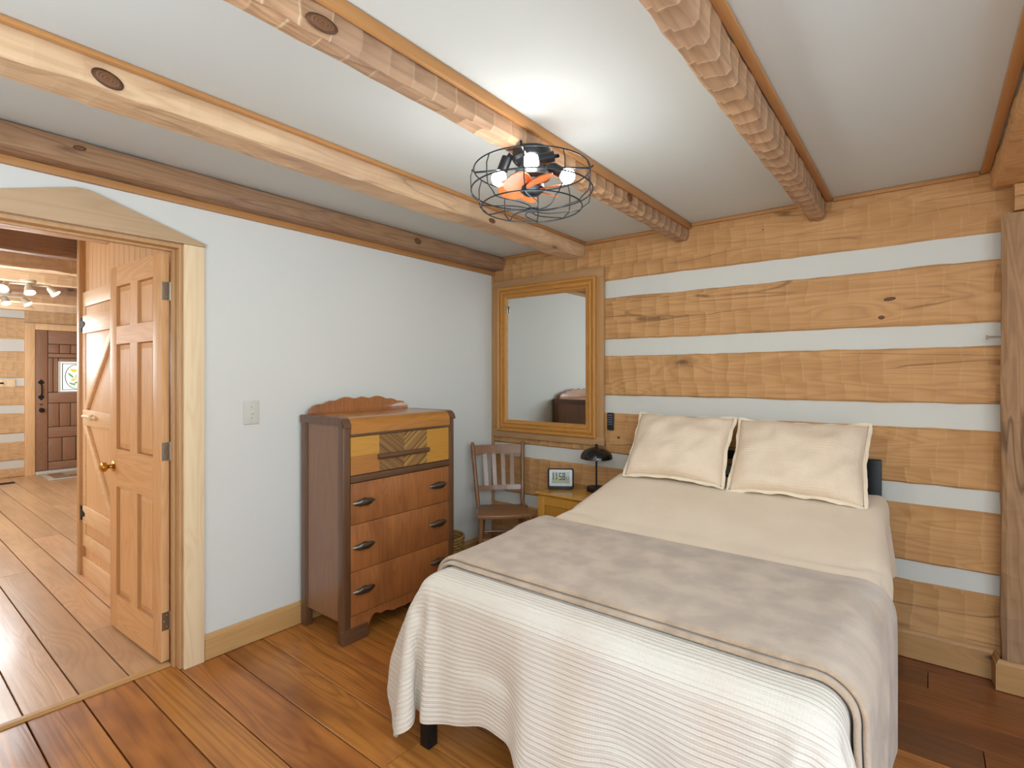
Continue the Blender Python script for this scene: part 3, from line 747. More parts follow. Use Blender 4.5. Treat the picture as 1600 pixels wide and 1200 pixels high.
m = MB(); m.box(DX - .012, DX + .005, .045, DY - .045, .858, .893, .003); m.build('mid_moulding', wood('dresser_band', '6f4e37', '4f3524', 1, 1.0, 2, .5, .5, 0, rough=.45), ds)
a, b_ = .048, DY - .048
m = MB(); wd = (b_ - a)
cuts = [0, .255, .5, .745, 1.0]
for (u0, u1, z0, z1, mi) in ((0, .255, 1.0, 1.103, 0), (0, .255, .897, 1.0, 1), (.255, .5, .897, 1.103, 2), (.5, .745, .897, 1.103, 3), (.745, 1, 1.0, 1.103, 4), (.745, 1, .897, 1.0, 0)):
    m.box(DX - .014, DX - .002, a + wd*u0, a + wd*u1, z0, z1, mi=mi)
dr = m.build('drawer', [gold, gold2, v1, v2, gold], ds, False); dr['label'] = 'top drawer front in golden and striped veneer squares'
m = MB(); y0, y1 = .222, .60
m.prism([(.0, -.018), (.014, -.020), (.024, -.009), (.024, .004), (.014, .010), (.0, .007)], y0, y1, 'y', .001, mat=Matrix.Translation((DX - .002, 0, .985)))
m.build('bar_handle', dk2, dr)
blackbrass = plain('dark_bronze', '8a8176', .3, .9, .5, 1.0, .3, 300)
def leaf_handle(p, parent):
    m = MB()
    N = 14; t = bmesh.new(); rings = []
    for i in range(N + 1):
        u = i / N; w = math.sin(PI * min(1, max(0, u))) ** .8 * .0195 + .0012
        rings.append([t.verts.new((p[0] + .004 + (w * .95) * max(0, math.sin(k*PI/8)) + .006*math.sin(PI*u), p[1] + (u - .5) * .148, p[2] + w * math.cos(k*PI/8) * 1.05 + .0025*math.sin(u*16 + k))) for k in range(9)])
    for A, B in zip(rings, rings[1:]):
        for k in range(8): t.faces.new((A[k], A[k+1], B[k+1], B[k]))
        t.faces.new((A[8], A[0], B[0], B[8]))
    bmesh.ops.recalc_face_normals(t, faces=t.faces); m._merge(t)
    m.tube([(p[0] - .002, p[1], p[2]), (p[0] + .012, p[1], p[2])], .008, 10)
    m.build('leaf_handle', blackbrass, parent)
for z0, z1 in ((.631, .853), (.378, .628), (.142, .375)):
    m = MB(); m.box(DX - .014, DX - .001, a, b_, z0, z1, .0015)
    dr = m.build('drawer', dfr, ds)
    zz = {.631: .745, .378: .506, .142: .265}[z0]
    for yy in (.130, .686): leaf_handle((DX - .001, yy, zz), dr)
ap = [(a, .136), (a, .055), (.165, .055), (.178, .062), (.190, .077), (.206, .087), (.222, .085), (.243, .073), (.262, .0725), (.282, .076), (.30, .073), (.32, .062), (.345, .058), (.372, .0605), (.395, .060), (.415, .056)]
ap = ap + [(DY - y, z) for y, z in ap[::-1]]
ap2 = [(y, z + .02) if .17 < y < DY - .17 else (y, z) for y, z in ap]
m = MB(); m.prism(ap2, DX - .02, DX - .004, 'x'); m.box(DX - .01, DX, a, b_, .1335, .1385, .001); m.build('apron', dfr, ds, angle=50)
for y0, y1 in ((-.002, .158), (DY - .158, DY + .002)):
    m = MB(); m.box(DX - .03, DX + .006, y0, y1, .0, .032, .003); m.box(DX - .03, DX + .009, y0, y1, .030, .058, .004); m.box(DX - .03, DX + .004, y0, y1, .056, .078, .004)
    m.build('foot_block', dk2, ds)
bsp = [(-1.709, 1.208), (-1.709, 1.220), (-1.700, 1.240), (-1.680, 1.258), (-1.653, 1.266), (-1.616, 1.269), (-1.59, 1.279), (-1.568, 1.285), (-1.54, 1.284), (-1.518, 1.288), (-1.489, 1.299), (-1.465, 1.304), (-1.438, 1.303), (-1.41, 1.295), (-1.389, 1.293), (-1.365, 1.298), (-1.342, 1.304)]
bsp = [(y + 1.737, z) for y, z in bsp]; bsp = bsp + [(2*.397 - y, z) for y, z in bsp[:-1][::-1]]
m = MB(); m.prism(bsp, .022, .042, 'x', .003); m.build('back_rail', dfr, ds, angle=40)

# ------------------------------------------------------------------ wicker basket
wk = wood('wicker', 'b08a4c', '7f5f30', 2, 1.05, 3, .4, .5, 0, rough=.7, bump=.3)
bk = thing('wicker_basket', 'small woven wicker waste basket on the floor beside the dresser', 'basket', (.135, -.70, 0))
m = MB()
def br(z): return .105 + .035 * (z / .275)
for k in range(13):
    z = .012 + k * .0205
    m.tube([((br(z) + .004*math.cos(PI*q + PI*k)) * math.cos(q*PI/14), (br(z) + .004*math.cos(PI*q + PI*k)) * math.sin(q*PI/14), z) for q in range(28)], .0105, 6, True)
m.build('weave', wk, bk)
m = MB()
for q in range(28):
    m.tube([(br(0)*math.cos(q*PI/14), br(0)*math.sin(q*PI/14), .004), (br(.275)*math.cos(q*PI/14), br(.275)*math.sin(q*PI/14), .275)], .0045, 5)
m.build('stake', wk, bk)['kind'] = 'stuff'
m = MB(); r_ = br(.28)
for s in (0, PI): m.tube([(r_*math.cos(q*PI/24), r_*math.sin(q*PI/24), .281 + .005*math.sin(q*PI/2 + s)) for q in range(48)], .008, 6, True)
m.build('rim', wk, bk)
m = MB(); m.lathe([(0, .004), (.1, .004), (.1, .012), (0, .012)], 24); m.build('bottom', wk, bk)

# ------------------------------------------------------------------ side chair in the corner
ch_m = wood('chair_oak', '8a5f3c', '613f26', 2, 1.15, 1.3, .45, .4, 0, rough=.4, bump=.1, coat=.2)
ch_s = wood('chair_seat', '916540', '6a452a', 0, 1.15, 1.3, .45, .4, 0, rough=.4, bump=.1, coat=.2)
ct = thing('wooden_chair', 'old brown slat-back wooden chair turned in the corner between dresser and nightstand', 'chair', (.40, -.345, 0))
O = Vector((.40, -.345, 0))
def L(p): return tuple(Vector(p) - O)
FL, FR, BL, BR = (.364, -.603), (.657, -.30), (.165, -.345), (.41, -.125)
ZS = .445
m = MB()
fr = []
cf = Vector(((FL[0]+FR[0])/2, (FL[1]+FR[1])/2)); outd = Vector((.7, -.7))
for i in range(9):
    u = i / 8; p = Vector(FL).lerp(Vector(FR), u) + outd * (.022 * math.sin(PI*u)); fr.append(tuple(p - O.xy))
poly = fr + [tuple(Vector(BR) - O.xy), tuple(Vector(BL) - O.xy)]
m.prism(poly, ZS - .028, ZS, 'z', .007); m.build('seat', ch_s, ct)
TL, TR = Vector((.092, -.352, .908)), Vector((.345, -.042, .910))
PL, PR = Vector((.196, -.398, ZS - .02)), Vector((.415, -.135, ZS - .01))
for top, base, kn in ((TL, PL, 0), (TR, PR, 1)):
    pts = [base + (Vector((.045, -.012, -.004)) if kn else Vector((0, 0, 0)))] + ([base.lerp(top, .04)] if kn else []) + [base.lerp(top, t) for t in (.12, .35, .65, .9, .97)] + [top + Vector((0, 0, .012))]
    rr_ = [.014, .016] + [.0165] * (len(pts) - 4) + [.0165, .010]
    m = MB(); m.tube([L(p) for p in pts], rr_, 12); m.build('back_post', ch_m, ct)
def rail(z0, z1, th, nm, inset=.0):
    """curved back rail between the posts"""
    t = bmesh.new(); rings = []
    fwd = Vector((.7, -.7, 0))
    for i in range(9):
        u = i / 8
        def at(z):
            a_ = PL.lerp(TL, (z - PL.z) / (TL.z - PL.z)); b2 = PR.lerp(TR, (z - PR.z) / (TR.z - PR.z))
            return a_.lerp(b2, u) - fwd * (.022 * math.sin(PI*u)) + Vector((0, 0, 0))
        p0, p1 = at(z0), at(z1); p0.z, p1.z = z0, z1
        rings.append([t.verts.new(L(q)) for q in (p0 + fwd*th, p1 + fwd*th, p1 - fwd*th, p0 - fwd*th)])
    for A, B in zip(rings, rings[1:]):
        for k in range(4): t.faces.new((A[k], A[(k+1) % 4], B[(k+1) % 4], B[k]))
    t.faces.new(rings[0]); t.faces.new(rings[-1][::-1]); bmesh.ops.recalc_face_normals(t, faces=t.faces)
    bmesh.ops.bevel(t, geom=[e for e in t.edges if e.calc_face_angle(0) > .8], offset=.003, segments=2, affect='EDGES')
    m = MB(); m._merge(t); return m.build(nm, ch_m, ct)
rail(.825, .893, .009, 'top_rail'); rail(.555, .592, .009, 'lower_rail')
def backpt(u, z):
    a_ = PL.lerp(TL, (z - PL.z) / (TL.z - PL.z)); b2 = PR.lerp(TR, (z - PR.z) / (TR.z - PR.z)); fwd = Vector((.7, -.7, 0))
    q = a_.lerp(b2, u) - fwd * (.022 * math.sin(PI*u)); q.z = z; return q
for u in (.225, .41, .595, .78):
    p0, p1 = backpt(u, .585), backpt(u, .832)
    m = MB(); side = Vector((.7, .7, 0)); fwd = Vector((.7, -.7, 0)); b3 = bmesh.new()
    w_ = .0155
    V = [b3.verts.new(L(p + side*sx*w_ + fwd*sf*.005)) for p in (p0, p1) for sx, sf in ((-1, -1), (1, -1), (1, 1), (-1, 1))]
    for q in ((0, 1, 2, 3), (7, 6, 5, 4), (0, 4, 5, 1), (1, 5, 6, 2), (2, 6, 7, 3), (3, 7, 4, 0)): b3.faces.new([V[i] for i in q])
    bmesh.ops.recalc_face_normals(b3, faces=b3.faces); m._merge(b3); m.build('back_slat', ch_m, ct)
def leg(top, bot, r0=.017, r1=.0135):
    m = MB(); t_, b2 = Vector(top), Vector(bot)
    m.tube([L(t_.lerp(b2, u)) for u in (0, .1, .4, .55, .8, 1)], [r0, r0, .0195, .019, .016, r1], 12); m.build('leg', ch_m, ct)
leg((.375, -.565, ZS - .02), (.392, -.600, 0)); leg((.628, -.315, ZS - .02), (.660, -.318, 0))
leg((.205, -.345, ZS - .02), (.160, -.345, 0)); leg((.405, -.155, ZS - .02), (.405, -.110, 0))
for p, q in (((.384, -.583, .27), (.641, -.317, .27)), ((.384, -.583, .2), (.185, -.345, .2)), ((.645, -.317, .2), (.405, -.137, .2)), ((.184, -.345, .24), (.405, -.135, .24))):
    m = MB(); m.tube([L(Vector(p).lerp(Vector(q), u)) for u in (0, .3, .7, 1)], [.009, .0105, .0105, .009], 10); m.build('stretcher', ch_m, ct)

# ------------------------------------------------------------------ nightstand
nsm = wood('honey_pine', 'c48f3c', 'a8742a', 0, 1.15, 1, .3, .2, 0, rough=.25, bump=.03, coat=.4)
nsz = wood('honey_pine_upright', 'c28c3a', 'a67128', 2, 1.12, 1, .3, .2, 0, rough=.35, bump=.03, coat=.2)
nt = thing('nightstand', 'honey-coloured wooden nightstand between the chair and the bed', 'nightstand', (.735, -.42, 0))
NW, ND, NZ = .47, .40, .635
m = MB(); m.prism([(0, NZ - .012), (0, NZ - .004), (.004, NZ), (ND, NZ), (ND, NZ - .024), (.012, NZ - .024), (.008, NZ - .016)], 0.0, NW, 'x', .002); m.build('table_top', nsm, nt, angle=25)
m = MB(); m.box(.016, .07, .018, .04, 0, NZ - .024, .002); m.box(NW - .07, NW - .016, .018, .04, 0, NZ - .024, .002); m.box(.07, NW - .07, .018, .04, NZ - .085, NZ - .024); m.box(.07, NW - .07, .018, .04, .05, .11); m.build('front_frame', nsz, nt)
m = MB(); m.box(.016, .034, .04, ND - .01, .0, NZ - .024); m.box(NW - .034, NW - .016, .04, ND - .01, 0, NZ - .024); m.box(.03, NW - .03, ND - .02, ND - .008, .03, NZ - .024); m.build('side_panel', nsz, nt)
m = MB(); m.box(.073, NW - .073, .022, .036, .113, NZ - .088, .003); dd = m.build('door', wood('honey_pine_panel', 'b98230', '9d6a22', 2, 1.05, 1, .3, .2, 0, rough=.35, bump=.03), nt)
m = MB(); m.ball((NW - .095, .012, .36), .012, n=8); m.tube([(NW - .095, .022, .36), (NW - .095, .012, .36)], .006, 8); m.build('knob', nsz, dd)

# alarm clock
ck = thing('alarm_clock', 'black framed digital clock reading 11:58 on the left of the nightstand top', 'clock', (.828, -.232, NZ), math.radians(34))
tl = Matrix.Rotation(math.radians(-7), 4, 'X')
m = MB(); m.box(-.092, .092, -.018, .012, .004, .142, .010, 3, mat=tl); m.box(-.088, .088, -.016, .03, .0, .014, .004); m.build('case', plain('clock_black', '1a1d20', .35), ck)
m = MB(); m.box(-.081, .081, -.0215, -.015, .020, .135, .007, 2, mat=tl); m.build('bezel', plain('clock_white', 'd6d9dc', .4), ck)
m = MB(); m.box(-.062, .062, -.0232, -.02, .040, .120, .001, mat=tl); sc_ = m.build('screen', plain('lcd', 'b0b49e', .3, spec=.5), ck)
SEG = {'0': 'abcdef', '1': 'bc', '2': 'abged', '3': 'abgcd', '4': 'fgbc', '5': 'afgcd', '6': 'afgedc', '7': 'abc', '8': 'abcdefg', '9': 'abcdfg'}
def digit(m, chd, x, z, w_, h_, t_):
    S = {'a': (0, w_, h_ - t_, h_), 'g': (0, w_, h_/2 - t_/2, h_/2 + t_/2), 'd': (0, w_, 0, t_), 'f': (0, t_, h_/2, h_), 'b': (w_ - t_, w_, h_/2, h_), 'e': (0, t_, 0, h_/2), 'c': (w_ - t_, w_, 0, h_/2)}
    for s in SEG[chd]:
        u0, u1, q0, q1 = S[s]; m.box(x + u0 + .0004, x + u1 - .0004, -.0240, -.0230, z + q0 + .0004, z + q1 - .0004, mat=tl)
m = MB()
for chd, x in (('1', -.068), ('1', -.046), ('5', -.012), ('8', .012)): digit(m, chd, x, .062, .019, .050, .0062)
for z in (.074, .092): m.box(-.0205, -.0165, -.0240, -.0230, z, z + .005, mat=tl)
for chd, x in (('5', .036), ('7', .049)): digit(m, chd, x, .062, .0095, .024, .003)
m.build('digits', plain('lcd_ink', '12160f', .5), sc_)

# mushroom lamp
lp = thing('table_lamp', 'small black mushroom lamp on the nightstand, unlit', 'lamp', (1.062, -.140, NZ))
gb = plain('gloss_black', '1c1a1a', .18, .2, .6)
m = MB(); m.lathe([(0, 0), (.066, 0), (.068, .004), (.068, .024), (.064, .029), (0, .030)], 36); m.build('base', W['black'], lp)
m = MB(); m.tube([(0, 0, .028), (0, 0, .27)], .0065, 12); m.build('stem', W['black'], lp)
dome = [(.112*math.cos(a*PI/20), .228 + .077*math.sin(a*PI/20)) for a in range(0, 11)]
m = MB(); m.lathe(dome + [(r*.97, z - .003) for r, z in dome[::-1]], 40, cap=False); m.build('lamp_shade', gb, lp)
m = MB(); m.lathe([(0, .303), (.010, .304), (.010, .322), (.007, .326), (0, .327)], 16); m.build('finial', W['black'], lp)

# ------------------------------------------------------------------ wall mirror in its board surround
mr = thing('wall_mirror', 'large framed mirror with honey pine moulding in the corner of the log wall', 'mirror', (.0, -.0035, 0))
for b_ in ((.026, 1.056, -.024, -.001, 2.142, 2.214), (.026, 1.062, -.028, -.001, .934, 1.0)):
    m = MB(); m.box(*b_, .003); m.build('outer_board', W['mirror_out'], mr)
for b_ in ((.026, .095, -.022, -.001, 1.0, 2.142), (.985, 1.056, -.022, -.001, 1.0, 2.142)):
    m = MB(); m.box(*b_, .003); m.build('outer_upright', W['mirror_out_z'], mr)
PRO = [(0, -.022), (0, -.044), (.006, -.050), (.018, -.050), (.024, -.044), (.027, -.034), (.031, -.034), (.034, -.043), (.046, -.046), (.056, -.043), (.059, -.032), (.063, -.032), (.067, -.037), (.080, -.035), (.086, -.026), (.094, -.018), (.094, -.010)]
x0, x1, z0, z1 = .082, 1.000, .984, 2.152
def frame_side(kind):
    t = bmesh.new()
    def c(i, d):
        X = {0: (x0 + d, z0 + d), 1: (x1 - d, z0 + d), 2: (x1 - d, z1 - d), 3: (x0 + d, z1 - d)}[i]; return X
    for (i, j) in (kind,):
        A = [t.verts.new((c(i, d)[0], y, c(i, d)[1])) for d, y in PRO]; B = [t.verts.new((c(j, d)[0], y, c(j, d)[1])) for d, y in PRO]
        for k in range(len(PRO) - 1): t.faces.new((A[k], A[k+1], B[k+1], B[k]))
    bmesh.ops.recalc_face_normals(t, faces=t.faces)
    m = MB(); m._merge(t); return m
for q in ((0, 1), (2, 3)): frame_side(q).build('moulding_rail', W['mirror_in'], mr, angle=20)
for q in ((1, 2), (3, 0)): frame_side(q).build('moulding_stile', W['mirror_in_z'], mr, angle=20)
gm = NT('mirror_silver'); gm.setp(.015, 1.0); gm.bsdf.inputs['Base Color'].default_value = (.86, .88, .87, 1)
m = MB(); m.box(x0 + .09, x1 - .09, -.014, -.010, z0 + .09, z1 - .09); m.build('mirror_glass', gm.m, mr, False)
m = MB(); m.box(.168, .182, -.032, -.024, 1.95, 2.0, .002); m.tube([(.166, -.030, 1.945), (.166, -.030, 2.005)], .005, 8); m.build('hinge', W['steel'], mr)

# remote on the log, light switch
rm = thing('remote_control', 'black remote control fixed to the log beside the mirror frame', 'remote', (1.104, -.0045, 1.113))
m = MB(); m.box(-.024, .024, -.017, 0, -.064, .060, .006, 3); m.build('body', plain('remote_black', '1d2024', .5), rm)
gr = plain('remote_grey', '8b9096', .6)
for r_ in range(5):
    for c_ in range(3):
        m = MB(); m.box(-.016 + c_*.012, -.009 + c_*.012, -.019, -.016, .040 - r_*.016, .046 - r_*.016, .001, 1); m.build('button', gr, rm)
sw = thing('light_switch', 'single white toggle light switch on the white wall', 'switch', (.001, -2.012, 1.236))
iv = plain('switch_plate', 'c9c7bd', .35, spec=.5, k=1.15, var=.01)
m = MB(); m.box(0, .006, -.041, .041, -.063, .063, .0035, 3); m.build('plate', iv, sw)
m = MB(); m.prism([(.004, -.012), (.004, .012), (.010, .011), (.018, .009), (.018, .002), (.010, -.010)], -.005, .005, 'y', .001); m.build('toggle', plain('toggle', 'dedbd0', .3, k=1.15), sw)
for z in (.030, -.030):
    m = MB(); m.ball((.0055, 0, z), .0035, sc=(.5, 1, 1), n=6); m.build('screw', W['steel'], sw)

# ------------------------------------------------------------------ caged ceiling light
fan = thing('caged_ceiling_light', 'black wire-cage ceiling light with three bulbs and orange wooden blades under the scalloped beam', 'ceiling light', (1.672, -1.735, 0))
m = MB(); m.lathe([(0, 2.297), (.072, 2.297), (.074, 2.29), (.074, 2.262), (.066, 2.252), (0, 2.252)], 40); m.build('canopy', W['black'], fan)
m = MB(); m.lathe([(0, 2.254), (.04, 2.254), (.046, 2.235), (.066, 2.215), (.072, 2.200), (.07, 2.190), (.04, 2.184), (.034, 2.165), (0, 2.165)], 36); m.build('motor', plain('motor_grey', '55585a', .35, .7), fan)
m = MB(); m.lathe([(0, 2.168), (.05, 2.166), (.052, 2.150), (.03, 2.130), (0, 2.126)], 32); m.build('blade_hub', W['black'], fan)
m = MB(); R1, R2, R3 = .222, .232, .192; Z1, Z2, Z3 = 2.222, 2.143, 2.080
for R_, z in ((R1, Z1), (R2, Z2), (R3, Z3)): m.tube([(R_*math.cos(q*PI/36), R_*math.sin(q*PI/36), z) for q in range(72)], .0027, 8, True)
m.build('cage_ring', W['black'], fan)
m = MB()
for k in range(10):
    a = k*2*PI/10 + .2
    prof = [(R1, Z1), (R1 + .012, Z1 - .035), (R2 + .001, Z2), (R2 - .004, Z2 - .03), (R3 + .012, Z3 + .014), (R3, Z3)]
    m.tube([(r*math.cos(a), r*math.sin(a), z) for r, z in prof], .0022, 6)
    pts = []
    for q in range(9):
        u = q / 8; r = R3 * (1 - u) + .02 * u; aa = a + .75 * math.sin(u * PI * .5) * u
        pts.append((r*math.cos(aa), r*math.sin(aa), Z3 - .010*math.sin(PI*u*.5)))
    m.tube(pts, .0022, 6)
m.lathe([(0, Z3 - .004), (.024, Z3 - .006), (.024, Z3 - .014), (0, Z3 - .016)], 24)
m.build('wire_cage', W['black'], fan)
for a in (2.5, .6, -1.1, -2.6):
    m = MB(); m.tube([(.06*math.cos(a), .06*math.sin(a), 2.232), (R1*math.cos(a), R1*math.sin(a), Z1 + .004), ((R1 + .012)*math.cos(a), (R1 + .012)*math.sin(a), Z1 + .014)], .004, 8)
    m.build('cage_arm', W['black'], fan)
bl = NT('orange_blade'); bl.setp(.4, 0, .5)
tcn = bl.n('ShaderNodeTexCoord').outputs['Object']
bl.link(bl.mix(bl.noise(bl.vmath('MULTIPLY', tcn, (8, 8, 60)), 3, 3), lin('9c4a20'), lin('c06a34')), bl.bsdf.inputs['Base Color'])
for k in range(6):
    a = k*2*PI/6 + .45
    t = bmesh.new(); rows = []
    for q in range(9):
        u = q / 8; r = .035 + .098 * u; hw = (.018 + .030 * math.sin(PI * (u*.75 + .12)))
        if q == 8: hw *= .55
        rows.append([(r, s * hw, 2.150 + s * hw * .42 + .006*u) for s in (-1, 0, 1)])
    V = [[t.verts.new(Matrix.Rotation(a, 3, 'Z') @ Vector(p)) for p in r_] for r_ in rows]
    for A, B in zip(V, V[1:]):
        for c_ in range(2): t.faces.new((A[c_], A[c_+1], B[c_+1], B[c_]))
    ex = bmesh.ops.extrude_face_region(t, geom=t.faces[:]); 
    for v_ in [g for g in ex['geom'] if isinstance(g, bmesh.types.BMVert)]: v_.co.z += .004
    bmesh.ops.recalc_face_normals(t, faces=t.faces)
    m = MB(); m._merge(t); m.build('blade', bl.m, fan)
bulbm = emis('lit_bulb', 'f4f6ff', 45.0)
bulbs = [((-.004, .0, 2.258), (.065, -.03, 2.258)), ((-.100, -.076, 2.192), (-.083, -.064, 2.245)), ((.106, .088, 2.203), (.055, .05, 2.235))]
bulbs = [((.057, -.082, 2.217), (.118, -.036, 2.232)), ((-.100, -.076, 2.192), (-.083, -.064, 2.245)), ((.106, .088, 2.203), (.065, .05, 2.232))]
for bc, sc2 in bulbs:
    B_, S_ = Vector(bc), Vector(sc2); d = (S_ - B_).normalized()
    m = MB(); m.tube([B_ + d*.026, B_ + d*.085], .0205, 20); m.tube([B_ + d*.083, S_*.6 + Vector((0, 0, 2.245))*.4 if False else B_ + d*.1, Vector((S_.x*.5, S_.y*.5, 2.25))], .007, 8); so = m.build('lamp_socket', W['black'], fan)
    m = MB(); m.ball(B_, .029, n=14); m.build('bulb', bulbm, so)

# ------------------------------------------------------------------ bed
bed = thing('bed_frame', 'black metal bed frame with a low rail headboard against the log wall', 'bed', (2.0, -1.0, 0))
def bx(m, x0, x1, y0, y1, z0, z1, bev=.003): return m.box(x0 - 2.0, x1 - 2.0, y0 + 1.0, y1 + 1.0, z0, z1, bev)
for x in (1.312, 2.617):
    m = MB(); bx(m, x, x + .062, -.085, -.032, 0, 1.0); m.build('headboard_post', W['black'], bed)
    m = MB(); bx(m, x + .006, x + .054, -1.985, -1.937, 0, .33); m.build('leg', W['black'], bed)
for z0, z1 in ((.935, .985), (.80, .835), (.62, .66)):
    m = MB(); bx(m, 1.374, 2.617, -.075, -.045, z0, z1); m.build('headboard_rail', W['black'], bed)
for x in (1.315, 2.638):
    m = MB(); bx(m, x, x + .03, -1.95, -.085, .27, .325); m.build('side_rail', W['black'], bed)
m = MB(); bx(m, 1.362, 2.617, -1.965, -1.94, .27, .325); m.build('foot_rail', W['black'], bed)
m = MB()
for k in range(12): bx(m, 1.345, 2.638, -1.88 + k*.155, -1.82 + k*.155, .315, .33, .001)
m.build('slats', W['black'], bed)
m = MB(); m.box(1.325 - 2, 2.675 - 2, -1.945 + 1, -.10 + 1, .331, .628, .05, 5); m.build('mattress', plain('mattress_white', 'd9d4c8', .9), bed)

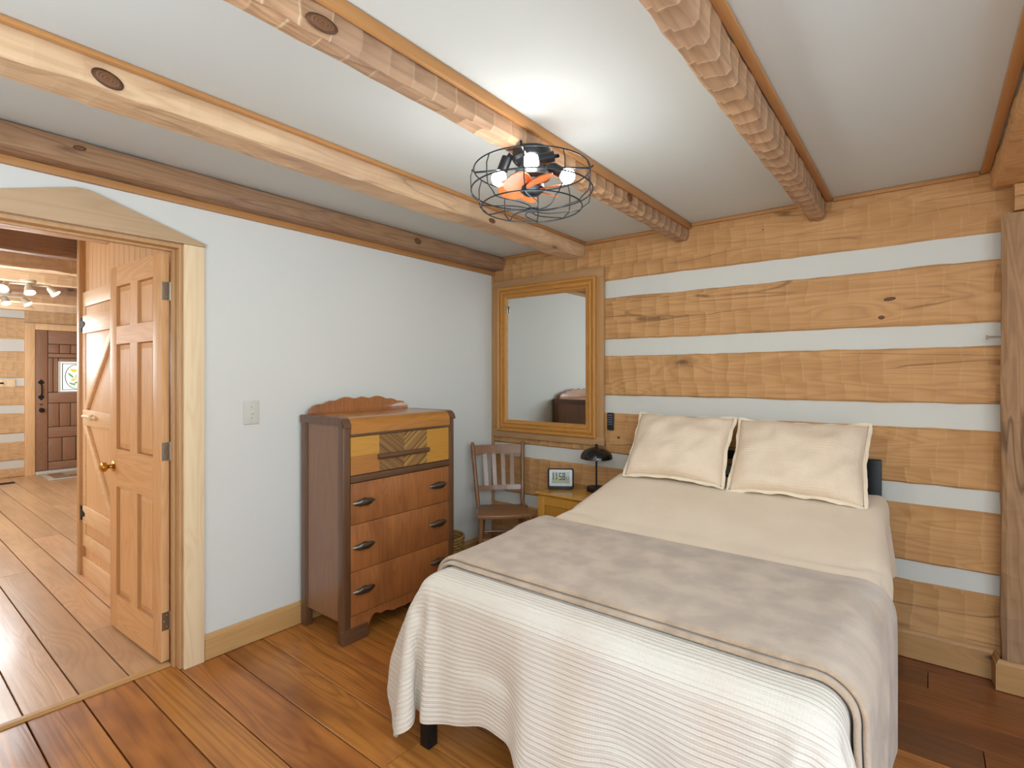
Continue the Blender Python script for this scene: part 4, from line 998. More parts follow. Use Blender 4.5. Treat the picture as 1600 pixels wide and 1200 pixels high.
PACK = {
'coverlet': (65, 44, [
1196,31,-4,-12,0,6,8,-6,-26,-24,-1,46,12,-9,3,2,-1,8,2,0,0,0,0,0,0,0,-1,1,0,0,0,0,0,0,0,0,0,0,0,0,0,0,0,0,0,0,0,-1,-4,-19,6,-2,-16,27,5,-19,1,9,9,-3,-17,0,-2,7,2,
1211,20,-2,-5,-3,7,10,1,-19,-31,-7,40,22,-12,3,2,-1,9,1,0,0,0,0,0,0,-1,1,0,0,0,0,0,0,0,0,0,0,0,0,0,0,0,0,0,0,0,0,0,-4,-19,5,0,-17,28,0,-18,7,10,5,-11,-10,-2,-10,0,12,
1190,24,-2,-5,-7,3,8,9,-10,-32,-18,35,29,-12,1,4,-1,8,1,0,0,0,0,0,0,-1,1,0,0,0,0,0,0,0,0,0,0,0,0,0,0,0,0,0,0,0,0,0,-3,-17,1,2,-17,31,-9,-13,12,9,-2,-14,-6,-3,-5,-1,-13,
1174,22,2,-4,-4,-6,6,10,2,-27,-29,25,38,-10,-3,5,-1,9,0,0,0,0,0,0,-1,1,0,0,0,0,0,0,0,0,0,0,0,0,0,0,0,0,0,0,0,0,0,0,-2,-14,-5,6,-18,32,-18,0,11,5,-9,-12,-4,-4,-3,-12,-10,
1163,16,6,2,-5,-4,-4,9,10,-13,-41,15,43,-7,-6,6,1,7,0,0,0,0,-1,1,0,0,0,0,0,0,0,0,0,0,0,0,0,0,0,0,0,0,0,0,0,0,0,0,-1,-12,-9,9,-18,30,-20,6,11,-2,-12,-9,-3,-4,-12,-11,11,
1169,1,13,9,0,-5,-5,1,12,1,-32,-16,54,-4,-9,7,3,5,-1,2,-2,1,0,0,0,0,0,0,0,0,0,0,0,0,0,0,0,0,0,0,0,0,0,0,0,0,0,0,0,-10,-12,9,-13,22,-17,12,6,-9,-11,-6,-3,-13,-11,11,5,
1194,-13,10,15,10,1,-6,-4,5,12,-20,-31,50,2,-10,5,5,4,0,0,0,0,0,0,0,0,0,0,0,0,0,0,0,0,0,0,0,0,0,0,0,0,0,0,0,0,0,0,0,-7,-15,11,-11,10,-2,10,-2,-12,-8,-5,-12,-13,13,5,-1,
1225,-16,0,10,15,12,2,-7,-2,11,-1,-39,39,8,-11,6,5,3,0,0,0,0,0,0,0,0,0,0,0,0,0,0,0,0,0,0,0,0,0,0,0,0,0,0,0,0,0,0,0,-5,-16,13,-9,6,-3,11,-8,-12,-6,-12,-14,13,6,-4,-4,
1243,-7,-6,-3,6,15,16,1,-7,4,11,-33,21,15,-10,4,6,2,0,0,0,0,0,0,0,0,0,0,0,0,0,0,0,0,0,0,0,0,0,0,0,0,0,0,0,0,0,0,0,-2,-18,12,-2,-7,10,2,-12,-9,-13,-15,14,4,-7,-7,-3,
1247,0,-3,-4,-8,1,16,17,2,-5,10,-1,-21,29,-9,4,6,1,0,0,0,0,0,0,0,0,0,0,0,0,0,0,0,0,0,0,0,0,0,0,0,0,0,0,0,0,0,0,0,-1,-15,2,13,-15,13,-8,-10,-15,-16,14,-4,-7,-4,3,10,
1256,-7,3,2,5,-11,-8,12,21,4,-1,11,-21,25,-10,3,7,0,0,0,0,0,0,0,0,0,0,0,0,0,0,0,0,0,0,0,0,0,0,0,0,0,0,0,0,0,0,0,0,0,-12,-1,12,-9,4,-8,-18,-18,10,-8,-5,3,6,6,4,
1290,-10,0,0,3,4,6,-17,5,23,9,2,-3,12,-7,3,5,0,0,0,0,0,0,0,0,0,0,0,0,0,0,0,0,0,0,0,0,0,0,1,-2,2,-2,2,-2,2,-2,1,0,0,-8,-2,5,3,-5,-19,-23,3,-7,4,6,9,3,2,1,
1294,1,-1,-3,-2,-3,-2,3,4,-11,25,19,-2,1,2,0,4,0,0,0,0,0,0,0,0,0,0,0,0,0,0,0,0,0,0,0,0,1,-2,2,-1,0,0,0,0,0,0,0,-1,1,-4,-1,1,2,-15,-33,-1,2,9,8,4,-2,2,1,0,
1288,3,-1,0,0,0,-3,-1,-6,-4,4,15,26,-5,7,-1,1,-1,1,0,0,0,0,0,1,-1,0,0,0,0,0,0,0,0,0,0,0,1,-1,0,0,0,0,0,0,0,0,0,0,-1,1,-1,-5,3,-49,3,14,6,1,1,0,0,1,-1,0,
1255,3,0,0,1,1,-1,-7,17,-7,-3,-2,-4,35,3,-1,0,1,-1,0,0,0,0,0,0,0,1,-1,0,0,0,0,0,0,0,0,0,1,-1,0,0,0,0,0,0,0,1,-1,0,1,0,-1,-3,-35,8,8,-10,8,-3,1,0,-1,0,1,-1,
1226,4,0,0,0,1,-1,1,0,3,0,1,5,15,8,-1,0,-1,0,1,-1,0,0,0,0,0,1,-1,0,0,0,0,0,0,0,0,0,1,-1,0,0,0,0,0,1,-1,0,0,1,0,0,1,-8,-15,-2,-3,-1,0,-1,0,0,0,-1,1,0,
1249,3,1,1,0,0,0,0,-1,0,-2,-4,15,15,8,0,-1,1,-1,0,1,-1,0,0,0,0,1,-1,0,0,0,0,0,0,0,0,0,1,-1,0,0,0,0,0,1,-1,0,1,-1,0,1,0,-7,-18,-12,5,1,1,0,0,1,-1,0,0,1,
1271,3,1,-1,0,0,-1,0,-2,0,0,-1,14,16,6,0,1,-1,0,0,0,1,-1,0,0,0,0,1,-1,0,0,0,0,0,0,0,1,-1,0,0,0,0,0,0,1,-1,0,0,1,-1,0,1,-7,-17,-13,1,0,2,1,0,2,-1,1,0,0,
1282,2,0,0,0,-1,-1,0,0,0,0,-1,15,14,7,1,-1,0,0,0,1,-1,0,0,0,0,0,1,-1,0,0,0,0,0,0,0,0,1,-1,0,0,0,0,0,1,-1,0,0,0,0,1,-1,-6,-16,-14,1,0,0,1,0,1,1,0,1,-1,
1286,2,-1,0,0,-1,0,0,0,0,0,-1,15,15,6,0,0,0,0,1,-1,0,0,0,0,0,1,-1,0,0,0,0,0,0,0,0,0,1,-1,0,0,0,0,0,1,-1,0,0,0,0,0,0,-6,-15,-15,2,-1,-1,1,1,-1,2,0,1,0,
1288,1,0,0,-1,0,0,0,0,0,0,0,13,16,6,1,-1,0,0,0,0,0,0,0,0,0,1,-1,0,0,0,0,0,0,0,0,0,1,-1,0,0,0,0,0,0,0,0,0,0,0,1,-1,-6,-15,-15,1,1,-1,0,-1,2,-1,2,0,0,
1289,1,-1,1,-1,0,0,0,0,0,-2,4,12,15,6,0,0,0,0,0,0,0,0,0,0,0,1,-1,0,0,0,0,0,0,0,0,0,1,-1,0,0,0,0,0,0,0,0,0,0,0,0,0,-6,-14,-16,1,0,1,-1,0,0,0,1,0,1,
1290,0,1,-1,0,0,0,0,-1,-1,4,-1,13,15,6,0,0,0,0,0,0,0,0,0,1,-2,2,-1,0,0,0,0,0,0,0,0,0,1,-2,2,-1,0,0,0,0,0,0,0,0,0,0,0,-6,-14,-15,-1,1,0,1,-1,0,0,0,2,-1,
1290,0,1,-1,0,0,0,-1,-1,4,-2,1,13,15,7,-2,1,0,0,0,0,0,1,-2,2,-1,0,0,0,0,0,0,0,0,0,0,0,0,0,1,-2,2,-1,0,0,0,0,0,0,0,0,0,-6,-15,-11,-6,3,0,0,1,-1,0,0,1,0,
1290,0,1,-1,0,0,-1,-1,3,1,-3,2,12,18,4,0,0,0,0,0,0,0,0,0,0,0,0,0,0,0,0,0,0,0,0,0,0,0,0,0,0,1,-2,2,-2,2,-2,2,-2,1,0,0,-4,-18,-9,-6,0,2,0,0,1,-1,0,1,0,
1290,0,1,-1,0,-1,0,1,1,0,-3,5,9,19,4,0,0,0,0,0,0,0,0,0,0,0,0,0,0,0,0,0,0,0,0,0,0,0,0,0,0,0,0,0,0,0,0,0,0,0,0,0,-4,-18,-9,-5,-1,1,1,0,0,1,-1,0,2,
1290,0,1,-1,0,-1,0,1,2,-3,0,3,10,20,3,0,0,0,0,0,0,0,0,0,0,0,0,0,0,0,0,0,0,0,0,0,0,0,0,0,0,0,0,0,0,0,0,0,0,0,0,0,-3,-20,-9,-3,-2,1,1,0,0,1,-1,0,1,
1290,0,1,-1,0,-1,0,2,0,-2,0,3,10,20,3,0,0,0,0,0,0,0,0,0,0,0,0,0,0,0,0,0,0,0,0,0,0,0,0,0,0,0,0,0,0,0,0,0,0,0,0,0,-3,-20,-9,-4,0,0,1,0,0,1,-1,0,1,
1290,0,1,-1,0,-1,1,0,0,0,0,2,8,23,2,0,0,0,0,0,0,0,0,0,0,0,0,0,0,0,0,0,0,0,0,0,0,0,0,0,0,0,0,0,0,0,0,0,0,0,0,0,-2,-22,-9,-2,-1,0,1,0,0,1,-1,1,-1,
1290,0,0,1,-1,0,-1,1,0,0,0,2,8,23,2,0,0,0,0,0,0,0,0,0,0,0,0,0,0,0,0,0,0,0,0,0,0,0,0,0,0,0,0,0,0,0,0,0,0,0,0,0,-2,-22,-10,-1,-1,1,0,0,0,1,-1,1,-1,
1290,0,0,0,1,-1,-1,1,0,0,0,2,7,25,1,0,0,0,0,0,0,0,0,0,0,0,0,0,0,0,0,0,0,0,0,0,0,0,0,0,0,0,0,0,0,0,0,0,0,0,0,0,-1,-25,-7,-2,-1,1,0,0,1,-1,0,1,-1,
1290,0,0,0,1,-1,0,0,-1,2,-2,4,5,26,1,0,0,0,0,0,0,0,0,0,0,0,0,0,0,0,0,0,0,0,0,0,0,0,0,0,0,0,0,0,0,0,0,0,0,0,0,0,-1,-25,-8,-1,0,0,0,1,-1,0,1,-1,0,
1290,0,0,0,0,1,-1,0,0,0,0,2,5,28,0,0,0,0,0,0,0,0,0,0,0,0,0,0,0,0,0,0,0,0,0,0,0,0,0,0,0,0,0,0,0,0,0,0,0,0,0,0,0,-28,-5,-2,0,0,1,-1,0,1,-1,0,0,
1290,0,0,0,0,0,0,1,-1,0,0,3,3,29,0,0,0,0,0,0,0,0,0,0,0,0,0,0,0,0,0,0,0,0,0,0,0,0,0,0,0,0,0,0,0,0,0,0,0,0,0,0,0,-29,-3,-3,0,1,-1,0,1,-1,0,0,0,
1290,0,-1,1,0,0,1,-1,0,1,-1,4,1,30,0,0,0,0,0,0,0,0,0,0,0,0,0,0,0,0,0,0,0,0,0,0,0,0,0,0,0,0,0,0,0,0,0,0,0,0,0,0,0,-30,-1,-4,1,-1,1,-1,1,-1,0,-1,1,
1290,-1,1,-1,1,0,0,0,0,1,-1,0,11,24,0,0,0,0,0,0,0,0,0,0,0,0,0,0,0,0,0,0,0,0,0,0,0,0,0,0,0,0,0,0,0,0,0,0,0,0,0,0,0,-25,-8,-2,0,1,-1,0,0,0,-1,0,1,
1290,-1,0,0,0,1,0,0,0,0,-4,14,-2,27,0,0,0,0,0,0,0,0,0,0,0,0,0,0,0,0,0,0,0,0,0,0,0,0,0,0,0,0,0,0,0,0,0,0,0,0,0,0,0,-27,3,-15,4,0,0,0,-1,0,0,0,1,
1290,0,-1,-1,1,-1,2,0,-1,0,-2,18,-9,29,0,0,0,0,0,0,0,0,0,0,0,0,0,0,0,0,0,0,0,0,0,0,0,0,0,0,0,0,0,0,0,0,0,0,0,0,0,0,0,-29,9,-18,2,1,0,-1,0,-1,0,1,1,
1290,0,0,-1,-1,0,0,1,0,0,-1,20,-14,31,0,0,0,0,0,0,0,0,0,0,0,0,0,0,0,0,0,0,0,0,0,0,0,0,0,0,0,0,0,0,0,0,0,0,0,0,0,0,0,-31,14,-20,1,1,-1,-1,-1,1,1,1,0,
1290,0,1,-1,-1,-1,-1,0,1,1,-1,22,-17,32,0,0,0,0,0,0,0,0,0,0,0,0,0,0,0,0,0,0,0,0,0,0,0,0,0,0,0,0,0,0,0,0,0,0,0,0,0,0,0,-32,17,-21,0,-2,0,0,1,1,1,1,-1,
1290,1,-1,0,0,0,-1,-2,-2,1,2,23,-18,32,0,0,0,0,0,0,0,0,0,0,0,0,0,0,0,0,0,0,0,0,0,0,0,0,0,0,0,0,0,0,0,0,0,0,0,0,0,0,0,-32,18,-23,-3,1,1,2,1,0,0,1,-1,
1290,0,1,-1,0,0,0,0,-2,-3,-2,24,-11,29,0,0,0,0,0,0,0,0,0,0,0,0,0,0,0,0,0,0,0,0,0,0,0,0,0,0,0,0,0,0,0,0,0,0,0,0,0,0,0,-29,11,-25,4,2,2,0,0,0,1,-1,0,
1290,0,0,1,-1,0,0,0,0,0,-2,-1,17,21,0,0,0,0,0,0,0,0,0,0,0,0,0,0,0,0,0,0,0,0,0,0,0,0,0,0,0,0,0,0,0,0,0,0,0,0,0,0,0,-21,-17,1,2,0,0,0,0,1,-1,0,0,
1290,0,0,0,0,1,-1,0,0,0,-1,6,0,30,0,0,0,0,0,0,0,0,0,0,0,0,0,0,0,0,0,0,0,0,0,0,0,0,0,0,0,0,0,0,0,0,0,0,0,0,0,0,0,-30,0,-6,1,0,0,1,-1,0,0,0,0,
-2007,-16,1,-7,-1,6,17,24,10,-12,-2,10,-48,-10,3,49,1,-14,-9,-2,0,0,-2,-1,4,3,-4,-3,4,1,-3,-1,3,1,-2,-2,0,5,-2,-1,-1,1,0,0,0,0,0,-5,-14,-14,2,62,4,-12,-37,-18,1,5,14,24,14,0,1,1,2,
-1976,-19,-1,-4,-1,4,11,23,19,-5,-8,13,-44,-16,3,48,2,-16,-8,-1,0,0,-2,-1,4,3,-4,-3,4,1,-3,-1,3,1,-2,-2,1,3,-1,-1,-1,1,0,0,0,1,-2,-2,-13,-17,3,60,4,-15,-39,-13,3,10,20,20,6,1,0,0,1,
-1968,-13,-4,-4,-4,1,8,16,26,6,-15,18,-42,-20,2,47,2,-16,-8,-1,2,-1,-2,-1,5,1,-3,-2,2,2,-3,-1,3,1,-2,-2,1,3,-1,-1,-1,1,0,0,0,1,-1,-2,-12,-17,0,60,6,-23,-37,-7,5,16,22,13,2,1,1,-1,-4,
-1953,-16,2,-4,-4,-3,3,12,24,20,-14,14,-34,-25,-2,50,-1,-16,-6,-1,2,-1,-1,-2,4,2,-3,-2,2,2,-3,-1,3,1,-2,-2,1,3,-1,-2,1,0,0,0,0,1,-1,-1,-9,-20,-2,61,5,-29,-35,0,10,19,20,7,1,0,0,-3,-30,
-1934,-22,7,1,-5,-3,-3,7,19,27,-3,8,-28,-26,-7,50,-1,-17,-4,-1,1,1,-2,-2,4,2,-3,-2,2,1,-1,-1,1,1,-1,-1,1,1,-1,0,0,0,0,0,0,1,-1,0,-8,-19,-5,59,7,-37,-29,5,15,22,14,3,0,0,-3,-31,-12,
-1910,-25,3,6,2,-6,-3,-1,14,27,17,-7,-17,-28,-10,50,-3,-17,-3,1,0,1,-2,-1,2,2,-2,-1,2,-1,0,-1,2,-1,0,0,-1,2,-1,0,0,0,0,0,0,0,1,-1,-5,-19,-9,59,8,-47,-18,9,21,19,8,1,0,-2,-33,-11,-2,
-1896,-15,-9,0,8,2,-7,-3,4,22,31,-6,-9,-35,-11,51,-7,-15,-2,1,0,1,-2,-1,3,0,-1,0,0,0,0,0,0,0,0,0,0,0,0,0,0,0,0,0,0,0,1,-1,-2,-20,-10,56,8,-56,-3,14,23,14,2,1,-1,-35,-11,-1,0,
-1903,1,-12,-12,-1,7,2,-6,-2,9,36,9,-7,-39,-12,50,-10,-13,-1,1,0,0,0,-1,1,1,-1,0,0,0,0,0,0,0,0,0,0,0,0,0,0,0,0,0,0,0,1,-1,-1,-16,-15,54,7,-54,-2,25,20,8,1,-1,-37,-9,-1,1,0,
-1930,12,-5,-12,-15,-5,8,1,-6,2,20,34,-5,-41,-14,48,-12,-10,-1,1,0,0,0,-1,1,1,-1,0,0,0,0,0,0,0,0,0,0,0,0,0,0,0,0,0,0,0,1,-2,2,-14,-18,53,1,-53,12,27,14,4,0,-39,-8,-2,3,3,9,
-1962,13,0,-1,-10,-16,-11,6,2,-4,9,34,12,-41,-19,47,-14,-7,-1,1,0,0,0,0,0,0,0,0,0,0,0,0,0,0,0,0,0,0,0,0,0,0,0,0,0,0,1,-3,4,-10,-21,55,-18,-36,22,24,7,2,-40,-8,1,5,9,10,6,
-1993,12,0,1,1,-3,-18,-15,1,3,0,23,28,-33,-24,44,-16,-4,-1,1,0,0,0,0,0,0,0,0,0,0,0,0,0,0,0,0,0,0,0,0,0,0,0,0,0,0,0,-1,3,-6,-22,52,-30,-19,33,11,6,-41,-6,4,10,10,5,1,1,
-1991,-2,5,3,4,3,2,-10,-23,-4,6,3,39,-20,-27,40,-19,1,-2,1,0,0,0,0,0,0,0,0,0,0,0,0,0,0,0,0,0,0,0,0,0,0,0,0,0,0,0,-1,2,-1,-22,45,-40,15,16,13,-42,-3,12,10,6,1,-3,-1,-1,
-1956,-6,2,-2,2,2,6,5,6,-22,-15,16,-5,29,-34,31,-17,3,-1,0,0,0,0,0,0,0,0,0,0,0,0,0,0,0,0,0,0,0,0,0,0,0,0,0,-1,1,1,-2,2,0,-16,31,-28,17,18,-36,3,16,5,-1,-4,2,-2,-2,0,
-1922,-5,0,-1,0,0,0,-3,7,3,11,-32,23,-15,16,-4,1,-1,0,0,0,0,0,0,0,0,0,0,0,0,0,0,0,0,0,0,0,0,0,0,0,0,0,0,0,0,0,0,0,-1,-3,7,8,-7,-10,10,8,-3,-3,-1,0,-1,0,0,-1,
-1913,-3,-1,1,0,2,-1,-7,15,-11,-4,0,2,6,1,1,0,-1,0,0,0,1,-1,0,0,0,0,0,0,0,0,0,0,0,0,0,0,0,0,0,0,0,0,0,0,-1,1,0,0,-1,-1,3,1,7,2,-12,11,-9,2,1,-1,1,-1,1,-1,
-1894,-2,0,0,0,0,0,-1,0,-2,0,1,1,0,3,1,0,-1,0,0,0,0,0,0,1,-1,0,0,0,0,0,0,0,0,0,0,0,0,0,0,0,0,0,0,0,-1,1,0,0,0,-2,0,7,-1,1,0,0,0,0,-1,0,1,-1,1,-1,
-1868,-1,-2,1,-1,1,-1,1,0,0,0,1,-1,-1,3,1,-1,0,1,-1,0,0,0,0,0,0,0,0,0,0,0,0,0,0,0,0,0,0,0,0,0,0,0,0,0,0,0,-1,1,0,-1,1,3,-1,-1,1,0,1,0,-1,2,-1,0,1,-1,
-1841,-1,-1,1,-1,1,-1,1,0,0,-1,1,-1,0,2,0,0,0,0,1,-1,0,0,0,0,0,0,0,0,0,0,0,0,0,0,0,0,0,0,0,0,0,0,0,0,0,0,-1,1,0,0,0,2,0,-1,0,1,-1,0,1,-1,1,0,0,0,
-1808,-1,0,0,0,-1,1,0,0,-1,1,0,-1,1,0,1,0,0,1,-1,0,0,0,0,0,0,0,0,0,0,0,0,0,0,0,0,0,0,0,0,0,0,0,0,0,0,0,-1,1,0,0,1,0,1,-1,0,0,1,-1,0,0,1,-1,0,0,
-1773,-1,0,0,-1,1,0,0,0,-1,1,0,-1,1,0,1,0,0,0,0,1,-1,0,0,0,0,0,0,0,0,0,0,0,0,0,0,0,0,0,0,0,0,0,0,0,-1,1,0,0,0,0,1,0,1,-1,0,0,0,1,-1,0,0,0,1,-1,
-1738,-1,0,-1,1,0,0,0,-1,1,0,-1,1,0,1,-1,1,0,0,1,-1,0,0,0,0,0,0,0,0,0,0,0,0,0,0,0,0,0,0,0,0,0,0,0,0,0,-1,1,0,0,1,-1,1,0,1,-1,0,0,0,1,-1,0,0,0,1,
-1703,-1,-1,1,0,0,0,-1,1,0,-1,1,0,0,1,-1,1,0,0,0,0,0,1,-1,0,0,0,0,0,0,0,0,0,0,0,0,0,0,0,0,0,0,0,0,-1,1,0,0,0,0,1,-1,1,0,0,1,-1,0,0,0,1,-1,0,0,0,
-1668,-2,1,0,0,0,-1,1,0,0,-1,1,0,0,1,0,-1,1,0,0,1,-1,0,0,0,0,0,0,0,0,0,0,0,0,0,0,0,0,0,0,0,0,0,0,0,-1,1,0,0,1,-1,0,1,0,0,0,1,-1,0,0,1,-1,0,0,0,
-1634,-1,0,0,0,-1,1,0,0,-1,1,0,0,0,1,0,-1,1,0,0,0,0,0,1,-1,0,0,0,0,0,0,0,0,0,0,0,0,0,0,0,0,0,0,-1,1,0,0,0,0,0,1,-1,1,0,0,0,1,-1,0,0,1,-1,0,0,0,
-1599,-1,0,0,0,-1,1,0,0,-1,1,0,-1,2,0,0,0,-1,1,0,0,1,-1,0,0,0,0,0,0,0,0,0,0,0,0,0,0,0,0,0,0,0,0,0,0,-1,1,0,0,1,-1,0,0,2,-1,0,1,-1,0,0,0,1,-1,0,0,
-1564,-1,0,0,0,-1,1,0,-1,1,0,0,-1,2,0,0,-1,1,0,0,0,0,0,0,0,0,0,0,1,-1,0,0,0,0,0,0,0,0,0,0,0,-1,1,0,0,0,0,0,0,1,-1,0,0,1,1,-1,0,1,-1,0,0,0,1,-1,0,
-1529,-1,0,0,-1,1,0,0,-1,1,0,0,-1,2,0,0,0,0,-1,1,0,1,-1,0,0,0,0,0,0,0,0,0,0,0,0,0,0,0,0,0,0,0,0,0,0,-1,1,0,1,-1,0,0,0,1,1,-1,0,0,1,-1,0,0,0,1,-1,
-1494,-1,0,-1,1,0,0,0,-1,1,0,-1,1,1,0,0,-1,1,0,0,0,0,0,0,0,0,0,0,0,0,0,0,0,0,0,0,0,0,0,0,0,0,0,0,0,0,0,0,0,1,-1,0,0,1,1,-1,0,0,1,-1,0,0,0,1,-1,
-1459,-1,0,-1,1,0,0,-1,1,0,0,-1,1,1,0,0,0,0,0,0,0,0,0,0,0,0,0,0,0,0,0,0,0,0,0,0,0,0,0,0,0,0,0,0,0,0,0,0,0,0,0,0,0,1,0,1,-1,0,0,1,-1,0,0,1,-1,
-1424,-1,0,-1,1,0,-1,1,0,0,0,-1,1,1,0,0,-1,1,0,0,0,0,0,0,0,0,0,0,0,0,0,0,0,0,0,0,0,0,0,0,0,0,0,0,0,0,0,0,0,1,-1,0,0,1,1,-1,0,0,0,1,-1,0,0,0,1,
-1389,-1,-1,1,0,0,-1,1,0,0,-1,1,0,1,0,0,0,0,0,0,0,0,0,0,0,0,0,0,0,0,0,0,0,0,0,0,0,0,0,0,0,0,0,0,0,0,0,0,0,0,0,0,0,1,0,1,-1,0,0,0,1,-1,0,0,1,
-1354,-1,-1,1,0,0,-1,1,0,0,-1,1,0,1,0,0,0,0,0,0,0,0,0,0,0,0,0,0,0,0,0,0,0,0,0,0,0,0,0,0,0,0,0,0,0,0,0,0,0,0,0,0,0,1,0,0,1,-1,0,0,1,-1,0,0,1,
-1319,-1,-1,1,0,-1,1,0,0,0,-1,1,0,1,0,0,0,0,0,0,0,0,0,0,0,0,0,0,0,0,0,0,0,0,0,0,0,0,0,0,0,0,0,0,0,0,0,0,0,0,0,0,0,1,0,1,-1,0,0,0,1,-1,0,0,1,
-1284,-1,-1,1,0,0,-1,1,0,0,0,-1,1,1,0,0,0,0,0,0,0,0,0,0,0,0,0,0,0,0,0,0,0,0,0,0,0,0,0,0,0,0,0,0,0,0,0,0,0,0,0,0,0,1,0,0,1,-1,0,0,1,-1,0,0,1,
-1249,-1,-1,1,0,-1,1,0,0,0,-1,1,0,1,0,0,0,0,0,0,0,0,0,0,0,0,0,0,0,0,0,0,0,0,0,0,0,0,0,0,0,0,0,0,0,0,0,0,0,0,0,0,0,1,0,1,-1,0,0,0,1,-1,0,1,-1,
-1214,-1,-1,1,0,-1,1,0,0,-1,1,0,0,1,0,0,0,0,0,0,0,0,0,0,0,0,0,0,0,0,0,0,0,0,0,0,0,0,0,0,0,0,0,0,0,0,0,0,0,0,0,0,0,1,0,0,1,-1,0,0,0,1,-1,0,1,
-1179,-1,-1,1,0,-1,1,0,-1,1,-1,2,-1,1,0,0,0,0,0,0,0,0,0,0,0,0,0,0,0,0,0,0,0,0,0,0,0,0,0,0,0,0,0,0,0,0,0,0,0,0,0,0,0,0,1,1,-1,1,-1,0,0,1,-1,0,1,
-1144,-2,1,0,-1,1,0,-1,1,0,-1,2,-1,1,0,0,0,0,0,0,0,0,0,0,0,0,0,0,0,0,0,0,0,0,0,0,0,0,0,0,0,0,0,0,0,0,0,0,0,0,0,0,0,1,-1,2,-1,0,1,-1,0,0,1,-1,1,
-1109,-2,1,-1,1,0,0,-1,1,0,-1,2,-1,1,0,0,0,0,0,0,0,0,0,0,0,0,0,0,0,0,0,0,0,0,0,0,0,0,0,0,0,0,0,0,0,0,0,0,0,0,0,0,0,1,-1,2,-1,0,0,1,-1,0,1,-1,0,
-1074,-2,1,-1,1,0,-1,1,0,0,-1,2,-2,2,0,0,0,0,0,0,0,0,0,0,0,0,0,0,0,0,0,0,0,0,0,0,0,0,0,0,0,0,0,0,0,0,0,0,0,0,0,0,0,2,-2,2,-1,0,0,0,1,-1,0,1,-1,
-1040,-1,0,-1,1,-1,1,0,0,-1,2,-1,-1,2,0,0,0,0,0,0,0,0,0,0,0,0,0,0,0,0,0,0,0,0,0,0,0,0,0,0,0,0,0,0,0,0,0,0,0,0,0,0,0,2,-1,-1,1,0,1,-1,0,1,-1,1,-1,
-1004,-2,1,-1,1,-1,1,-1,1,0,1,-1,-1,2,0,0,0,0,0,0,0,0,0,0,0,0,0,0,0,0,0,0,0,0,0,0,0,0,0,0,0,0,0,0,0,0,0,0,0,0,0,0,0,2,-1,-1,1,0,1,-1,1,-1,0,1,-1,
-969,-2,1,-1,1,0,-1,1,-1,1,-1,2,-1,1,0,0,0,0,0,0,0,0,0,0,0,0,0,0,0,0,0,0,0,0,0,0,0,0,0,0,0,0,0,0,0,0,0,0,0,0,0,0,0,1,-1,1,1,-1,1,-1,1,-1,1,-1,0,
-934,-1,-1,1,-1,1,-1,1,-1,1,-1,1,1,0,0,0,0,0,0,0,0,0,0,0,0,0,0,0,0,0,0,0,0,0,0,0,0,0,0,0,0,0,0,0,0,0,0,0,0,0,0,0,0,0,1,1,-1,1,-1,0,1,-1,1,-1,1,
9,0,17,5,0,0,-3,-5,-7,-2,0,-2,0,1,-1,-4,-1,2,0,0,1,-1,0,0,0,0,0,0,0,0,0,0,0,0,0,0,0,0,0,0,0,0,0,0,0,0,0,0,1,3,-1,-9,2,-3,-1,0,0,0,-3,-6,-4,0,0,9,12,
9,21,1,0,1,-1,-1,-5,-6,-5,0,-1,-2,2,0,-5,-1,2,0,0,1,-1,0,0,0,0,0,0,0,0,0,0,0,0,0,0,0,0,0,0,0,0,0,0,0,0,0,0,0,4,0,-11,3,-3,-1,0,0,-1,-5,-5,-2,0,-1,0,5,
35,22,0,0,1,-1,0,-3,-6,-7,-1,-2,0,1,-1,-4,0,1,0,0,0,0,1,-1,0,0,0,0,0,0,0,0,0,0,0,0,0,0,0,0,0,0,0,-1,1,0,0,0,1,2,1,-10,1,-2,-1,0,0,-3,-6,-3,-1,0,-1,0,-2,
62,22,0,0,0,1,-1,-1,-5,-8,-3,-1,-1,0,1,-5,0,1,0,0,0,0,1,-1,0,0,0,0,0,0,0,0,0,0,0,0,0,0,0,0,0,0,0,-1,1,0,0,0,1,1,2,-10,1,-2,-1,0,-1,-5,-5,-1,-2,1,-1,-1,-4,
89,22,0,0,0,1,-1,0,-3,-8,-5,-2,-2,2,0,-5,0,1,0,0,0,0,0,0,0,1,-1,0,0,0,0,0,0,0,0,0,0,0,0,-1,1,0,0,0,0,0,0,0,0,3,1,-11,2,-3,1,-1,-4,-4,-4,-1,0,-1,-1,-4,0,
113,25,-3,0,0,1,-1,0,-1,-6,-9,-1,-2,1,0,-6,2,0,0,0,0,0,0,0,0,1,-1,0,0,0,0,0,0,0,0,0,0,0,0,0,-1,1,0,0,0,0,0,0,0,2,2,-11,2,-3,1,-2,-5,-4,-3,0,-1,-1,-4,0,-1,
133,28,-2,-3,-1,0,0,0,0,-4,-8,-5,-2,0,1,-5,1,0,0,0,0,0,0,0,0,0,0,0,0,0,0,1,-1,0,-1,1,0,0,0,0,0,0,0,0,0,0,0,0,0,1,3,-10,0,-2,0,-3,-5,-3,-2,-1,-1,-4,0,-1,0,
149,31,-2,-2,-4,-1,0,0,0,-1,-8,-7,-3,1,0,-5,0,2,-1,0,0,0,0,0,0,0,0,0,0,1,-1,0,0,0,0,-1,1,0,0,0,0,0,0,0,0,0,0,0,0,1,3,-11,0,-1,0,-5,-5,-3,0,-2,-3,-2,0,0,0,
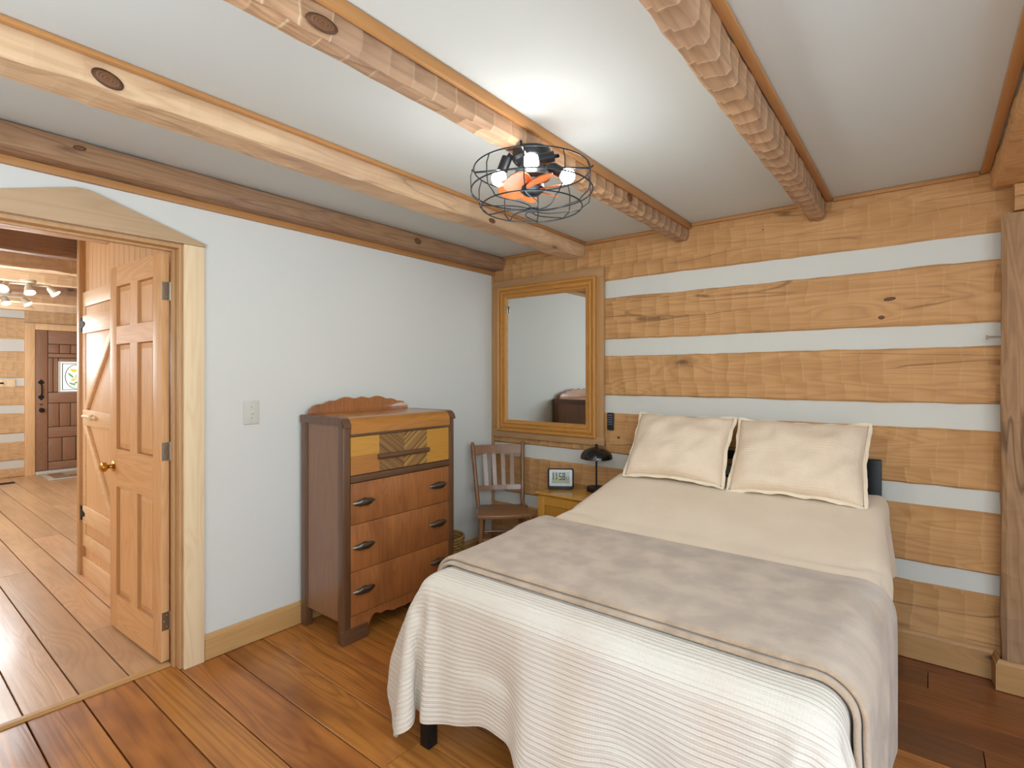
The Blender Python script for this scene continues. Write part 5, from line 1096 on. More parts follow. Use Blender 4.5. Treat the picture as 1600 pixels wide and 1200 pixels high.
162,32,0,-1,-4,-3,-2,0,0,0,-4,-10,-5,1,0,-6,2,1,-1,0,0,0,0,0,0,0,0,0,0,0,0,0,0,0,0,0,0,0,0,0,0,0,0,0,0,0,0,0,0,0,4,-11,-1,1,-2,-7,-4,-1,-1,-6,1,-1,0,0,-1,
175,33,-1,0,0,-4,-3,-3,0,1,-3,-10,-4,-3,1,-5,1,0,0,1,-1,0,0,0,0,0,0,0,0,0,0,0,0,0,0,0,0,0,0,0,0,0,0,0,0,0,0,0,-1,2,2,-11,1,0,-5,-6,-3,-1,-5,-2,2,-2,0,-3,-1,
188,32,1,-1,0,0,-1,-5,-3,-2,1,-6,-10,-2,0,-5,1,0,0,1,-1,0,0,0,0,0,0,0,0,0,0,0,0,0,0,0,0,0,0,0,0,0,0,0,0,0,0,-1,1,0,3,-11,1,-2,-6,-4,-3,-6,0,0,-2,-1,-2,0,0,
197,34,-1,1,-2,1,-2,1,-3,-6,-2,-1,-11,-4,-1,-5,1,0,0,0,1,-1,0,0,0,0,0,0,0,0,0,0,0,0,0,0,0,0,0,0,0,0,0,0,0,0,-1,1,0,0,2,-10,0,-3,-5,-5,-8,1,-2,-1,-2,-1,1,-1,0,
201,34,1,-1,1,-1,-1,0,-1,-1,-6,-9,2,-11,-4,-3,0,0,0,1,-1,0,0,0,0,0,0,0,0,0,0,0,0,0,0,0,0,0,0,0,0,0,0,0,0,0,0,-1,1,0,1,-9,-1,-4,-7,-10,2,-4,-1,0,-1,0,0,1,-1,
206,34,1,0,-1,0,1,-1,0,-1,-1,-4,-17,6,-15,0,-2,0,1,-1,0,0,0,0,0,0,0,0,0,0,0,0,0,0,0,0,0,0,0,0,0,0,0,0,0,0,0,0,0,-1,1,-8,-7,3,-20,1,-1,-2,0,1,-1,0,1,-1,0,
210,34,1,0,0,-1,1,-1,-3,2,1,0,1,-22,-9,-3,-1,0,0,0,0,0,0,0,0,0,0,0,0,0,0,0,0,0,0,0,0,0,0,0,0,0,0,0,0,0,0,0,1,-1,-1,-6,-7,-20,2,0,-1,0,-1,0,0,0,0,1,-1,
214,35,0,-1,1,0,0,-1,1,-1,0,0,-1,-11,-17,-5,-1,1,0,0,0,1,-1,0,0,0,0,0,0,0,0,0,0,0,0,0,0,0,-1,1,0,0,0,0,0,0,0,0,0,0,1,-6,-16,-12,0,-1,0,0,0,0,0,-1,1,0,0,
213,35,0,-1,1,-1,1,0,-1,1,0,1,-2,-13,-16,-7,3,-2,1,0,0,0,0,0,0,0,0,0,0,0,0,0,0,1,-1,0,0,0,0,0,0,0,0,0,-1,1,0,0,0,1,0,-5,-17,-14,-1,2,-1,1,-1,1,0,-1,1,0,-1,
212,35,0,-1,1,0,0,0,0,0,0,1,-3,-12,-16,-7,2,0,0,0,0,0,0,0,0,0,0,0,0,0,0,0,0,0,0,0,0,0,0,0,0,0,0,0,0,0,0,0,0,0,1,-4,-18,-12,-3,1,0,0,0,0,0,1,-1,0,1,
212,35,0,0,0,0,0,0,0,0,0,1,-3,-13,-15,-7,2,0,0,0,0,0,0,0,0,0,0,0,0,0,0,0,0,0,0,0,0,0,0,0,0,0,0,0,0,0,0,0,0,0,1,-4,-18,-12,-2,0,0,0,0,0,0,0,0,0,0,
213,35,0,0,0,0,0,0,0,0,1,-1,-2,-13,-17,-4,1,0,0,0,0,0,0,0,0,0,0,0,0,0,0,0,0,0,0,0,0,0,0,0,0,0,0,0,0,0,0,0,0,0,1,-4,-17,-12,-4,1,0,0,0,0,0,0,0,0,0,
214,35,0,0,0,0,0,0,0,0,0,1,-4,-12,-17,-4,1,0,0,0,0,0,0,0,0,0,0,0,0,0,0,0,0,0,0,0,0,0,0,0,0,0,0,0,0,0,0,0,0,0,1,-4,-17,-12,-3,0,0,0,0,0,0,0,0,0,0,
216,34,1,0,0,0,0,0,0,0,0,0,-3,-12,-17,-4,1,0,0,0,0,0,0,0,0,0,0,0,0,0,0,0,0,0,0,0,0,0,0,0,0,0,0,0,0,0,0,0,0,0,0,-2,-18,-11,-4,0,0,0,0,0,0,0,0,0,0,
216,36,-2,1,0,0,0,0,0,0,0,0,-3,-13,-16,-4,1,0,0,0,0,0,0,0,0,0,0,0,0,0,0,0,0,0,0,0,0,0,0,0,0,0,0,0,0,0,0,0,0,0,0,-2,-17,-12,-5,2,-2,2,-1,0,0,0,0,0,0,
218,34,2,-2,1,0,0,0,0,0,0,0,-3,-13,-18,-1,0,0,0,0,0,0,0,0,0,0,0,0,0,0,0,0,0,0,0,0,0,0,0,0,0,0,0,0,0,0,0,0,0,0,0,-2,-16,-14,-3,0,1,-1,0,0,0,0,0,0,0,
219,35,-1,2,-2,1,0,0,0,0,0,0,-2,-16,-16,-1,0,0,0,0,0,0,0,0,0,0,0,0,0,0,0,0,0,0,0,0,0,0,0,0,0,0,0,0,0,0,0,0,0,0,0,-1,-17,-14,-3,1,-1,0,0,0,0,0,0,0,0,
220,35,0,0,0,-1,2,-2,1,0,0,0,-2,-17,-15,-1,0,0,0,0,0,0,0,0,0,0,0,0,0,0,0,0,0,0,0,0,0,0,0,0,0,0,0,0,0,0,0,0,0,0,0,-1,-15,-17,-1,-1,0,0,0,0,0,0,0,0,0,
221,35,0,0,0,0,0,0,0,0,-1,1,-2,-18,-14,-1,0,0,0,0,0,0,0,0,0,0,0,0,0,0,0,0,0,0,0,0,0,0,0,0,0,0,0,0,0,0,0,0,0,0,0,-1,-14,-17,-3,0,0,0,0,0,0,0,0,0,0,
222,35,0,0,0,0,0,0,0,0,0,0,-2,-20,-12,-1,0,0,0,0,0,0,0,0,0,0,0,0,0,0,0,0,0,0,0,0,0,0,0,0,0,0,0,0,0,0,0,0,0,0,0,-1,-12,-20,-2,0,0,0,0,0,0,0,0,0,0,
223,35,0,0,0,0,0,0,0,0,0,0,-2,-21,-11,-1,0,0,0,0,0,0,0,0,0,0,0,0,0,0,0,0,0,0,0,0,0,0,0,0,0,0,0,0,0,0,0,0,0,0,0,-1,-11,-21,-2,0,0,0,0,0,0,0,1,-2,2,
225,35,0,0,0,0,-1,2,-2,1,0,0,-1,-24,-9,-1,0,0,0,0,0,0,0,0,0,0,0,0,0,0,0,0,0,0,0,0,0,0,0,0,0,0,0,0,0,0,0,0,0,0,0,-2,-7,-25,-1,1,-1,0,0,0,0,0,0,0,0,
226,35,0,0,0,0,0,0,0,0,0,0,-2,-24,-8,-1,0,0,0,0,0,0,0,0,0,0,0,0,0,0,0,0,0,0,0,0,0,0,0,0,0,0,0,0,0,0,0,0,0,0,0,-2,-6,-25,-2,0,0,0,0,0,0,0,0,0,0,
227,35,0,0,0,0,0,0,0,0,0,0,-1,-27,-6,-1,0,0,0,0,0,0,0,0,0,0,0,0,0,0,0,0,0,0,0,0,0,0,0,0,0,0,0,0,0,0,0,0,0,0,0,-2,-4,-28,-1,0,0,0,0,0,0,0,0,0,1,
229,35,0,0,0,0,0,0,0,0,0,0,-1,-29,-4,-1,0,0,0,0,0,0,0,0,0,0,0,0,0,0,0,0,0,0,0,0,0,0,0,0,0,0,0,0,0,0,0,0,0,0,0,-2,-2,-30,-1,0,0,0,0,0,0,0,0,0,0,
230,35,0,0,0,0,0,0,0,0,0,0,0,-32,-2,-1,0,0,0,0,0,0,0,0,0,0,0,0,0,0,0,0,0,0,0,0,0,0,0,0,0,0,0,0,0,0,0,0,0,0,0,-2,0,-33,0,0,0,0,0,0,0,0,0,0,0,
232,34,1,0,1,-2,2,-1,0,0,0,0,0,-35,0,0,0,0,0,0,0,0,0,0,0,0,0,0,0,0,0,0,0,0,0,0,0,0,0,0,0,0,0,0,0,0,0,0,0,0,0,0,0,-35,0,0,0,0,0,-1,2,-2,2,-2,2,
233,35,0,0,0,0,0,0,0,0,0,0,-2,-33,0,0,0,0,0,0,0,0,0,0,0,0,0,0,0,0,0,0,0,0,0,0,0,0,0,0,0,0,0,0,0,0,0,0,0,0,0,0,0,-33,-2,0,0,0,0,0,0,0,0,0,0,
234,35,0,0,0,0,0,0,0,0,0,-2,1,-34,0,0,0,0,0,0,0,0,0,0,0,0,0,0,0,0,0,0,0,0,0,0,0,0,0,0,0,0,0,0,0,0,0,0,0,0,0,0,0,-34,1,-2,0,0,0,0,0,0,0,0,0,
236,35,0,-1,1,0,0,0,0,0,0,-3,2,-34,0,0,0,0,0,0,0,0,0,0,0,0,0,0,0,0,0,0,0,0,0,0,0,0,0,0,0,0,0,0,0,0,0,0,0,0,0,0,0,-34,2,-3,0,0,0,0,0,0,1,-1,0,
237,35,0,0,0,0,0,0,0,0,-1,-4,5,-35,0,0,0,0,0,0,0,0,0,0,0,0,0,0,0,0,0,0,0,0,0,0,0,0,0,0,0,0,0,0,0,0,0,0,0,0,0,0,0,-35,5,-4,-1,0,0,0,0,0,0,0,0,
239,35,-1,2,-2,1,0,0,0,0,0,-7,7,-35,0,0,0,0,0,0,0,0,0,0,0,0,0,0,0,0,0,0,0,0,0,0,0,0,0,0,0,0,0,0,0,0,0,0,0,0,0,0,0,-35,7,-7,0,0,0,0,0,1,-2,2,-1,
240,35,0,0,0,0,0,0,0,-1,1,-7,6,-34,0,0,0,0,0,0,0,0,0,0,0,0,0,0,0,0,0,0,0,0,0,0,0,0,0,0,0,0,0,0,0,0,0,0,0,0,0,0,0,-34,6,-7,1,-1,0,0,0,0,0,0,0,
242,35,0,0,0,0,0,0,0,-1,0,-3,3,-34,0,0,0,0,0,0,0,0,0,0,0,0,0,0,0,0,0,0,0,0,0,0,0,0,0,0,0,0,0,0,0,0,0,0,0,0,0,0,0,-34,3,-3,0,-1,0,0,0,0,0,0,0,
243,35,0,0,0,0,0,0,0,0,0,0,-3,-32,0,0,0,0,0,0,0,0,0,0,0,0,0,0,0,0,0,0,0,0,0,0,0,0,0,0,0,0,0,0,0,0,0,0,0,0,0,0,0,-32,-3,0,0,0,0,0,0,0,0,0,0,
245,35,0,0,0,0,0,0,0,0,0,0,1,-36,0,0,0,0,0,0,0,0,0,0,0,0,0,0,0,0,0,0,0,0,0,0,0,0,0,0,0,0,0,0,0,0,0,0,0,0,0,0,0,-36,1,0,0,0,0,0,0,0,0,0,0]),
'spread': (61, 36, [
1278,0,1,-1,0,0,1,-1,0,3,1,29,2,0,0,0,0,0,1,-2,2,-1,0,0,0,0,0,0,0,0,0,0,0,0,0,0,0,0,0,0,0,0,0,0,0,0,0,1,-1,0,0,-6,-27,0,-2,1,-1,0,1,-1,0,
1278,0,0,0,0,0,1,-1,1,3,0,28,4,-1,0,0,0,0,0,0,0,0,0,0,0,0,0,0,0,0,0,0,0,-1,2,-2,2,-1,0,0,0,0,0,0,0,0,0,0,0,0,1,-6,-30,3,-2,-1,1,-1,1,-1,0,
1277,0,0,0,0,0,1,-1,0,3,5,24,3,0,0,0,0,0,0,0,0,0,0,0,0,0,0,0,0,-1,2,-1,-1,1,0,0,0,0,0,0,0,0,0,0,0,0,0,0,0,0,0,-3,-29,0,-3,0,0,1,-1,0,0,
1277,-1,0,1,0,0,0,-1,0,3,13,18,1,1,0,0,-1,1,0,0,0,0,0,0,0,0,0,0,0,-1,2,-2,1,0,0,0,0,0,0,0,0,0,0,0,0,0,-1,1,0,0,0,-2,-26,-3,-5,0,1,0,0,0,-1,
1277,-1,-1,1,1,0,-1,0,-2,7,14,15,2,-1,1,0,0,0,0,0,-1,1,0,0,0,0,0,0,0,-1,1,0,0,0,0,0,0,0,0,0,0,0,-1,1,0,0,0,0,-1,1,0,-2,-19,-12,-3,-1,1,1,-1,0,0,
1277,-1,-1,1,-1,1,1,-3,0,8,16,13,0,1,0,-1,1,0,0,0,0,-1,1,0,0,0,0,0,0,-1,1,0,0,0,0,0,0,0,-1,1,0,0,0,0,0,-1,1,0,0,0,-1,0,-17,-14,-6,1,1,0,-1,1,-1,
1278,-2,0,1,-1,1,-1,-3,2,10,16,11,0,1,0,0,-1,1,0,0,0,0,-1,1,0,0,0,0,0,-1,1,0,0,0,0,0,0,-1,1,0,0,0,0,-1,1,0,0,0,-1,1,0,-1,-15,-14,-8,-2,3,0,1,-1,0,
1278,-2,1,-1,0,-1,-1,-1,4,9,16,10,0,1,0,0,0,-1,1,0,0,0,-1,1,0,0,0,0,0,-1,1,0,0,0,0,0,-1,1,0,0,0,-1,1,0,0,0,-1,1,0,0,-1,1,-16,-12,-7,-6,1,2,1,0,1,
1278,-1,-1,0,-1,-1,-2,2,4,9,15,11,-1,1,0,0,0,-1,1,0,0,0,0,0,-1,1,0,0,0,-1,1,0,0,0,0,-1,1,0,0,0,-1,1,0,0,0,-1,1,0,0,-1,1,0,-16,-10,-7,-7,-2,2,2,1,0,
1279,-2,0,-1,-2,0,0,1,5,9,15,10,0,0,-1,1,0,0,0,-1,1,0,0,0,-1,1,0,0,0,-1,1,0,0,0,-1,1,0,0,0,-1,1,0,0,0,-1,1,0,0,0,-1,1,-1,-16,-7,-6,-9,-2,-1,2,2,0,
1280,-3,0,-1,-1,0,0,1,5,11,14,8,1,0,-1,1,0,0,0,-1,1,0,0,0,-1,1,0,0,0,-1,1,0,0,0,-1,1,0,0,-1,1,0,0,-1,1,0,0,0,-1,1,0,0,-3,-16,-2,-5,-12,-4,0,0,3,0,
1280,-2,-2,-1,0,0,0,1,5,13,11,9,1,0,0,0,-1,1,0,-1,1,0,0,0,-1,1,0,0,0,-1,1,0,0,0,-1,1,0,0,-1,1,0,0,-1,1,0,0,0,-1,1,0,-2,0,-20,1,1,-18,-4,-1,1,2,1,
1281,-3,-1,-1,0,-1,1,0,6,15,9,10,-1,1,0,0,-1,1,0,-1,1,0,0,0,-1,1,0,0,0,-1,1,0,0,0,-1,1,0,0,-1,1,0,0,-1,1,0,0,0,-1,1,-1,-4,4,-9,-13,-3,-12,-4,-1,1,1,1,
1282,-4,1,-2,0,-1,0,1,5,19,7,6,3,-1,0,1,0,0,0,-1,1,0,0,0,-1,1,0,0,0,-1,1,0,0,0,-1,1,0,0,-1,1,0,0,0,-1,1,0,0,0,-1,0,0,-10,10,-20,-9,-9,-3,-1,1,0,2,
1282,-3,0,-1,-1,-1,0,-1,5,30,-1,-4,12,0,-1,1,0,0,0,-1,1,0,0,-1,1,0,0,0,-1,1,0,0,0,0,-1,1,0,0,-1,1,0,0,0,-1,1,0,0,0,-1,1,0,-5,-12,7,-24,-6,-1,-2,0,2,1,
1283,-3,1,0,-3,-2,1,-1,6,19,8,4,5,-1,1,0,0,0,-1,1,0,0,0,-1,1,0,0,0,-1,1,0,0,0,0,-1,1,0,0,0,-1,1,0,0,0,-1,1,0,0,0,-1,1,-4,-7,-10,-12,-6,-2,-2,0,2,2,
1284,-4,3,0,-2,-3,-2,2,5,15,11,6,4,-1,1,0,0,0,-1,1,0,0,0,-1,1,0,0,0,-1,1,0,0,0,0,-1,1,0,0,0,-1,1,0,0,0,-1,1,0,0,0,-1,1,-4,-9,-10,-9,-6,-4,-1,0,3,2,
1285,-4,2,3,-2,-4,-3,1,5,14,11,9,2,1,0,0,0,-1,1,0,0,0,-1,1,0,0,0,0,-1,1,0,0,0,0,-1,1,0,0,0,-1,1,0,0,0,-1,1,0,0,0,-1,1,-4,-11,-10,-6,-8,-3,-2,2,3,4,
1286,-4,1,4,1,-5,-4,-1,5,12,14,8,3,1,0,0,0,-1,1,0,0,0,-1,1,0,0,0,-1,1,0,0,0,0,0,-1,1,0,0,0,-1,1,0,0,0,-1,1,0,0,0,-1,1,-5,-11,-13,0,-10,-4,-1,3,4,3,
1288,-4,-1,4,4,-1,-6,-4,3,11,15,10,3,1,0,0,0,-1,1,0,0,0,-1,1,0,0,0,-1,1,0,0,0,0,0,-1,1,0,0,0,-1,1,0,0,0,0,-1,1,0,0,0,-1,-5,-13,-6,-7,-9,-3,0,6,3,2,
1289,-3,-1,-1,6,4,-4,-7,-1,10,16,12,3,1,0,0,-1,1,0,0,0,0,-1,1,0,0,0,-1,1,0,0,0,0,0,-1,1,0,0,0,-1,1,0,0,0,0,0,-1,1,0,0,-1,-7,-15,2,-14,-8,-1,3,6,1,1,
1290,-2,-1,-2,2,6,3,-7,-6,6,18,13,4,1,0,-1,1,0,0,0,0,-1,1,0,0,0,0,-1,1,0,0,0,0,0,-1,1,0,0,0,0,0,-1,1,0,0,0,-1,1,0,0,-1,-9,-9,-7,-13,-5,1,7,3,0,-2,
1291,-1,0,-4,0,3,6,3,-9,-2,16,18,4,1,0,-1,1,0,0,0,-1,1,0,0,0,0,0,-1,1,0,0,0,0,0,-1,1,0,0,0,0,0,-1,1,0,0,0,0,-1,1,0,-1,-13,-1,-16,-12,0,7,2,2,-2,-2,
1291,0,0,-2,-2,-1,2,8,3,-7,3,25,5,0,1,0,0,0,0,0,-1,1,0,0,0,0,0,-1,1,0,0,0,0,0,-1,1,0,0,0,0,0,-1,1,0,0,0,0,0,-1,1,-2,-8,-11,-15,-8,9,1,2,-2,-2,0,
1291,0,0,0,-1,-3,-1,3,6,4,-3,22,8,-1,1,0,0,0,0,0,-1,1,0,0,0,0,0,-1,1,0,0,0,0,0,-1,1,0,0,0,0,0,0,0,-1,1,0,0,0,0,0,-2,-9,-13,-18,7,0,4,-2,-3,-1,1,
1291,0,0,0,0,-1,-1,-2,3,5,7,14,9,1,0,0,0,0,-1,1,0,0,0,0,0,0,0,-1,1,0,0,0,0,0,-1,1,0,0,0,0,0,0,0,-1,1,0,0,0,0,0,-2,-8,-22,-3,0,5,-4,-2,-1,0,2,
1291,0,0,0,0,0,0,-1,-1,2,10,15,9,1,0,0,0,0,-1,1,0,0,0,0,0,0,-1,1,0,0,0,0,0,0,-1,1,0,0,0,0,0,0,0,-1,1,0,0,0,0,0,-1,-11,-18,-6,6,-5,-2,1,0,0,1,
1288,1,0,0,-1,0,0,0,0,-2,11,15,10,2,-1,0,-1,1,0,0,0,0,0,0,0,0,-1,1,0,0,0,0,0,0,-1,1,0,0,0,0,0,0,0,0,0,-1,1,0,0,1,-3,-10,-18,-3,-2,-2,1,1,0,0,1,
1279,3,-1,1,-1,-1,0,-1,0,-2,10,17,9,2,-2,1,0,0,0,0,0,0,0,0,0,0,-1,1,0,0,0,0,0,0,-1,1,0,0,0,0,0,0,0,0,0,-1,2,-2,1,1,-2,-12,-17,-6,1,0,0,2,0,0,0,
1264,3,1,0,0,0,-1,0,-1,-4,9,18,10,0,0,0,0,0,0,0,0,0,0,0,0,0,0,-1,1,0,0,0,0,0,-1,1,0,0,0,0,0,0,0,0,0,-1,1,0,1,-1,-1,-12,-17,-6,3,0,2,-1,1,0,-1,
1251,4,0,0,0,0,1,-1,0,0,5,16,9,1,0,0,0,0,0,0,0,0,0,0,0,0,0,-1,1,0,0,0,0,0,-1,1,0,0,0,0,0,0,0,-1,1,0,0,0,0,1,-3,-10,-17,-1,-1,0,0,0,0,0,0,
1252,3,1,0,0,0,0,0,0,1,5,14,10,2,-1,0,0,0,-1,1,0,0,0,0,0,0,0,-1,1,0,0,0,0,0,-1,1,0,0,0,0,0,0,0,-1,1,0,0,0,0,0,-2,-10,-16,-2,0,-1,0,0,0,0,-1,
1264,4,-1,1,0,-1,1,-1,-1,-3,10,15,10,1,0,0,0,0,0,0,-1,1,0,0,0,0,0,-1,1,0,0,0,0,0,-1,1,0,0,0,0,0,-1,1,0,0,0,0,0,-1,1,-1,-12,-15,-8,3,2,-1,1,0,-1,0,
1277,3,0,0,-1,0,-1,-1,-1,2,7,17,9,1,0,-1,1,0,0,0,0,0,-1,1,0,0,0,-1,1,0,0,0,0,0,-1,1,0,0,0,-1,1,0,0,0,0,0,-1,1,0,-1,1,-14,-13,-9,1,0,1,1,1,0,0,
1286,3,-2,0,-1,0,0,0,-1,2,8,15,11,0,-1,0,1,0,0,0,0,0,-1,1,0,0,0,-1,1,0,0,0,0,0,-1,1,0,0,0,-1,1,0,0,0,0,0,-1,1,-1,1,0,-14,-14,-6,-2,1,0,0,0,2,0,
1294,1,-1,0,-1,0,0,1,0,1,6,18,9,1,-1,0,1,0,0,0,0,0,-1,1,0,0,0,-1,1,0,0,0,0,0,-1,1,0,0,0,-1,1,0,0,0,0,0,-1,1,-1,1,-1,-13,-14,-6,-2,1,-1,0,1,0,1,
-1280,-3,-1,1,-1,0,1,-1,1,-1,1,2,0,1,-1,1,-1,1,0,-1,1,0,0,0,0,0,0,0,0,0,0,0,0,0,0,0,0,0,0,1,-1,0,1,-1,1,0,-1,1,0,0,0,0,2,0,0,1,-1,1,-1,1,-1,
-1245,-3,-1,0,1,-1,0,1,-1,1,0,1,2,-1,1,-1,1,0,0,-1,1,0,0,0,-1,1,0,0,0,0,0,0,0,0,0,1,-1,0,0,0,1,-1,1,-1,1,-1,1,0,0,0,0,0,2,0,0,0,1,-1,1,-1,1,
-1210,-4,1,-1,0,1,-1,0,1,-1,2,0,2,-1,1,-1,1,-1,1,0,0,0,0,-1,1,0,0,0,0,0,0,0,0,0,0,0,1,-1,0,0,0,1,-1,1,-1,1,0,-1,1,0,0,0,2,0,1,-1,0,1,-1,1,-1,
-1175,-4,0,1,-1,0,0,1,-1,0,2,1,1,-1,0,1,0,-1,1,0,0,-1,1,0,0,0,0,0,0,0,0,0,0,0,0,0,0,0,1,-1,0,1,-1,1,-1,1,0,-1,1,0,0,0,2,-1,2,0,-1,1,-1,1,-1,
-1141,-3,-1,0,1,-1,0,0,0,1,1,1,0,1,-1,1,-1,1,0,0,-1,1,0,0,0,0,0,0,0,0,0,0,0,0,0,0,0,0,1,-1,0,0,1,0,-1,1,-1,1,0,0,0,0,1,1,0,1,0,-1,1,-1,1,
-1106,-4,1,-1,0,0,1,-1,0,0,3,0,0,1,-1,1,-1,1,0,-1,1,0,0,0,0,0,0,0,0,0,0,0,0,0,0,0,0,0,0,1,-1,0,1,-1,1,0,-1,1,0,-1,1,0,1,1,1,0,-1,1,0,-1,0,
-1071,-4,0,1,-1,0,0,0,0,1,1,2,-1,0,1,-1,1,0,0,-1,1,0,0,0,0,-1,1,0,0,0,0,0,0,0,1,-1,0,0,0,0,1,-1,1,-1,1,-1,1,0,0,-1,1,0,1,1,1,-1,1,0,-1,1,-1,
-1036,-4,0,0,0,1,-1,0,0,1,1,1,1,-1,1,-1,1,0,-1,1,0,0,0,0,0,-1,1,0,0,0,0,0,0,0,1,-1,0,0,0,0,1,-1,1,-1,1,-1,1,0,-1,1,0,0,1,1,0,1,0,-1,1,-1,1,
-1002,-3,-1,0,0,0,0,0,1,-1,2,2,-1,1,-1,1,0,-1,1,0,0,0,-1,1,0,0,0,0,0,0,0,0,0,0,0,0,0,1,-1,0,0,1,-1,1,-1,1,0,-1,1,0,0,-1,3,-1,1,1,0,0,0,-1,1,
-967,-3,-1,0,0,0,0,0,0,1,1,2,-1,1,-1,1,-1,1,0,0,0,0,-1,1,0,0,0,0,0,0,0,0,0,0,0,0,0,1,-1,0,0,1,-1,1,-1,1,-1,1,0,-1,0,2,1,-1,1,1,0,0,0,-1,1,
-931,-4,0,0,0,0,0,0,1,-1,2,1,1,-1,1,-1,0,1,0,0,0,0,0,0,0,0,0,0,0,0,0,0,0,0,0,0,0,0,0,0,0,0,1,-1,0,1,-1,0,1,-1,2,1,0,-1,1,1,0,0,0,-1,1,
-896,-4,0,0,0,0,0,0,1,0,0,2,0,0,1,0,0,0,0,0,-1,1,0,0,0,0,0,0,0,0,0,0,0,0,0,0,0,0,0,1,-1,0,0,0,0,0,0,0,0,0,4,-1,0,-1,1,1,0,0,0,0,-1,
-861,-4,0,0,1,-1,0,0,0,1,0,1,1,0,2,-1,0,0,0,0,0,0,0,0,-1,1,0,0,0,0,0,0,0,0,1,-1,0,0,0,0,0,0,0,0,0,0,0,-1,1,-1,4,3,-5,3,0,-1,1,0,0,0,0,
-825,-4,0,0,0,0,0,0,0,1,1,-4,6,1,0,-1,0,0,0,0,0,0,0,0,0,-1,1,0,0,0,0,0,0,0,1,-1,0,0,0,0,0,0,0,0,0,0,-1,1,0,-1,2,6,-4,0,1,0,0,0,0,-1,1,
-790,-4,0,0,0,0,0,1,-1,0,1,-3,7,0,-1,0,0,0,0,0,0,0,0,0,0,0,0,0,0,0,0,0,0,0,0,0,0,0,0,1,-1,0,0,-1,1,0,0,0,0,0,-1,5,2,-2,0,0,0,0,0,0,0,
-754,-4,0,-1,1,1,-1,0,0,-1,0,3,3,-1,0,0,0,0,0,0,0,0,0,0,0,0,0,0,0,0,0,0,0,0,0,0,0,0,0,0,0,0,0,0,0,0,0,0,0,-1,1,3,2,1,-1,-1,0,-1,1,0,1,
-718,-4,-1,1,0,0,0,1,-2,0,0,3,2,1,-1,0,0,0,0,0,0,0,0,0,0,0,0,0,0,0,0,0,0,0,0,0,0,0,0,0,0,0,0,0,0,0,0,0,0,-1,1,3,3,-1,0,-1,0,0,0,0,0,
-682,-5,1,-1,1,0,0,1,-1,-2,1,3,2,0,1,-1,0,0,0,0,0,0,0,0,0,0,0,0,0,0,0,0,0,0,0,0,0,0,0,0,0,0,0,0,0,0,0,0,-1,1,0,4,1,0,0,0,-1,-1,1,0,1,
-647,-4,-1,1,0,-1,2,-1,0,-1,0,2,3,0,1,-1,0,0,0,0,0,0,0,0,0,0,0,0,0,0,0,0,0,0,0,0,0,0,0,0,0,0,0,0,0,0,0,-1,1,0,0,4,1,1,-1,-1,0,-1,1,1,0,
-611,-5,1,0,-1,1,-1,2,-1,-1,0,2,3,0,0,0,1,-1,0,0,0,0,0,0,0,0,0,0,0,0,0,0,0,0,0,0,0,0,0,0,0,0,0,0,0,0,-1,1,0,0,0,4,2,-1,0,-1,0,-1,2,0,0,
-575,-5,1,-1,1,-1,1,0,0,-1,0,2,2,2,-1,0,1,-1,0,0,0,0,0,0,0,0,0,0,0,0,0,0,0,0,0,0,0,0,0,0,0,0,0,0,0,-1,1,0,0,-1,2,4,0,0,0,-1,-1,2,-1,1,0,
-540,-4,-1,1,-1,1,-1,1,0,0,-2,3,2,2,-1,0,0,0,0,0,0,0,0,0,0,0,0,0,0,0,0,0,0,0,0,0,0,0,0,0,0,0,0,0,0,0,0,0,0,-1,2,4,0,1,-2,-1,1,1,0,0,0,
-504,-5,0,1,0,-1,0,1,0,0,-2,3,2,2,-1,0,0,0,0,0,0,0,0,0,0,0,0,0,0,0,0,0,0,0,0,0,0,0,0,0,0,0,0,0,0,0,0,0,0,-1,2,4,0,1,-3,1,1,0,-1,1,1,
-468,-5,0,0,0,1,0,-1,1,-1,0,2,2,2,-1,0,0,0,0,0,0,0,0,0,0,0,0,0,0,0,0,0,0,0,0,0,0,0,0,0,0,0,0,0,0,0,0,0,-1,1,1,3,2,-1,-2,2,0,0,0,0,0,
-433,-5,0,0,1,-1,1,-1,1,-1,0,2,2,1,1,-1,0,0,0,0,0,0,0,0,0,0,0,0,0,0,0,0,0,0,0,0,0,0,0,0,0,0,0,0,0,0,0,0,-1,1,1,4,0,-1,1,0,-1,1,0,0,0,
-398,-5,0,1,-1,0,0,1,0,-1,0,2,2,1,1,-1,0,0,0,0,0,0,0,0,0,0,0,0,0,0,0,0,0,0,0,0,0,0,0,0,0,0,0,0,0,0,0,0,-1,1,1,3,2,-2,1,0,0,0,-1,2,-1,
-362,-5,0,0,0,0,0,1,0,-1,0,2,2,1,0,1,-1,0,0,0,0,0,0,0,0,0,0,0,0,0,0,0,0,0,0,0,0,0,0,0,0,0,0,0,0,0,-1,1,0,0,1,3,1,0,0,0,0,0,0,0,0,
-327,-5,0,0,0,0,1,-1,0,1,-1,2,1,3,-1,0,1,-1,0,0,0,0,0,0,0,0,0,0,0,0,0,0,0,0,0,0,0,0,0,0,0,0,0,0,0,-1,1,0,0,0,1,3,1,0,0,0,0,0,0,0,0,
-294,-4,-1,1,-1,0,1,-1,0,1,-1,2,2,1,0,0,0,0,0,0,0,0,0,0,0,0,0,0,0,0,0,0,0,0,0,0,0,0,0,0,0,0,0,0,0,0,0,0,0,0,1,3,1,0,0,0,0,0,0,-1,1,
-262,-4,0,0,0,-1,1,0,-1,0,1,1,1,3,-1,0,0,0,0,0,0,0,0,0,0,0,0,0,0,0,0,0,0,0,0,0,0,0,0,0,0,0,0,0,0,0,0,0,0,0,1,3,1,0,0,-1,1,-1,0,1,-1,
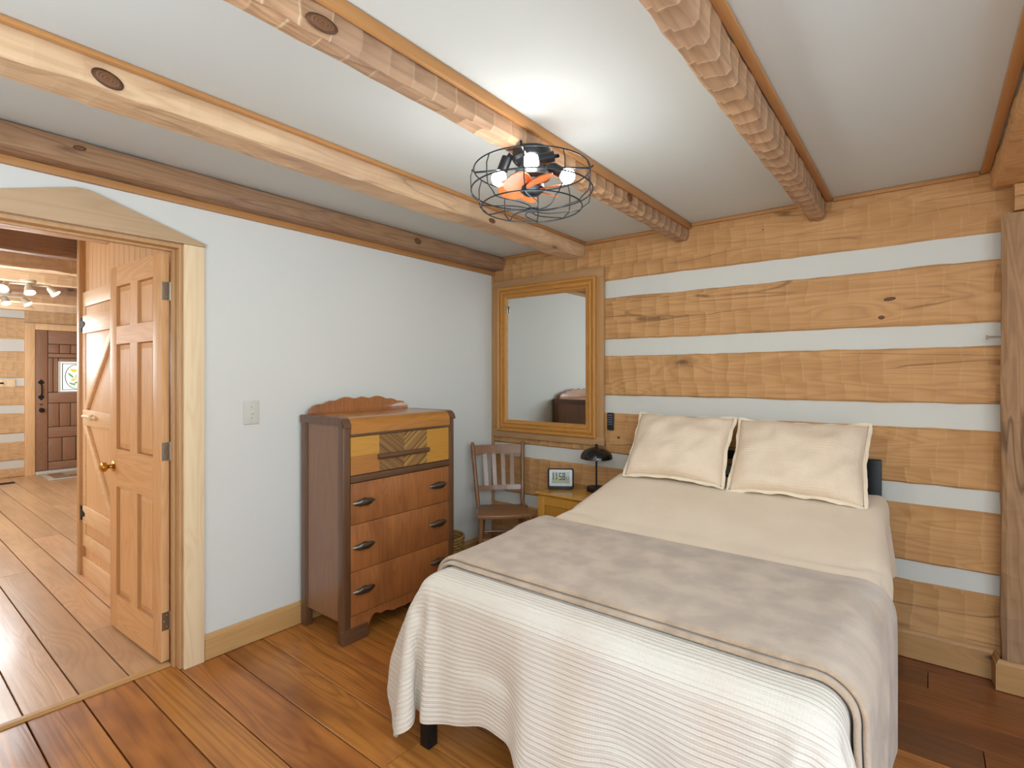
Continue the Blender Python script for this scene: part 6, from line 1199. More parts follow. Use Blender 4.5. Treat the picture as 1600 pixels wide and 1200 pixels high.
-230,-4,0,0,0,0,0,0,0,0,0,1,2,1,0,0,0,0,0,0,0,0,0,0,0,0,0,0,0,0,0,0,0,0,0,0,0,0,0,0,0,0,0,0,0,0,0,0,0,0,1,3,1,-1,0,0,1,-1,0,0,1,
-195,-4,0,0,0,0,0,0,0,0,0,1,2,1,0,0,0,0,0,0,0,0,0,0,0,0,0,0,0,0,0,0,0,0,0,0,0,0,0,0,0,0,0,0,0,0,0,0,0,0,1,3,0,1,-1,0,0,1,-1,0,0,
-163,-4,1,-1,0,0,0,0,1,-1,1,0,2,1,0,0,0,0,0,0,0,0,0,0,0,0,0,0,0,0,0,0,0,0,0,0,0,0,0,0,0,0,0,0,0,0,0,0,0,0,1,2,2,-2,1,0,0,0,1,-1,0,
-130,-4,0,1,-1,1,-1,1,0,-1,0,1,3,-1,1,0,0,0,0,0,0,0,0,0,0,0,0,0,0,0,0,0,0,0,0,0,0,0,0,0,0,0,0,0,0,0,0,0,0,1,0,2,1,0,0,-1,1,0,0,0,0,
-97,-3,-1,1,0,-1,1,0,-1,1,-1,1,3,-1,1,0,0,0,0,0,0,0,0,0,0,0,0,0,0,0,0,0,0,0,0,0,0,0,0,0,0,0,0,0,0,0,0,0,0,1,-1,4,0,0,-1,1,0,-1,1,0,-1,
-63,-3,-1,1,0,0,0,-1,1,-1,1,0,2,1,0,0,0,0,0,0,0,0,0,0,0,0,0,0,0,0,0,0,0,0,0,0,0,0,0,0,0,0,0,0,0,0,0,0,0,0,1,2,1,0,0,0,-1,1,-1,1,0,
304,35,0,-1,1,0,0,-1,1,1,1,-24,-16,3,0,0,0,0,0,0,0,0,0,0,0,0,0,0,0,0,0,0,0,0,0,0,0,0,0,0,0,0,0,0,0,0,0,0,0,-1,7,-26,-17,2,0,0,0,1,-1,0,1,
308,35,-1,1,0,-1,1,0,0,-1,4,-25,-20,7,0,0,0,0,0,0,0,0,0,0,0,0,0,0,0,0,0,0,0,0,0,0,0,0,0,0,0,0,0,0,0,0,0,0,0,0,7,-25,-19,2,0,0,1,-1,0,1,-1,
312,34,1,-1,1,0,-1,1,0,-1,2,-23,-22,9,0,0,0,-1,1,0,0,0,0,0,0,0,0,0,0,0,0,0,0,0,0,0,0,0,0,0,0,0,0,0,0,0,0,0,0,1,5,-20,-22,1,0,1,-1,0,1,-1,0,
315,35,-1,1,-1,1,0,-1,1,-1,-2,-20,-19,6,1,0,-1,1,0,0,0,0,0,0,0,0,0,0,0,0,0,0,0,0,0,0,0,0,0,0,0,0,0,0,0,0,0,0,1,-1,4,-14,-24,-1,0,1,-1,0,1,-1,0,
318,35,0,-1,1,-1,1,0,-1,0,-4,-20,-16,5,1,-1,1,0,0,0,0,0,0,0,0,0,0,0,0,0,0,0,0,0,0,0,0,0,0,0,0,0,0,0,0,0,0,0,1,-1,4,-13,-23,-3,0,1,-1,1,-1,0,1,
322,34,1,0,-1,1,-1,1,-1,0,-6,-19,-15,5,0,1,0,0,0,0,0,0,0,0,0,0,0,0,0,0,0,0,0,0,0,0,0,0,0,0,0,0,0,0,0,0,0,0,0,4,-2,-11,-21,-5,1,-1,0,1,-1,1,-1,
325,35,0,-1,1,-1,1,-1,1,-1,-8,-19,-13,5,0,1,0,0,0,0,0,0,0,0,0,0,0,0,0,0,0,0,0,0,0,0,0,0,0,0,0,0,0,0,0,0,0,0,0,2,2,-12,-21,-5,0,-1,1,-1,1,-1,0,
329,35,-1,1,-1,1,-1,0,1,-2,-7,-22,-10,5,1,0,0,0,0,0,0,0,0,0,0,0,0,0,0,0,0,0,0,0,0,0,0,0,0,0,0,0,0,0,0,0,0,0,0,0,6,-11,-24,-5,-1,1,0,0,-1,0,1,
333,34,1,-1,1,-1,0,1,-1,0,-10,-26,2,-1,1,0,-1,1,0,0,0,0,0,0,0,0,0,0,0,0,0,0,0,0,0,0,0,0,0,0,1,-1,0,0,0,0,0,0,0,1,-1,1,-31,-3,-2,1,0,0,-1,1,-1,
336,35,0,-1,0,0,1,-1,1,-2,-9,-25,1,0,0,-1,1,0,0,0,0,0,0,0,0,0,0,0,0,0,0,0,0,0,0,0,0,0,0,0,0,0,1,-1,0,1,-1,0,0,1,4,-13,-21,-4,-2,1,0,0,0,-1,1,
340,35,-1,1,-1,0,0,1,-1,-1,-9,-20,-6,2,0,3,-3,-1,1,-1,0,1,-1,1,0,0,0,0,0,0,0,0,0,0,0,0,0,1,-1,1,0,0,0,0,0,0,0,0,0,0,-4,-9,-19,-1,-1,-2,1,0,0,0,0,
344,35,-1,0,1,-1,0,0,1,-3,-9,-14,-8,0,-2,-1,-3,3,2,1,-1,0,1,-1,0,0,0,0,0,0,0,-1,2,-2,1,0,0,0,0,0,-1,1,-1,1,-1,0,1,0,0,2,8,-21,-22,1,1,-3,0,0,0,0,-1,
348,35,-1,0,1,-1,0,0,1,-4,-7,-27,6,-3,0,0,0,0,0,0,0,0,0,0,0,0,0,0,0,0,0,0,0,0,0,0,0,0,0,0,0,0,0,0,0,0,0,0,0,10,-27,16,-22,-10,0,-2,1,1,-1,0,0,
352,35,-1,1,-1,0,0,0,1,-6,-6,-11,-12,-6,6,0,0,0,0,0,0,0,0,0,0,0,0,0,0,0,0,0,0,0,0,0,0,0,0,0,0,0,0,0,0,0,0,0,0,7,-15,-16,15,-23,-2,-1,2,-1,0,0,0,
357,34,1,-1,0,0,0,0,1,-14,1,3,-26,-4,5,0,0,0,0,0,0,0,0,0,0,0,0,0,0,0,0,0,0,0,0,0,0,0,0,0,0,0,0,0,0,0,0,0,0,0,1,-19,-10,4,-11,1,0,0,0,0,0,
361,35,-1,1,-1,0,0,0,0,-5,-6,-5,-22,4,0,0,0,0,0,0,0,0,0,0,0,0,0,0,0,0,0,0,0,0,0,0,0,0,0,0,0,0,0,0,0,0,0,0,0,0,-1,-15,-9,-6,-3,-1,1,1,-1,0,0,
366,34,1,-1,1,-1,0,0,0,-3,-7,-8,-18,2,0,0,0,0,0,0,0,0,0,0,0,0,0,0,0,0,0,0,0,0,0,0,0,0,0,0,0,0,0,0,0,0,0,0,0,0,-2,-14,-10,-6,-3,1,0,1,-1,0,-1,
371,34,0,1,-1,1,-2,1,1,-3,-7,-9,-17,1,1,-1,0,0,0,0,0,0,0,0,0,0,0,0,0,0,0,0,0,0,0,0,0,0,0,0,0,0,0,0,0,0,0,-1,1,0,-2,-15,-10,-6,-2,1,0,1,-1,0,-1,
376,34,0,1,-1,1,-1,-1,2,-2,-7,-11,-13,-2,0,0,0,0,0,0,0,0,0,0,0,0,0,0,0,0,0,0,0,0,0,0,0,0,0,0,0,0,0,0,0,0,0,0,0,0,-4,-13,-12,-5,0,0,0,1,-1,0,-1,
381,34,0,1,-1,0,1,-2,2,-2,-5,-12,-13,-3,0,0,0,0,0,0,0,0,0,0,0,0,0,0,0,0,0,0,0,0,0,0,0,0,0,0,0,0,0,0,0,0,0,0,0,0,-5,-14,-11,-3,-1,-1,2,-1,0,0,-1,
386,34,0,1,-1,0,1,-1,0,0,-5,-13,-11,-5,0,0,0,0,0,0,0,0,0,0,0,0,0,0,0,0,0,0,0,0,0,0,0,0,0,0,0,0,0,0,0,0,0,0,0,0,-6,-15,-11,0,-2,0,1,-1,-1,1,-1,
391,34,1,-1,0,1,-1,0,0,1,-5,-13,-11,-7,1,0,0,0,0,0,0,0,0,0,0,0,0,0,0,0,0,0,0,0,0,0,0,0,0,0,0,0,0,0,0,0,0,0,0,1,-8,-16,-8,-2,-1,0,1,-2,1,-1,1,
396,35,-1,0,1,-1,0,0,0,1,-3,-14,-12,-6,0,0,0,0,0,0,0,0,0,0,0,0,0,0,0,0,0,0,0,0,0,0,0,0,0,0,0,0,0,0,0,0,0,0,0,1,-9,-19,-1,-6,0,0,0,-1,1,0,-1,
402,34,0,1,-1,0,1,-1,0,0,0,-15,-12,-8,1,0,0,0,0,0,0,0,0,0,0,0,0,0,0,0,0,0,0,0,0,0,0,0,0,0,0,0,0,0,0,0,0,0,0,2,-12,-15,-6,-4,2,-1,-1,1,-1,1,-1,
407,34,1,-1,1,-1,0,1,-1,0,0,-13,-14,-8,1,0,0,0,0,0,0,0,0,0,0,0,0,0,0,0,0,0,0,0,0,0,0,0,0,0,0,0,0,0,0,0,0,0,0,2,-13,-13,-9,-1,-1,1,0,-1,1,-1,1,
412,34,1,-1,1,-1,1,-1,1,-1,-1,-9,-17,-8,1,0,0,0,0,0,0,0,0,0,0,0,0,0,0,0,0,0,0,0,0,0,0,0,0,0,0,0,0,0,0,0,0,0,0,1,-11,-15,-9,-1,1,0,-1,1,-1,1,-1,
417,35,-1,1,-1,1,-1,1,-1,1,-1,-10,-17,-8,1,0,0,0,0,0,0,0,0,0,0,0,0,0,0,0,0,0,0,0,0,0,0,0,0,0,0,0,0,0,0,0,0,0,0,2,-13,-15,-9,1,0,-1,1,-1,1,-1,1,
422,35,-1,1,-1,1,-1,1,-1,2,-2,-9,-17,-10,2,0,1,-1,0,0,0,0,0,0,0,0,0,0,-1,1,0,0,1,-1,0,0,0,0,0,0,0,0,0,0,-1,1,0,0,0,1,-11,-17,-8,1,-1,0,1,0,-1,0,1,
428,34,0,1,-1,1,-1,1,0,0,-1,-9,-16,-11,2,0,0,0,0,0,0,0,0,0,0,0,0,0,0,0,0,0,0,0,0,0,0,0,0,0,0,0,0,0,0,0,0,0,0,2,-14,-14,-9,0,0,1,-1,1,-1,1,-1,
433,34,1,-1,0,1,-1,1,-1,2,-1,-10,-16,-10,1,-1,1,0,0,0,0,0,0,0,0,0,0,0,0,0,0,0,0,0,0,0,0,0,0,0,0,0,0,0,0,0,0,0,0,2,-13,-17,-7,0,0,1,-1,1,0,-1,1,
438,35,-1,0,1,-1,0,1,-1,1,-1,-9,-14,-14,3,0,0,0,0,0,0,0,0,0,0,0,0,0,0,0,0,0,0,0,0,0,0,0,0,0,0,0,0,0,0,0,0,0,0,1,-11,-17,-8,0,1,-1,1,0,-1,1,-1,
442,34,1,-1,1,-1,1,-1,1,-1,0,-9,-16,-12,4,-1,0,0,0,0,0,0,0,0,0,0,0,0,0,0,0,0,0,0,0,0,0,0,0,0,0,0,0,0,0,0,0,0,0,1,-12,-15,-8,-1,1,0,-1,1,0,-1,1,
444,35,-1,1,-1,1,-1,1,-1,1,-1,-9,-17,-9,1,0,0,-1,1,0,0,0,0,0,0,0,0,0,0,0,0,0,0,0,0,0,0,0,0,0,0,0,0,0,0,1,-1,0,0,-1,-7,-18,-9,0,1,0,-1,1,-1,1,-1,
447,34,1,-1,1,0,-1,1,0,-1,0,-10,-18,-6,4,-4,0,0,0,0,0,0,0,0,0,0,0,0,0,0,0,0,0,0,0,0,0,0,0,0,0,0,0,0,0,0,0,0,-5,5,-5,-23,-5,-2,1,-1,0,1,-1,1,-1,
450,34,1,-1,1,0,0,-1,1,0,-2,-8,-25,-1,8,-7,0,0,0,0,0,0,0,0,0,0,0,0,0,0,0,0,0,0,0,0,0,0,0,0,0,0,0,0,0,0,0,0,-7,8,-1,-28,-6,0,-1,0,1,-1,0,1,-1,
452,35,0,0,-1,1,0,0,-1,1,-1,-10,-29,4,10,-9,0,0,0,0,0,0,0,0,0,0,0,0,0,0,0,0,0,0,0,0,0,0,0,0,0,0,0,0,0,0,0,0,-9,11,3,-33,-6,-1,1,-1,0,1,-1,0,1]),
'throw': (66, 22, [
1278,0,1,0,-1,0,-1,1,13,14,7,1,1,-1,0,0,0,1,-1,0,0,0,0,1,-1,0,0,0,0,1,-1,0,0,0,0,1,-1,0,0,0,1,-1,0,0,1,-1,0,2,-4,-9,-16,-10,3,1,-1,1,0,0,0,2,-1,0,-3,0,1,-1,
1278,1,-1,0,0,0,0,0,13,14,7,2,-1,0,0,0,0,1,-1,0,0,0,1,-1,0,0,0,0,0,1,-1,0,0,0,0,1,-1,0,0,0,1,-1,0,0,1,-1,0,1,-3,-8,-17,-10,3,-1,1,0,0,0,1,0,0,0,0,0,-1,0,
1278,1,-1,-1,0,0,1,4,8,16,6,1,0,0,0,1,-1,0,0,0,0,0,1,-1,0,0,0,0,0,1,-1,0,0,0,0,1,-1,0,0,0,0,1,-1,0,0,0,1,-1,-2,-8,-15,-12,2,1,-1,0,0,1,0,0,0,1,0,0,0,0,
1278,0,-1,0,-1,0,2,6,9,12,7,1,0,0,1,-1,0,0,0,0,0,0,1,-1,0,0,0,0,0,1,-1,0,0,0,1,-1,0,0,0,0,0,1,-1,0,0,0,0,0,-1,-9,-15,-10,0,0,1,-1,0,0,0,0,1,0,0,1,0,0,
1277,-1,0,-1,0,0,3,5,11,10,7,2,-1,0,0,0,0,0,0,0,1,-1,0,0,0,0,0,0,1,-1,0,0,0,0,0,1,-1,0,0,0,0,0,0,1,-1,0,0,0,-1,-9,-15,-7,-5,1,2,1,-1,-1,0,-1,0,1,1,1,0,0,
1276,-1,-2,1,0,0,3,6,11,10,7,0,0,0,0,0,0,0,0,0,1,-1,0,0,0,0,0,1,-1,0,0,0,0,0,0,1,-1,0,0,0,0,0,0,1,-1,0,0,0,-1,-9,-13,-9,-5,0,1,3,1,0,-3,-1,-1,1,0,2,0,1,
1276,-3,0,1,0,0,3,7,11,9,7,0,0,0,0,0,0,0,0,0,1,-1,0,0,0,0,0,1,-1,0,0,0,0,0,0,0,1,-1,0,0,0,0,0,0,0,1,-1,0,-1,-9,-12,-10,-4,-2,1,3,3,0,-2,-3,0,-1,0,2,0,2,
1275,-3,0,0,1,0,3,8,10,10,6,0,0,0,0,0,0,0,1,-1,0,0,0,0,0,0,0,1,-1,0,0,0,0,0,0,0,1,-1,0,0,0,0,0,0,0,0,0,1,-2,-8,-13,-10,-5,-1,1,3,3,1,-1,-5,0,-1,0,0,2,1,
1275,-3,-1,1,1,0,3,7,12,10,5,0,0,0,0,0,0,0,1,-1,0,0,0,0,0,0,0,1,-1,0,0,0,0,0,0,1,-1,0,0,0,0,0,0,0,0,0,0,1,-2,-7,-14,-11,-4,-2,2,5,2,1,-3,-3,-2,-1,1,0,1,2,
1276,-4,0,1,0,1,3,7,12,11,4,0,0,0,0,0,0,0,1,-1,0,0,0,0,0,0,0,1,-1,0,0,0,0,0,1,-1,0,0,0,0,0,0,0,0,0,0,0,1,-2,-6,-15,-12,-5,0,5,4,1,-1,-3,-3,-2,1,0,0,1,1,
1277,-3,-1,0,0,2,2,8,12,12,3,0,0,0,0,0,1,-1,0,0,0,0,0,0,0,0,1,-1,0,0,0,0,0,0,1,-1,0,0,0,0,0,0,0,0,0,1,-2,2,-1,-7,-17,-11,-5,3,7,2,-1,-3,-4,-1,-1,1,0,0,2,0,
1278,-2,-1,-2,0,2,3,7,13,13,2,0,0,0,0,0,0,0,1,-1,0,0,0,0,0,1,-1,0,0,0,0,0,0,0,1,-1,0,0,0,0,0,0,0,1,-2,2,-1,0,0,-6,-20,-12,0,6,6,-2,-4,-4,-2,0,1,0,0,2,0,0,
1279,-1,-1,-2,0,-2,4,8,15,13,0,1,0,0,0,0,0,0,1,-1,0,0,0,0,0,1,-1,0,0,0,0,0,1,-1,0,0,0,0,0,0,0,1,-1,0,0,0,0,0,-3,0,-27,-7,3,11,-6,-4,-3,-2,0,1,0,1,1,0,0,1,
1279,-1,-1,1,-2,-1,-3,11,19,9,3,0,0,0,0,0,0,0,1,-1,0,0,0,0,0,1,-1,0,0,0,0,0,1,-1,0,0,0,0,0,1,-1,0,0,0,0,0,1,-1,-1,-7,-24,-1,12,-9,-5,-2,0,-1,2,0,0,1,0,0,1,-1,
1274,0,0,-1,0,0,-1,-4,33,3,4,1,1,-1,0,0,0,0,1,-1,0,0,0,0,0,1,-1,0,0,0,0,0,1,-1,0,0,0,1,-1,0,0,0,0,1,-1,0,0,0,0,-15,-12,8,-13,-4,-1,1,0,0,1,-1,2,-1,0,1,-1,0,
1267,1,-1,0,0,1,0,-5,20,20,0,-1,0,1,-1,0,0,0,1,-1,0,0,0,0,0,1,-1,0,0,0,1,-1,0,0,0,0,0,1,-1,0,0,0,1,-1,0,0,1,-1,1,-4,-24,-9,1,0,0,1,-1,0,0,0,0,0,1,-1,0,0,
1265,1,0,-1,1,-1,2,-5,18,21,0,-1,0,1,-1,0,0,0,1,-1,0,0,0,0,1,-1,0,0,0,0,1,-1,0,0,0,0,1,-1,0,0,0,1,-1,0,0,1,-1,0,2,-4,-30,-2,1,-2,0,1,-1,1,-1,0,0,0,0,0,0,0,
1266,0,0,0,1,-1,0,-1,19,16,2,-1,0,1,-1,0,0,0,1,-1,0,0,0,0,1,-1,0,0,0,0,1,-1,0,0,0,1,-1,0,0,0,1,-1,0,0,0,1,-1,0,1,-2,-27,-7,1,-1,0,0,1,-1,1,-1,0,0,0,0,0,0,
1263,-1,1,0,-1,0,-1,11,9,16,1,0,1,-1,0,0,0,0,1,-1,0,0,0,1,-1,0,0,0,0,1,-1,0,0,0,0,1,-1,0,0,0,1,-1,0,0,1,-1,0,0,1,-2,-24,-8,-2,0,0,0,0,0,0,0,1,-1,0,0,0,0,
1257,-1,1,-1,0,1,1,8,13,12,1,0,0,0,0,0,0,0,1,-1,0,0,0,1,-1,0,0,0,1,-1,0,0,0,1,-1,0,0,0,1,-1,0,0,0,1,-1,0,0,0,0,-1,-20,-11,-2,-1,0,-1,1,0,0,0,0,0,0,0,0,0,
1250,0,0,0,0,0,2,8,14,10,1,0,0,0,0,0,0,1,-1,0,0,0,0,1,-1,0,0,0,1,-1,0,0,0,1,-1,0,0,0,1,-1,0,0,0,1,-1,0,0,0,0,-1,-17,-13,-3,-1,0,0,0,0,0,0,0,0,0,0,-1,1,
1245,0,0,0,1,0,1,9,15,8,1,0,0,0,0,0,1,-1,0,0,0,0,0,1,-1,0,0,0,1,-1,0,0,0,1,-1,0,0,1,-1,0,0,0,1,-1,0,0,0,0,1,-3,-14,-13,-5,0,-1,0,0,0,0,-1,1,0,0,0,0,0,
-1820,-2,0,-1,1,0,0,-1,2,0,1,-1,1,0,0,0,0,0,-1,1,0,0,0,0,0,0,0,0,0,0,0,0,0,0,0,0,0,0,-1,1,0,0,0,0,0,1,-1,0,0,1,1,-1,1,0,0,0,0,0,0,0,1,-1,0,-1,1,0,
-1785,-2,0,-1,1,0,0,0,0,1,1,-1,1,0,0,0,0,0,0,0,0,0,0,-1,1,0,0,0,0,0,0,0,0,0,0,0,0,0,0,0,-1,1,0,0,1,-1,0,0,1,-1,2,-1,1,0,0,0,-1,2,-1,0,0,0,0,0,0,0,
-1750,-2,0,0,-1,1,0,0,0,1,1,0,0,-1,1,0,0,0,0,0,0,0,0,0,0,-1,1,0,0,0,0,0,0,0,0,0,0,0,0,0,0,0,0,0,0,0,0,0,1,0,0,1,-1,1,0,0,0,0,0,0,0,0,0,0,0,0,
-1714,-3,1,0,-1,1,0,0,0,2,-1,1,0,0,-1,1,0,0,0,0,0,0,0,0,0,0,0,0,0,0,0,-1,1,0,0,0,0,0,0,0,0,0,0,0,0,0,0,1,-1,1,0,1,-1,1,0,0,0,0,0,0,0,0,0,0,0,0,
-1679,-3,1,0,-1,1,0,0,1,0,0,1,0,0,0,0,0,0,-1,1,0,0,0,0,0,0,0,0,0,0,0,0,0,-1,1,0,0,0,0,0,0,0,0,0,0,0,0,1,-1,1,0,1,0,-1,1,0,0,0,0,0,0,0,0,0,0,0,
-1644,-2,-1,1,-1,1,0,0,1,0,1,-1,1,0,0,0,0,0,0,0,-1,1,0,0,0,0,0,0,0,0,0,0,0,0,0,0,0,0,0,0,-1,1,0,0,0,1,-1,0,0,1,0,1,0,0,-1,1,0,0,0,0,0,0,1,-1,0,0,
-1609,-2,-1,1,0,-1,1,0,1,0,1,0,-1,1,0,0,0,0,0,0,0,0,0,0,0,-1,1,0,0,0,0,0,0,0,0,0,0,0,0,0,0,0,0,0,0,0,0,0,0,1,0,1,0,0,-1,1,0,0,0,0,0,0,1,-1,0,0,
-1574,-2,0,-1,1,-1,1,0,1,0,1,0,0,0,-1,1,0,0,0,0,0,0,0,0,0,0,0,0,-1,1,0,0,0,0,0,0,0,0,0,0,0,0,0,0,0,0,0,0,0,1,0,1,0,0,0,0,-1,1,0,0,0,1,-1,0,0,0,
-1538,-3,1,-1,1,0,-1,1,1,0,1,0,0,0,0,-1,1,0,0,0,0,0,0,0,0,0,0,0,0,0,0,0,0,-1,1,0,0,0,0,0,0,0,0,0,0,0,0,0,1,-1,2,0,-1,1,0,0,-1,1,0,0,0,1,-1,0,0,1,
-1503,-3,1,0,-1,1,-1,1,1,0,1,0,0,0,0,0,0,0,0,0,-1,1,0,0,0,0,0,0,0,0,0,0,0,0,0,0,-1,1,0,0,0,0,0,0,0,0,0,0,0,1,1,0,-1,1,0,0,-1,1,0,0,1,-1,0,0,0,1,
-1468,-3,1,0,-1,1,0,-1,2,1,0,-1,1,0,0,0,0,0,0,0,0,0,-1,1,0,0,0,0,0,0,0,0,0,0,0,0,0,0,0,0,0,0,0,-1,1,0,1,-1,0,0,2,0,0,-1,1,-1,1,0,0,0,1,-1,0,0,1,-1,
-1433,-3,1,0,-1,1,0,-1,2,1,0,-1,1,0,0,0,0,0,0,0,0,0,0,0,0,0,0,0,-1,1,0,0,0,0,0,0,0,0,0,0,0,0,0,0,-1,2,-1,0,0,0,2,0,0,-1,0,1,0,0,0,1,-1,0,0,0,1,-1,
-1398,-2,-1,0,1,0,0,0,0,2,0,0,0,0,0,-1,1,0,0,0,0,0,0,0,0,0,0,0,0,0,-1,1,0,0,0,0,0,0,0,0,0,0,0,0,0,-1,1,-1,3,-2,2,0,0,-2,2,0,0,0,0,0,1,-1,0,1,-1,0,
-1363,-2,-1,1,-1,1,0,0,0,1,2,-1,0,0,0,0,0,-1,1,0,0,0,0,0,0,0,0,0,0,0,0,0,0,0,0,0,-1,1,0,0,0,0,0,0,0,-1,1,-1,0,4,-1,0,-3,3,1,-1,0,0,0,1,-1,0,0,1,-1,0,
-1328,-2,-1,1,-1,1,-1,2,-1,1,2,-1,0,0,0,0,0,0,-1,1,0,0,0,0,0,0,0,0,0,0,0,0,0,0,-1,1,0,0,0,0,0,0,0,0,0,-1,0,0,0,4,0,-4,3,0,0,0,1,-1,0,1,-1,0,1,-1,0,1,
-1294,-2,0,-1,1,0,-1,1,0,1,2,-1,0,0,0,0,0,0,0,0,0,0,0,0,0,-1,1,0,0,0,0,0,0,0,0,0,-1,1,0,0,0,0,-1,1,0,0,0,-1,-1,2,3,0,-1,0,0,0,1,-1,0,1,-1,0,1,-1,0,1,
-1258,-3,1,-1,1,0,0,-1,2,1,-1,1,0,0,0,0,0,0,0,0,0,0,0,0,0,0,0,-1,1,0,0,0,0,0,0,0,0,0,-1,1,0,0,0,-1,1,0,0,-1,0,1,3,-1,0,0,0,1,-1,0,0,1,-1,1,-1,0,0,1,
-1223,-3,1,0,-1,1,0,-1,2,1,-1,1,0,0,0,0,0,0,0,0,0,0,0,0,0,0,0,0,0,0,0,-1,1,0,0,0,0,0,-1,1,0,0,0,0,-1,1,0,0,-1,0,3,1,-1,0,0,1,-1,0,1,-1,0,1,-1,0,1,-1,
-1188,-3,1,-1,1,-1,1,0,1,1,0,-1,1,0,0,0,0,0,0,0,0,0,0,0,0,0,0,0,0,0,0,0,-1,1,0,0,0,0,0,0,-1,1,0,0,-1,1,0,0,0,-1,2,1,1,-1,0,1,-1,0,1,-1,0,1,-1,0,1,-1,
-1154,-2,0,-1,0,1,0,0,1,1,0,0,-1,1,0,0,0,0,0,0,0,0,0,0,0,0,0,0,0,0,0,0,0,0,0,-1,1,0,0,0,-1,1,0,0,0,0,-1,1,0,0,0,2,1,-1,0,0,1,-1,1,-1,0,1,-1,0,1,-1,
-1119,-2,-1,1,-1,1,0,0,1,1,0,0,0,0,0,0,0,0,0,0,0,0,0,0,-1,1,0,0,0,0,0,0,0,0,0,0,-1,1,0,0,0,0,-1,1,0,0,-1,1,0,0,0,2,0,1,-1,0,1,-1,0,1,-1,1,-1,0,1,-1,
-1084,-3,1,0,-1,1,0,0,2,0,-1,1,0,0,0,0,0,0,0,0,0,0,0,0,0,0,0,-1,1,0,0,0,0,0,0,0,0,0,-1,1,0,0,0,-1,1,0,0,-1,1,0,1,0,1,1,-1,0,1,-1,0,1,-1,0,1,-1,1,-1,
354,35,0,1,-1,0,0,0,-1,-10,-15,-9,-2,2,0,0,0,0,0,0,0,0,0,0,0,0,0,0,0,0,0,0,0,0,0,0,0,0,0,0,0,0,0,0,0,0,1,1,-17,-10,-11,0,1,0,0,-1,1,0,0,0,0,0,0,0,0,0,
357,35,0,0,0,0,0,0,-2,-10,-13,-11,-1,2,0,0,0,0,0,0,0,0,0,0,0,0,0,0,0,0,0,0,0,0,0,0,0,0,0,0,0,0,0,0,0,0,1,0,-14,-12,-10,-1,1,0,-1,1,0,0,0,0,0,0,0,0,0,0,
359,35,0,0,0,0,0,-1,-1,-10,-14,-11,1,1,0,0,0,0,0,0,0,0,0,0,0,0,0,0,0,0,0,0,0,0,0,0,0,0,0,0,0,0,0,0,0,0,1,-1,-12,-13,-9,-2,1,0,0,0,0,0,0,0,0,0,0,0,0,0,
361,35,0,0,0,0,0,-1,-2,-10,-13,-11,1,1,0,0,0,0,0,0,0,0,0,0,0,0,0,0,0,0,0,0,0,0,0,0,0,0,0,0,0,0,0,0,0,0,1,-1,-11,-14,-9,-1,0,0,0,0,0,0,0,-1,2,-2,2,-2,2,-1,
363,35,0,0,0,0,0,-1,-3,-9,-15,-8,0,1,0,0,0,0,0,0,0,0,0,0,0,0,0,0,0,0,0,0,0,0,0,0,0,0,0,0,0,0,0,0,0,0,0,1,-11,-15,-9,-1,0,0,0,0,0,0,0,0,0,0,0,0,0,0,
365,35,0,0,0,0,0,-1,-4,-8,-17,-6,1,0,0,0,0,0,0,0,0,0,0,0,0,0,0,0,0,0,0,0,0,0,0,0,0,0,0,0,0,0,0,0,0,0,0,1,-11,-14,-9,-2,0,0,0,0,0,0,0,0,0,0,0,0,0,0,
367,35,0,0,0,0,0,-1,-4,-10,-16,-4,0,0,0,0,0,0,0,0,0,0,0,0,0,0,0,0,0,0,0,0,0,0,0,0,0,0,0,0,0,0,0,0,0,0,0,1,-10,-15,-9,-1,-1,0,0,0,0,0,0,0,0,0,0,0,0,0,
370,35,0,-1,1,0,0,-1,-4,-11,-16,-3,0,0,0,0,0,0,0,0,0,0,0,0,0,0,0,0,0,0,0,0,0,0,0,0,0,0,0,0,0,0,0,0,0,0,0,1,-9,-15,-10,-2,0,0,0,1,-1,0,0,0,0,0,0,0,1,-2,
372,35,0,0,0,0,0,-1,-5,-12,-14,-3,0,0,0,0,0,0,0,0,0,0,0,0,0,0,0,0,0,0,0,0,0,0,0,0,0,0,0,0,0,0,0,0,0,0,0,0,-6,-17,-9,-3,0,0,0,0,1,-1,0,0,0,0,1,-1,0,0,
375,35,-1,1,0,0,0,-1,-5,-13,-14,-2,0,0,0,0,0,0,0,0,0,0,0,0,0,0,0,0,0,0,0,0,0,0,0,0,0,0,0,0,0,0,0,0,0,0,0,0,-5,-17,-10,-3,0,0,0,1,-1,0,1,-1,0,0,0,0,0,0,
378,34,1,0,0,0,-1,1,-6,-16,-11,-2,0,0,0,0,0,0,0,0,0,0,0,0,0,0,0,0,0,0,0,0,0,0,0,0,0,0,0,0,0,0,0,0,0,0,0,-1,-1,-19,-12,-2,0,0,0,1,0,-1,0,0,0,0,0,0,0,0,
380,35,0,0,-1,1,0,-1,-5,-18,-9,-2,0,0,0,0,0,0,0,0,0,0,0,0,0,0,0,0,0,0,0,0,0,0,0,0,0,0,0,0,0,0,0,0,0,0,0,-1,0,-18,-15,-1,0,0,2,-2,0,0,0,1,-1,0,0,0,0,0,
383,35,0,0,-1,1,0,-1,-5,-23,2,-12,4,0,0,0,0,0,0,0,0,0,0,0,0,0,0,0,0,0,0,0,0,0,0,0,0,0,0,0,0,0,0,0,0,5,-3,0,-16,1,-22,0,0,2,-1,-1,0,0,0,0,0,0,0,0,0,0,
386,35,0,0,0,-1,1,-1,-7,-13,-19,5,0,0,0,0,0,0,0,0,0,0,0,0,0,0,0,0,0,0,0,0,0,0,0,0,0,0,0,0,0,0,0,0,0,0,0,2,3,-27,-14,1,3,-2,-1,0,0,0,0,0,0,0,0,0,0,0,
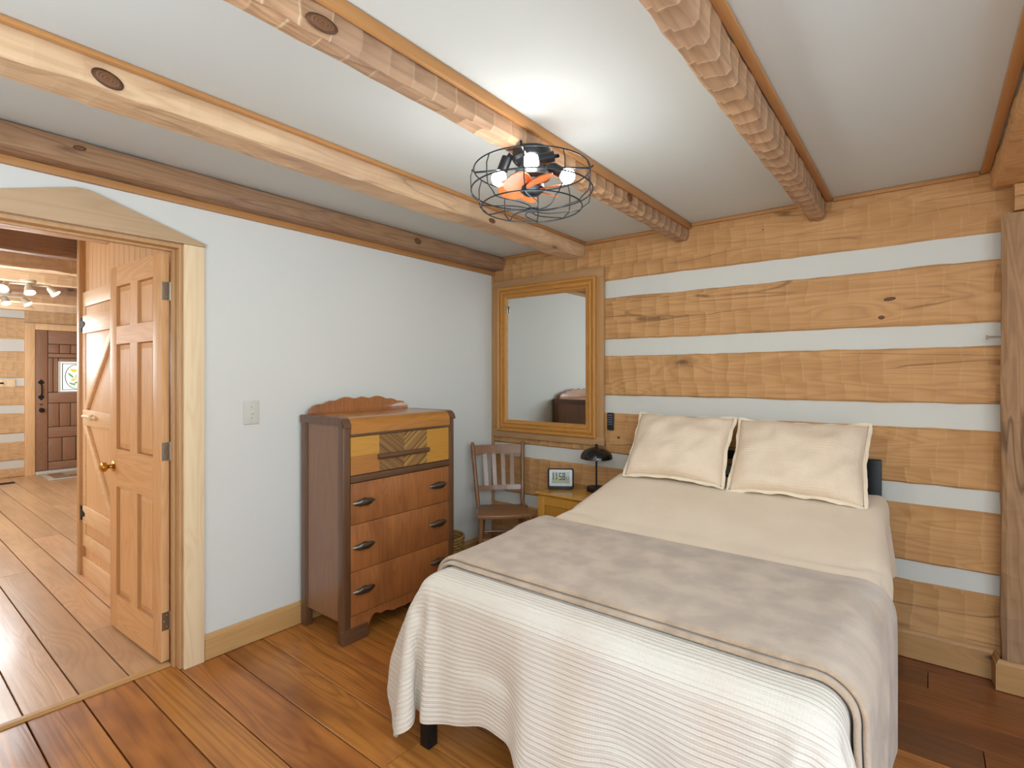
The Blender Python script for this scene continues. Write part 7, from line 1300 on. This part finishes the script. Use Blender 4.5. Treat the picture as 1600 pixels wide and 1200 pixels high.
388,35,0,0,0,0,0,1,-12,-7,-23,5,1,0,0,0,0,0,1,-1,0,0,0,1,-1,0,0,0,0,0,-1,1,0,0,-1,1,0,-1,1,-1,1,0,-1,1,0,1,2,4,-5,-30,-6,4,-5,0,-1,1,0,0,0,0,0,0,0,0,0,0,
391,35,0,0,0,0,0,1,-4,-21,-15,5,-1,0,0,0,0,0,0,0,0,0,0,0,0,0,0,0,0,0,0,0,0,0,0,0,0,0,0,0,0,0,0,0,0,0,-1,1,4,-24,-16,1,-1,1,0,0,0,0,0,0,-1,2,-2,2,-2,2,
393,35,0,0,0,0,0,1,-4,-21,-16,4,0,1,0,0,-1,1,0,0,0,0,0,0,0,0,0,0,0,0,0,0,0,0,0,0,0,0,0,1,-1,0,0,0,0,0,1,1,3,-25,-17,2,0,-1,1,0,0,0,0,0,0,0,0,0,0,0,
395,35,1,-2,2,-2,2,-1,-5,-18,-16,1,1,1,1,0,0,0,0,0,0,0,0,0,0,0,0,0,0,0,0,0,0,0,0,0,0,0,0,0,0,0,0,0,0,1,1,1,-1,-19,-18,-1,1,0,0,0,0,-1,1,0,0,0,0,0,0,0,
398,35,0,0,0,0,0,-1,-5,-19,-13,-1,3,0,1,0,0,0,0,0,0,0,0,0,0,0,0,0,0,0,0,0,0,0,0,0,0,0,0,0,0,0,0,0,0,1,0,2,-3,-12,-22,-2,1,0,0,0,0,0,0,0,0,0,0,0,0,0,
400,35,0,0,0,0,0,-1,-7,-18,-13,1,2,1,0,0,0,0,0,0,0,0,0,0,0,0,0,0,0,0,0,0,0,0,0,0,0,0,0,0,0,0,0,0,0,0,1,2,-3,-11,-21,-3,-1,1,0,0,0,0,0,0,0,0,0,0,0,0,
402,35,0,0,0,0,0,-1,-8,-18,-12,1,2,1,0,0,0,0,0,0,0,0,0,0,0,0,0,0,0,0,0,0,0,0,0,0,0,0,0,0,0,0,0,0,0,0,2,1,-4,-9,-21,-4,0,0,0,0,-1,1,0,0,0,0,0,0,0,0,
405,35,0,0,0,0,0,-2,-8,-18,-12,3,1,1,0,0,0,0,0,0,0,0,0,0,0,0,0,0,0,0,0,0,0,0,0,0,0,0,0,0,0,0,0,0,0,0,1,3,-4,-10,-20,-5,0,0,0,0,0,0,0,0,0,0,0,0,0,0]),
}
def unpack(key):
    nx, ny, s = PACK[key]
    co = [[0.0]*3 for _ in range(nx*ny)]; i = 0
    for k in range(3):              # millimetres; along each row the numbers are second differences
        for j in range(ny):
            p = dp = 0
            for c_ in range(nx):
                if c_ == 0: p = s[i]
                else: dp += s[i]; p += dp
                i += 1; co[j*nx + c_][k] = p / 1000.0
    return nx, ny, co

def interp(tab, x):
    if x <= tab[0][0]: return tab[0][1]
    for (xa, va), (xb, vb) in zip(tab, tab[1:]):
        if x <= xb:
            u = (x - xa) / (xb - xa); u = u*u*(3 - 2*u); return va + (vb - va)*u
    return tab[-1][1]
def cloth(name, key, size, mat, label, cat, thick, offset=0, fn=None, sub=2, lift=0.0, parent=None, shift=0.0):
    nx, ny, co = unpack(key)
    if fn: co = [fn(Vector(c)) for c in co]
    faces = [(j*nx + i, j*nx + i + 1, (j+1)*nx + i + 1, (j+1)*nx + i) for j in range(ny - 1) for i in range(nx - 1)]
    me = bpy.data.meshes.new(name); me.from_pydata([tuple(c) for c in co], [], faces)
    if lift:
        ns = [Vector(v_.normal) for v_ in me.vertices]
        for v_, n_ in zip(me.vertices, ns): v_.co += n_ * lift
    if shift:
        for v_ in me.vertices: v_.co.y += shift
    uv = me.uv_layers.new(name='UVMap'); lay = uv.data
    for p in me.polygons:
        p.use_smooth = True
        for li in p.loop_indices:
            vi = me.loops[li].vertex_index; lay[li].uv = ((vi % nx) / (nx - 1) * size[0], (vi // nx) / (ny - 1) * size[1])
    o = new_obj(name, me, mat, parent)
    s = o.modifiers.new('thick', 'SOLIDIFY'); s.thickness = thick; s.offset = offset
    b = o.modifiers.new('smooth', 'SUBSURF'); b.levels = sub; b.render_levels = sub
    return tag(o, label, cat) if label else o
WA = [(1.30, 0), (1.40, .012), (1.50, .02), (1.62, -.03), (1.70, -.035), (1.86, .062), (2.0, .05), (2.16, -.01), (2.26, .0), (2.38, .05), (2.52, .02), (2.62, .03), (2.70, 0)]
WB = [(1.30, 0), (1.42, -.01), (1.52, .01), (1.66, .055), (1.74, .045), (1.88, -.02), (2.05, -.02), (2.2, .02), (2.4, -.01), (2.7, 0)]
def wave(c):
    if c.x < 1.285 and c.z < .56:      # side drape swings out in a fold behind the corner
        t = min(1, (.56 - c.z) / .36); g = t * math.exp(-((c.y + 1.945) / .048) ** 2) * min(1, (1.30 - c.x) / .08); c.x -= .10 * g; c.z += .055 * g
    if c.z < .48 and 1.305 < c.x < 1.42 and -1.995 < c.y < -1.88: c.y = -1.996
    if c.y < -1.95 and c.z < .60 and 1.28 < c.x < 2.72:
        t = min(1, (.60 - c.z) / .42); t = t*t*(3 - 2*t)*.5 + t*.5
        c.y = min(-1.985 if c.z < .34 else -1.955, c.y - interp(WA, c.x) * t); c.z += interp(WB, c.x) * t * t
    return c
cm = fabric('ribbed_coverlet', 'd0c5b8', 'b8aa9a', 1.17, .5, .0165, .06, .9, .15, False, .15)
sm_ = fabric('cream_spread', 'dac6ae', 'c9b297', 1.28, .0, .02, .28, .95, .3, False, .35, 4.0)
tm = fabric('plush_throw', 'c1a58a', '967a60', 1.12, .0, .02, .75, .95, .6, False, .7, 9.0)
cloth('coverlet', 'coverlet', (2.24, 1.5), cm, 'white ribbed coverlet draped over the foot of the bed', 'coverlet', .006, 1, wave)
cloth('bedspread', 'spread', (2.09, 1.22), sm_, 'smooth cream bedspread over the head half of the bed, under the pillows', 'bedspread', .006, 1)
cloth('throw_blanket', 'throw', (2.28, .74), tm, 'folded taupe plush throw laid across the middle of the bed', 'blanket', .017, 1, lift=.018)
cloth('under_fold', 'throw', (2.28, .74), tm, None, None, .017, 1, parent=bpy.data.objects['throw_blanket'], shift=-.016)

pm = fabric('crinkled_pillow', 'dcc7b0', 'cbb298', 1.25, .25, .013, .12, .95, .2, False, .3, 5.0, .15)
pe = fabric('pillow_flange', 'dfceb6', 'ccb79b', 1.2, .1, .01, .1, .95, .2)
def pillow(label, x0, x1, seed, yb=-.385, zb=.825, yt=-.115, zt=1.185, th=.094, rz=0.0):
    w_ = x1 - x0; h_ = math.hypot(yt - yb, zt - zb)
    ang = math.atan2(zt - zb, yt - yb)
    t = thing('pillow', label, 'pillow', ((x0 + x1)/2, (yb + yt)/2, (zb + zt)/2), 0, 'pillows on the bed')
    t.rotation_euler = (ang, rz, 0)
    N, M_ = 30, 24
    b = bmesh.new(); uvl = b.loops.layers.uv.new('UVMap'); grid = {}
    def pt(i, j, s):
        u, v = i / N * 2 - 1, j / M_ * 2 - 1
        e = (1 - abs(u) ** 3.2) * (1 - abs(v) ** 3.2)
        x = u * w_/2 * (1 - .05 * (1 - abs(v))**1.0 * abs(u)**6); y = v * h_/2 * (1 - .085 * (1 - u*u) * abs(v)**5)
        nz = noise.noise(Vector((u*2.3 + seed*7, v*2.0, s*3.0))) * .024 + noise.noise(Vector((u*6 + seed*3, v*4.5, s*5.0))) * .006
        z = s * (th * max(0, e) ** .55 + nz * max(0, e) ** .5)
        z += .012 * noise.noise(Vector((u*3 + seed, v*3, 9.0))) - .018 * abs(u)**4 * max(0, -v)
        return Vector((x, y, z))
    for s in (1, -1):
        for i in range(N + 1):
            for j in range(M_ + 1):
                if s < 0 and (i in (0, N) or j in (0, M_)): grid[(i, j, s)] = grid[(i, j, 1)]; continue
                grid[(i, j, s)] = b.verts.new(pt(i, j, s))
        for i in range(N):
            for j in range(M_):
                q = [(i, j), (i+1, j), (i+1, j+1), (i, j+1)]
                if s < 0: q = q[::-1]
                f = b.faces.new([grid[(a, c_, s)] for a, c_ in q])
                for lp_, (a, c_) in zip(f.loops, q): lp_[uvl].uv = (a / N * w_, c_ / M_ * h_)
    m = MB(); me = bpy.data.meshes.new('pillow_body'); b.to_mesh(me); b.free(); m.b.free()
    for p in me.polygons: p.use_smooth = True
    o = new_obj('pillow_body', me, pm, t); sb = o.modifiers.new('s', 'SUBSURF'); sb.levels = 1; sb.render_levels = 1
    # narrow flange round the seam
    ring = [(i, 0) for i in range(N)] + [(N, j) for j in range(M_)] + [(i, M_) for i in range(N, 0, -1)] + [(0, j) for j in range(M_, 0, -1)]
    b = bmesh.new(); uvl = b.loops.layers.uv.new('UVMap'); V = []
    for k, (i, j) in enumerate(ring):
        p = pt(i, j, 1); d = Vector(((i/N*2 - 1) * (1 if i in (0, N) else .0), (j/M_*2 - 1) * (1 if j in (0, M_) else 0), 0)); d = d.normalized() if d.length else d
        p2 = p + d * (.011 + .004*noise.noise(Vector((k*.7, seed, 0)))) + Vector((0, 0, .007 * math.sin(k * .9 + seed)))
        V.append((b.verts.new(p - d*.006 + Vector((0, 0, .004))), b.verts.new(p2 + Vector((0, 0, .002))), b.verts.new(p2 - Vector((0, 0, .002))), b.verts.new(p - d*.006 - Vector((0, 0, .004)))))
    for k in range(len(V)):
        A, B = V[k], V[(k+1) % len(V)]
        for c_ in range(3): b.faces.new((A[c_], A[c_+1], B[c_+1], B[c_]))
    bmesh.ops.recalc_face_normals(b, faces=b.faces)
    m = MB(); m._merge(b); m.build('flange', pe, t)
    return t
pillow('cream crinkled pillow nearer the nightstand, leaning on the log wall', 1.385, 1.975, 1)
pillow('cream crinkled pillow nearer the timber post, leaning on the headboard', 2.005, 2.635, 2, yb=-.39, zb=.815, zt=1.18)

# ------------------------------------------------------------------ light
def area(name, loc, rot, sx, sy, power, color):
    l = bpy.data.lights.new(name, 'AREA'); l.shape = 'RECTANGLE'; l.size = sx; l.size_y = sy; l.energy = power; l.color = color
    o = bpy.data.objects.new(name, l); COL.objects.link(o); o.location = loc; o.rotation_euler = rot; return o
def point(name, loc, r, power, color):
    l = bpy.data.lights.new(name, 'POINT'); l.shadow_soft_size = r; l.energy = power; l.color = color
    o = bpy.data.objects.new(name, l); COL.objects.link(o); o.location = loc; return o
WB = (.81, 1.0, 1.18)      # the photograph is balanced for the warm bounce off the wood
def wb(c): return tuple(a_ * b_ for a_, b_ in zip(c, WB))
area('sky_through_window', (2.9, -7.4, 2.05), (math.radians(77), 0, math.radians(6)), .12, .3, 70, wb((.72, .92, 1.1)))
area('window_daylight', (3.0, -4.82, 1.48), (PI/2, 0, 0), 1.0, 1.15, 5, wb((.85, .95, 1.0)))
area('side_window_fill', (4.42, -2.6, 1.48), (PI/2, 0, PI/2), 1.3, 1.15, 20, wb((.97, .98, .98)))  # fill lamp added at the unseen side window to brighten the left wall
area('ceiling_fill', (2.3, -4.1, 1.3), (PI, 0, 0), 1.6, 1.0, 44, wb((1.0, .98, .94)))  # added upward fill that brightens the ceiling, no real source there
area('left_wall_fill', (4.1, -4.1, 2.1), (math.radians(58), 0, math.radians(80)), 1.4, .7, 40, wb((1.0, .97, .91)))  # added soft fill behind the camera, aimed at the white wall
point('fixture_glow', (1.672, -1.735, 1.86), .12, 12, wb((1.0, .95, .84)))
for x, y, e_ in ((-3.4, -2.7, 46), (-5.6, -2.4, 50), (-2.0, -4.2, 40), (-4.6, -4.0, 50)):
    point('hall_lamp', (x, y, 1.75), .3, e_, wb((1.0, .95, .86)))
wd = bpy.data.worlds.new('World'); scene.world = wd; wd.use_nodes = True
bgn = wd.node_tree.nodes['Background']
sk = wd.node_tree.nodes.new('ShaderNodeTexSky'); sk.sky_type = 'NISHITA'; sk.sun_elevation = math.radians(40); sk.sun_disc = False; sk.sun_rotation = math.radians(200)
wd.node_tree.links.new(sk.outputs[0], bgn.inputs[0]); bgn.inputs[1].default_value = .25

# ------------------------------------------------------------------ camera
cam = bpy.data.cameras.new('camera'); co = bpy.data.objects.new('camera', cam); COL.objects.link(co)
co.location = (2.864, -3.367, 1.435); co.rotation_euler = (PI/2, 0, math.radians(38.292))
cam.sensor_width = 36; cam.lens = 822 / 1600 * 36; cam.shift_y = -13 / 1600; cam.clip_start = .05
scene.camera = co
scene.view_settings.view_transform = 'Standard'; scene.view_settings.look = 'None'
scene.view_settings.exposure = 0.22
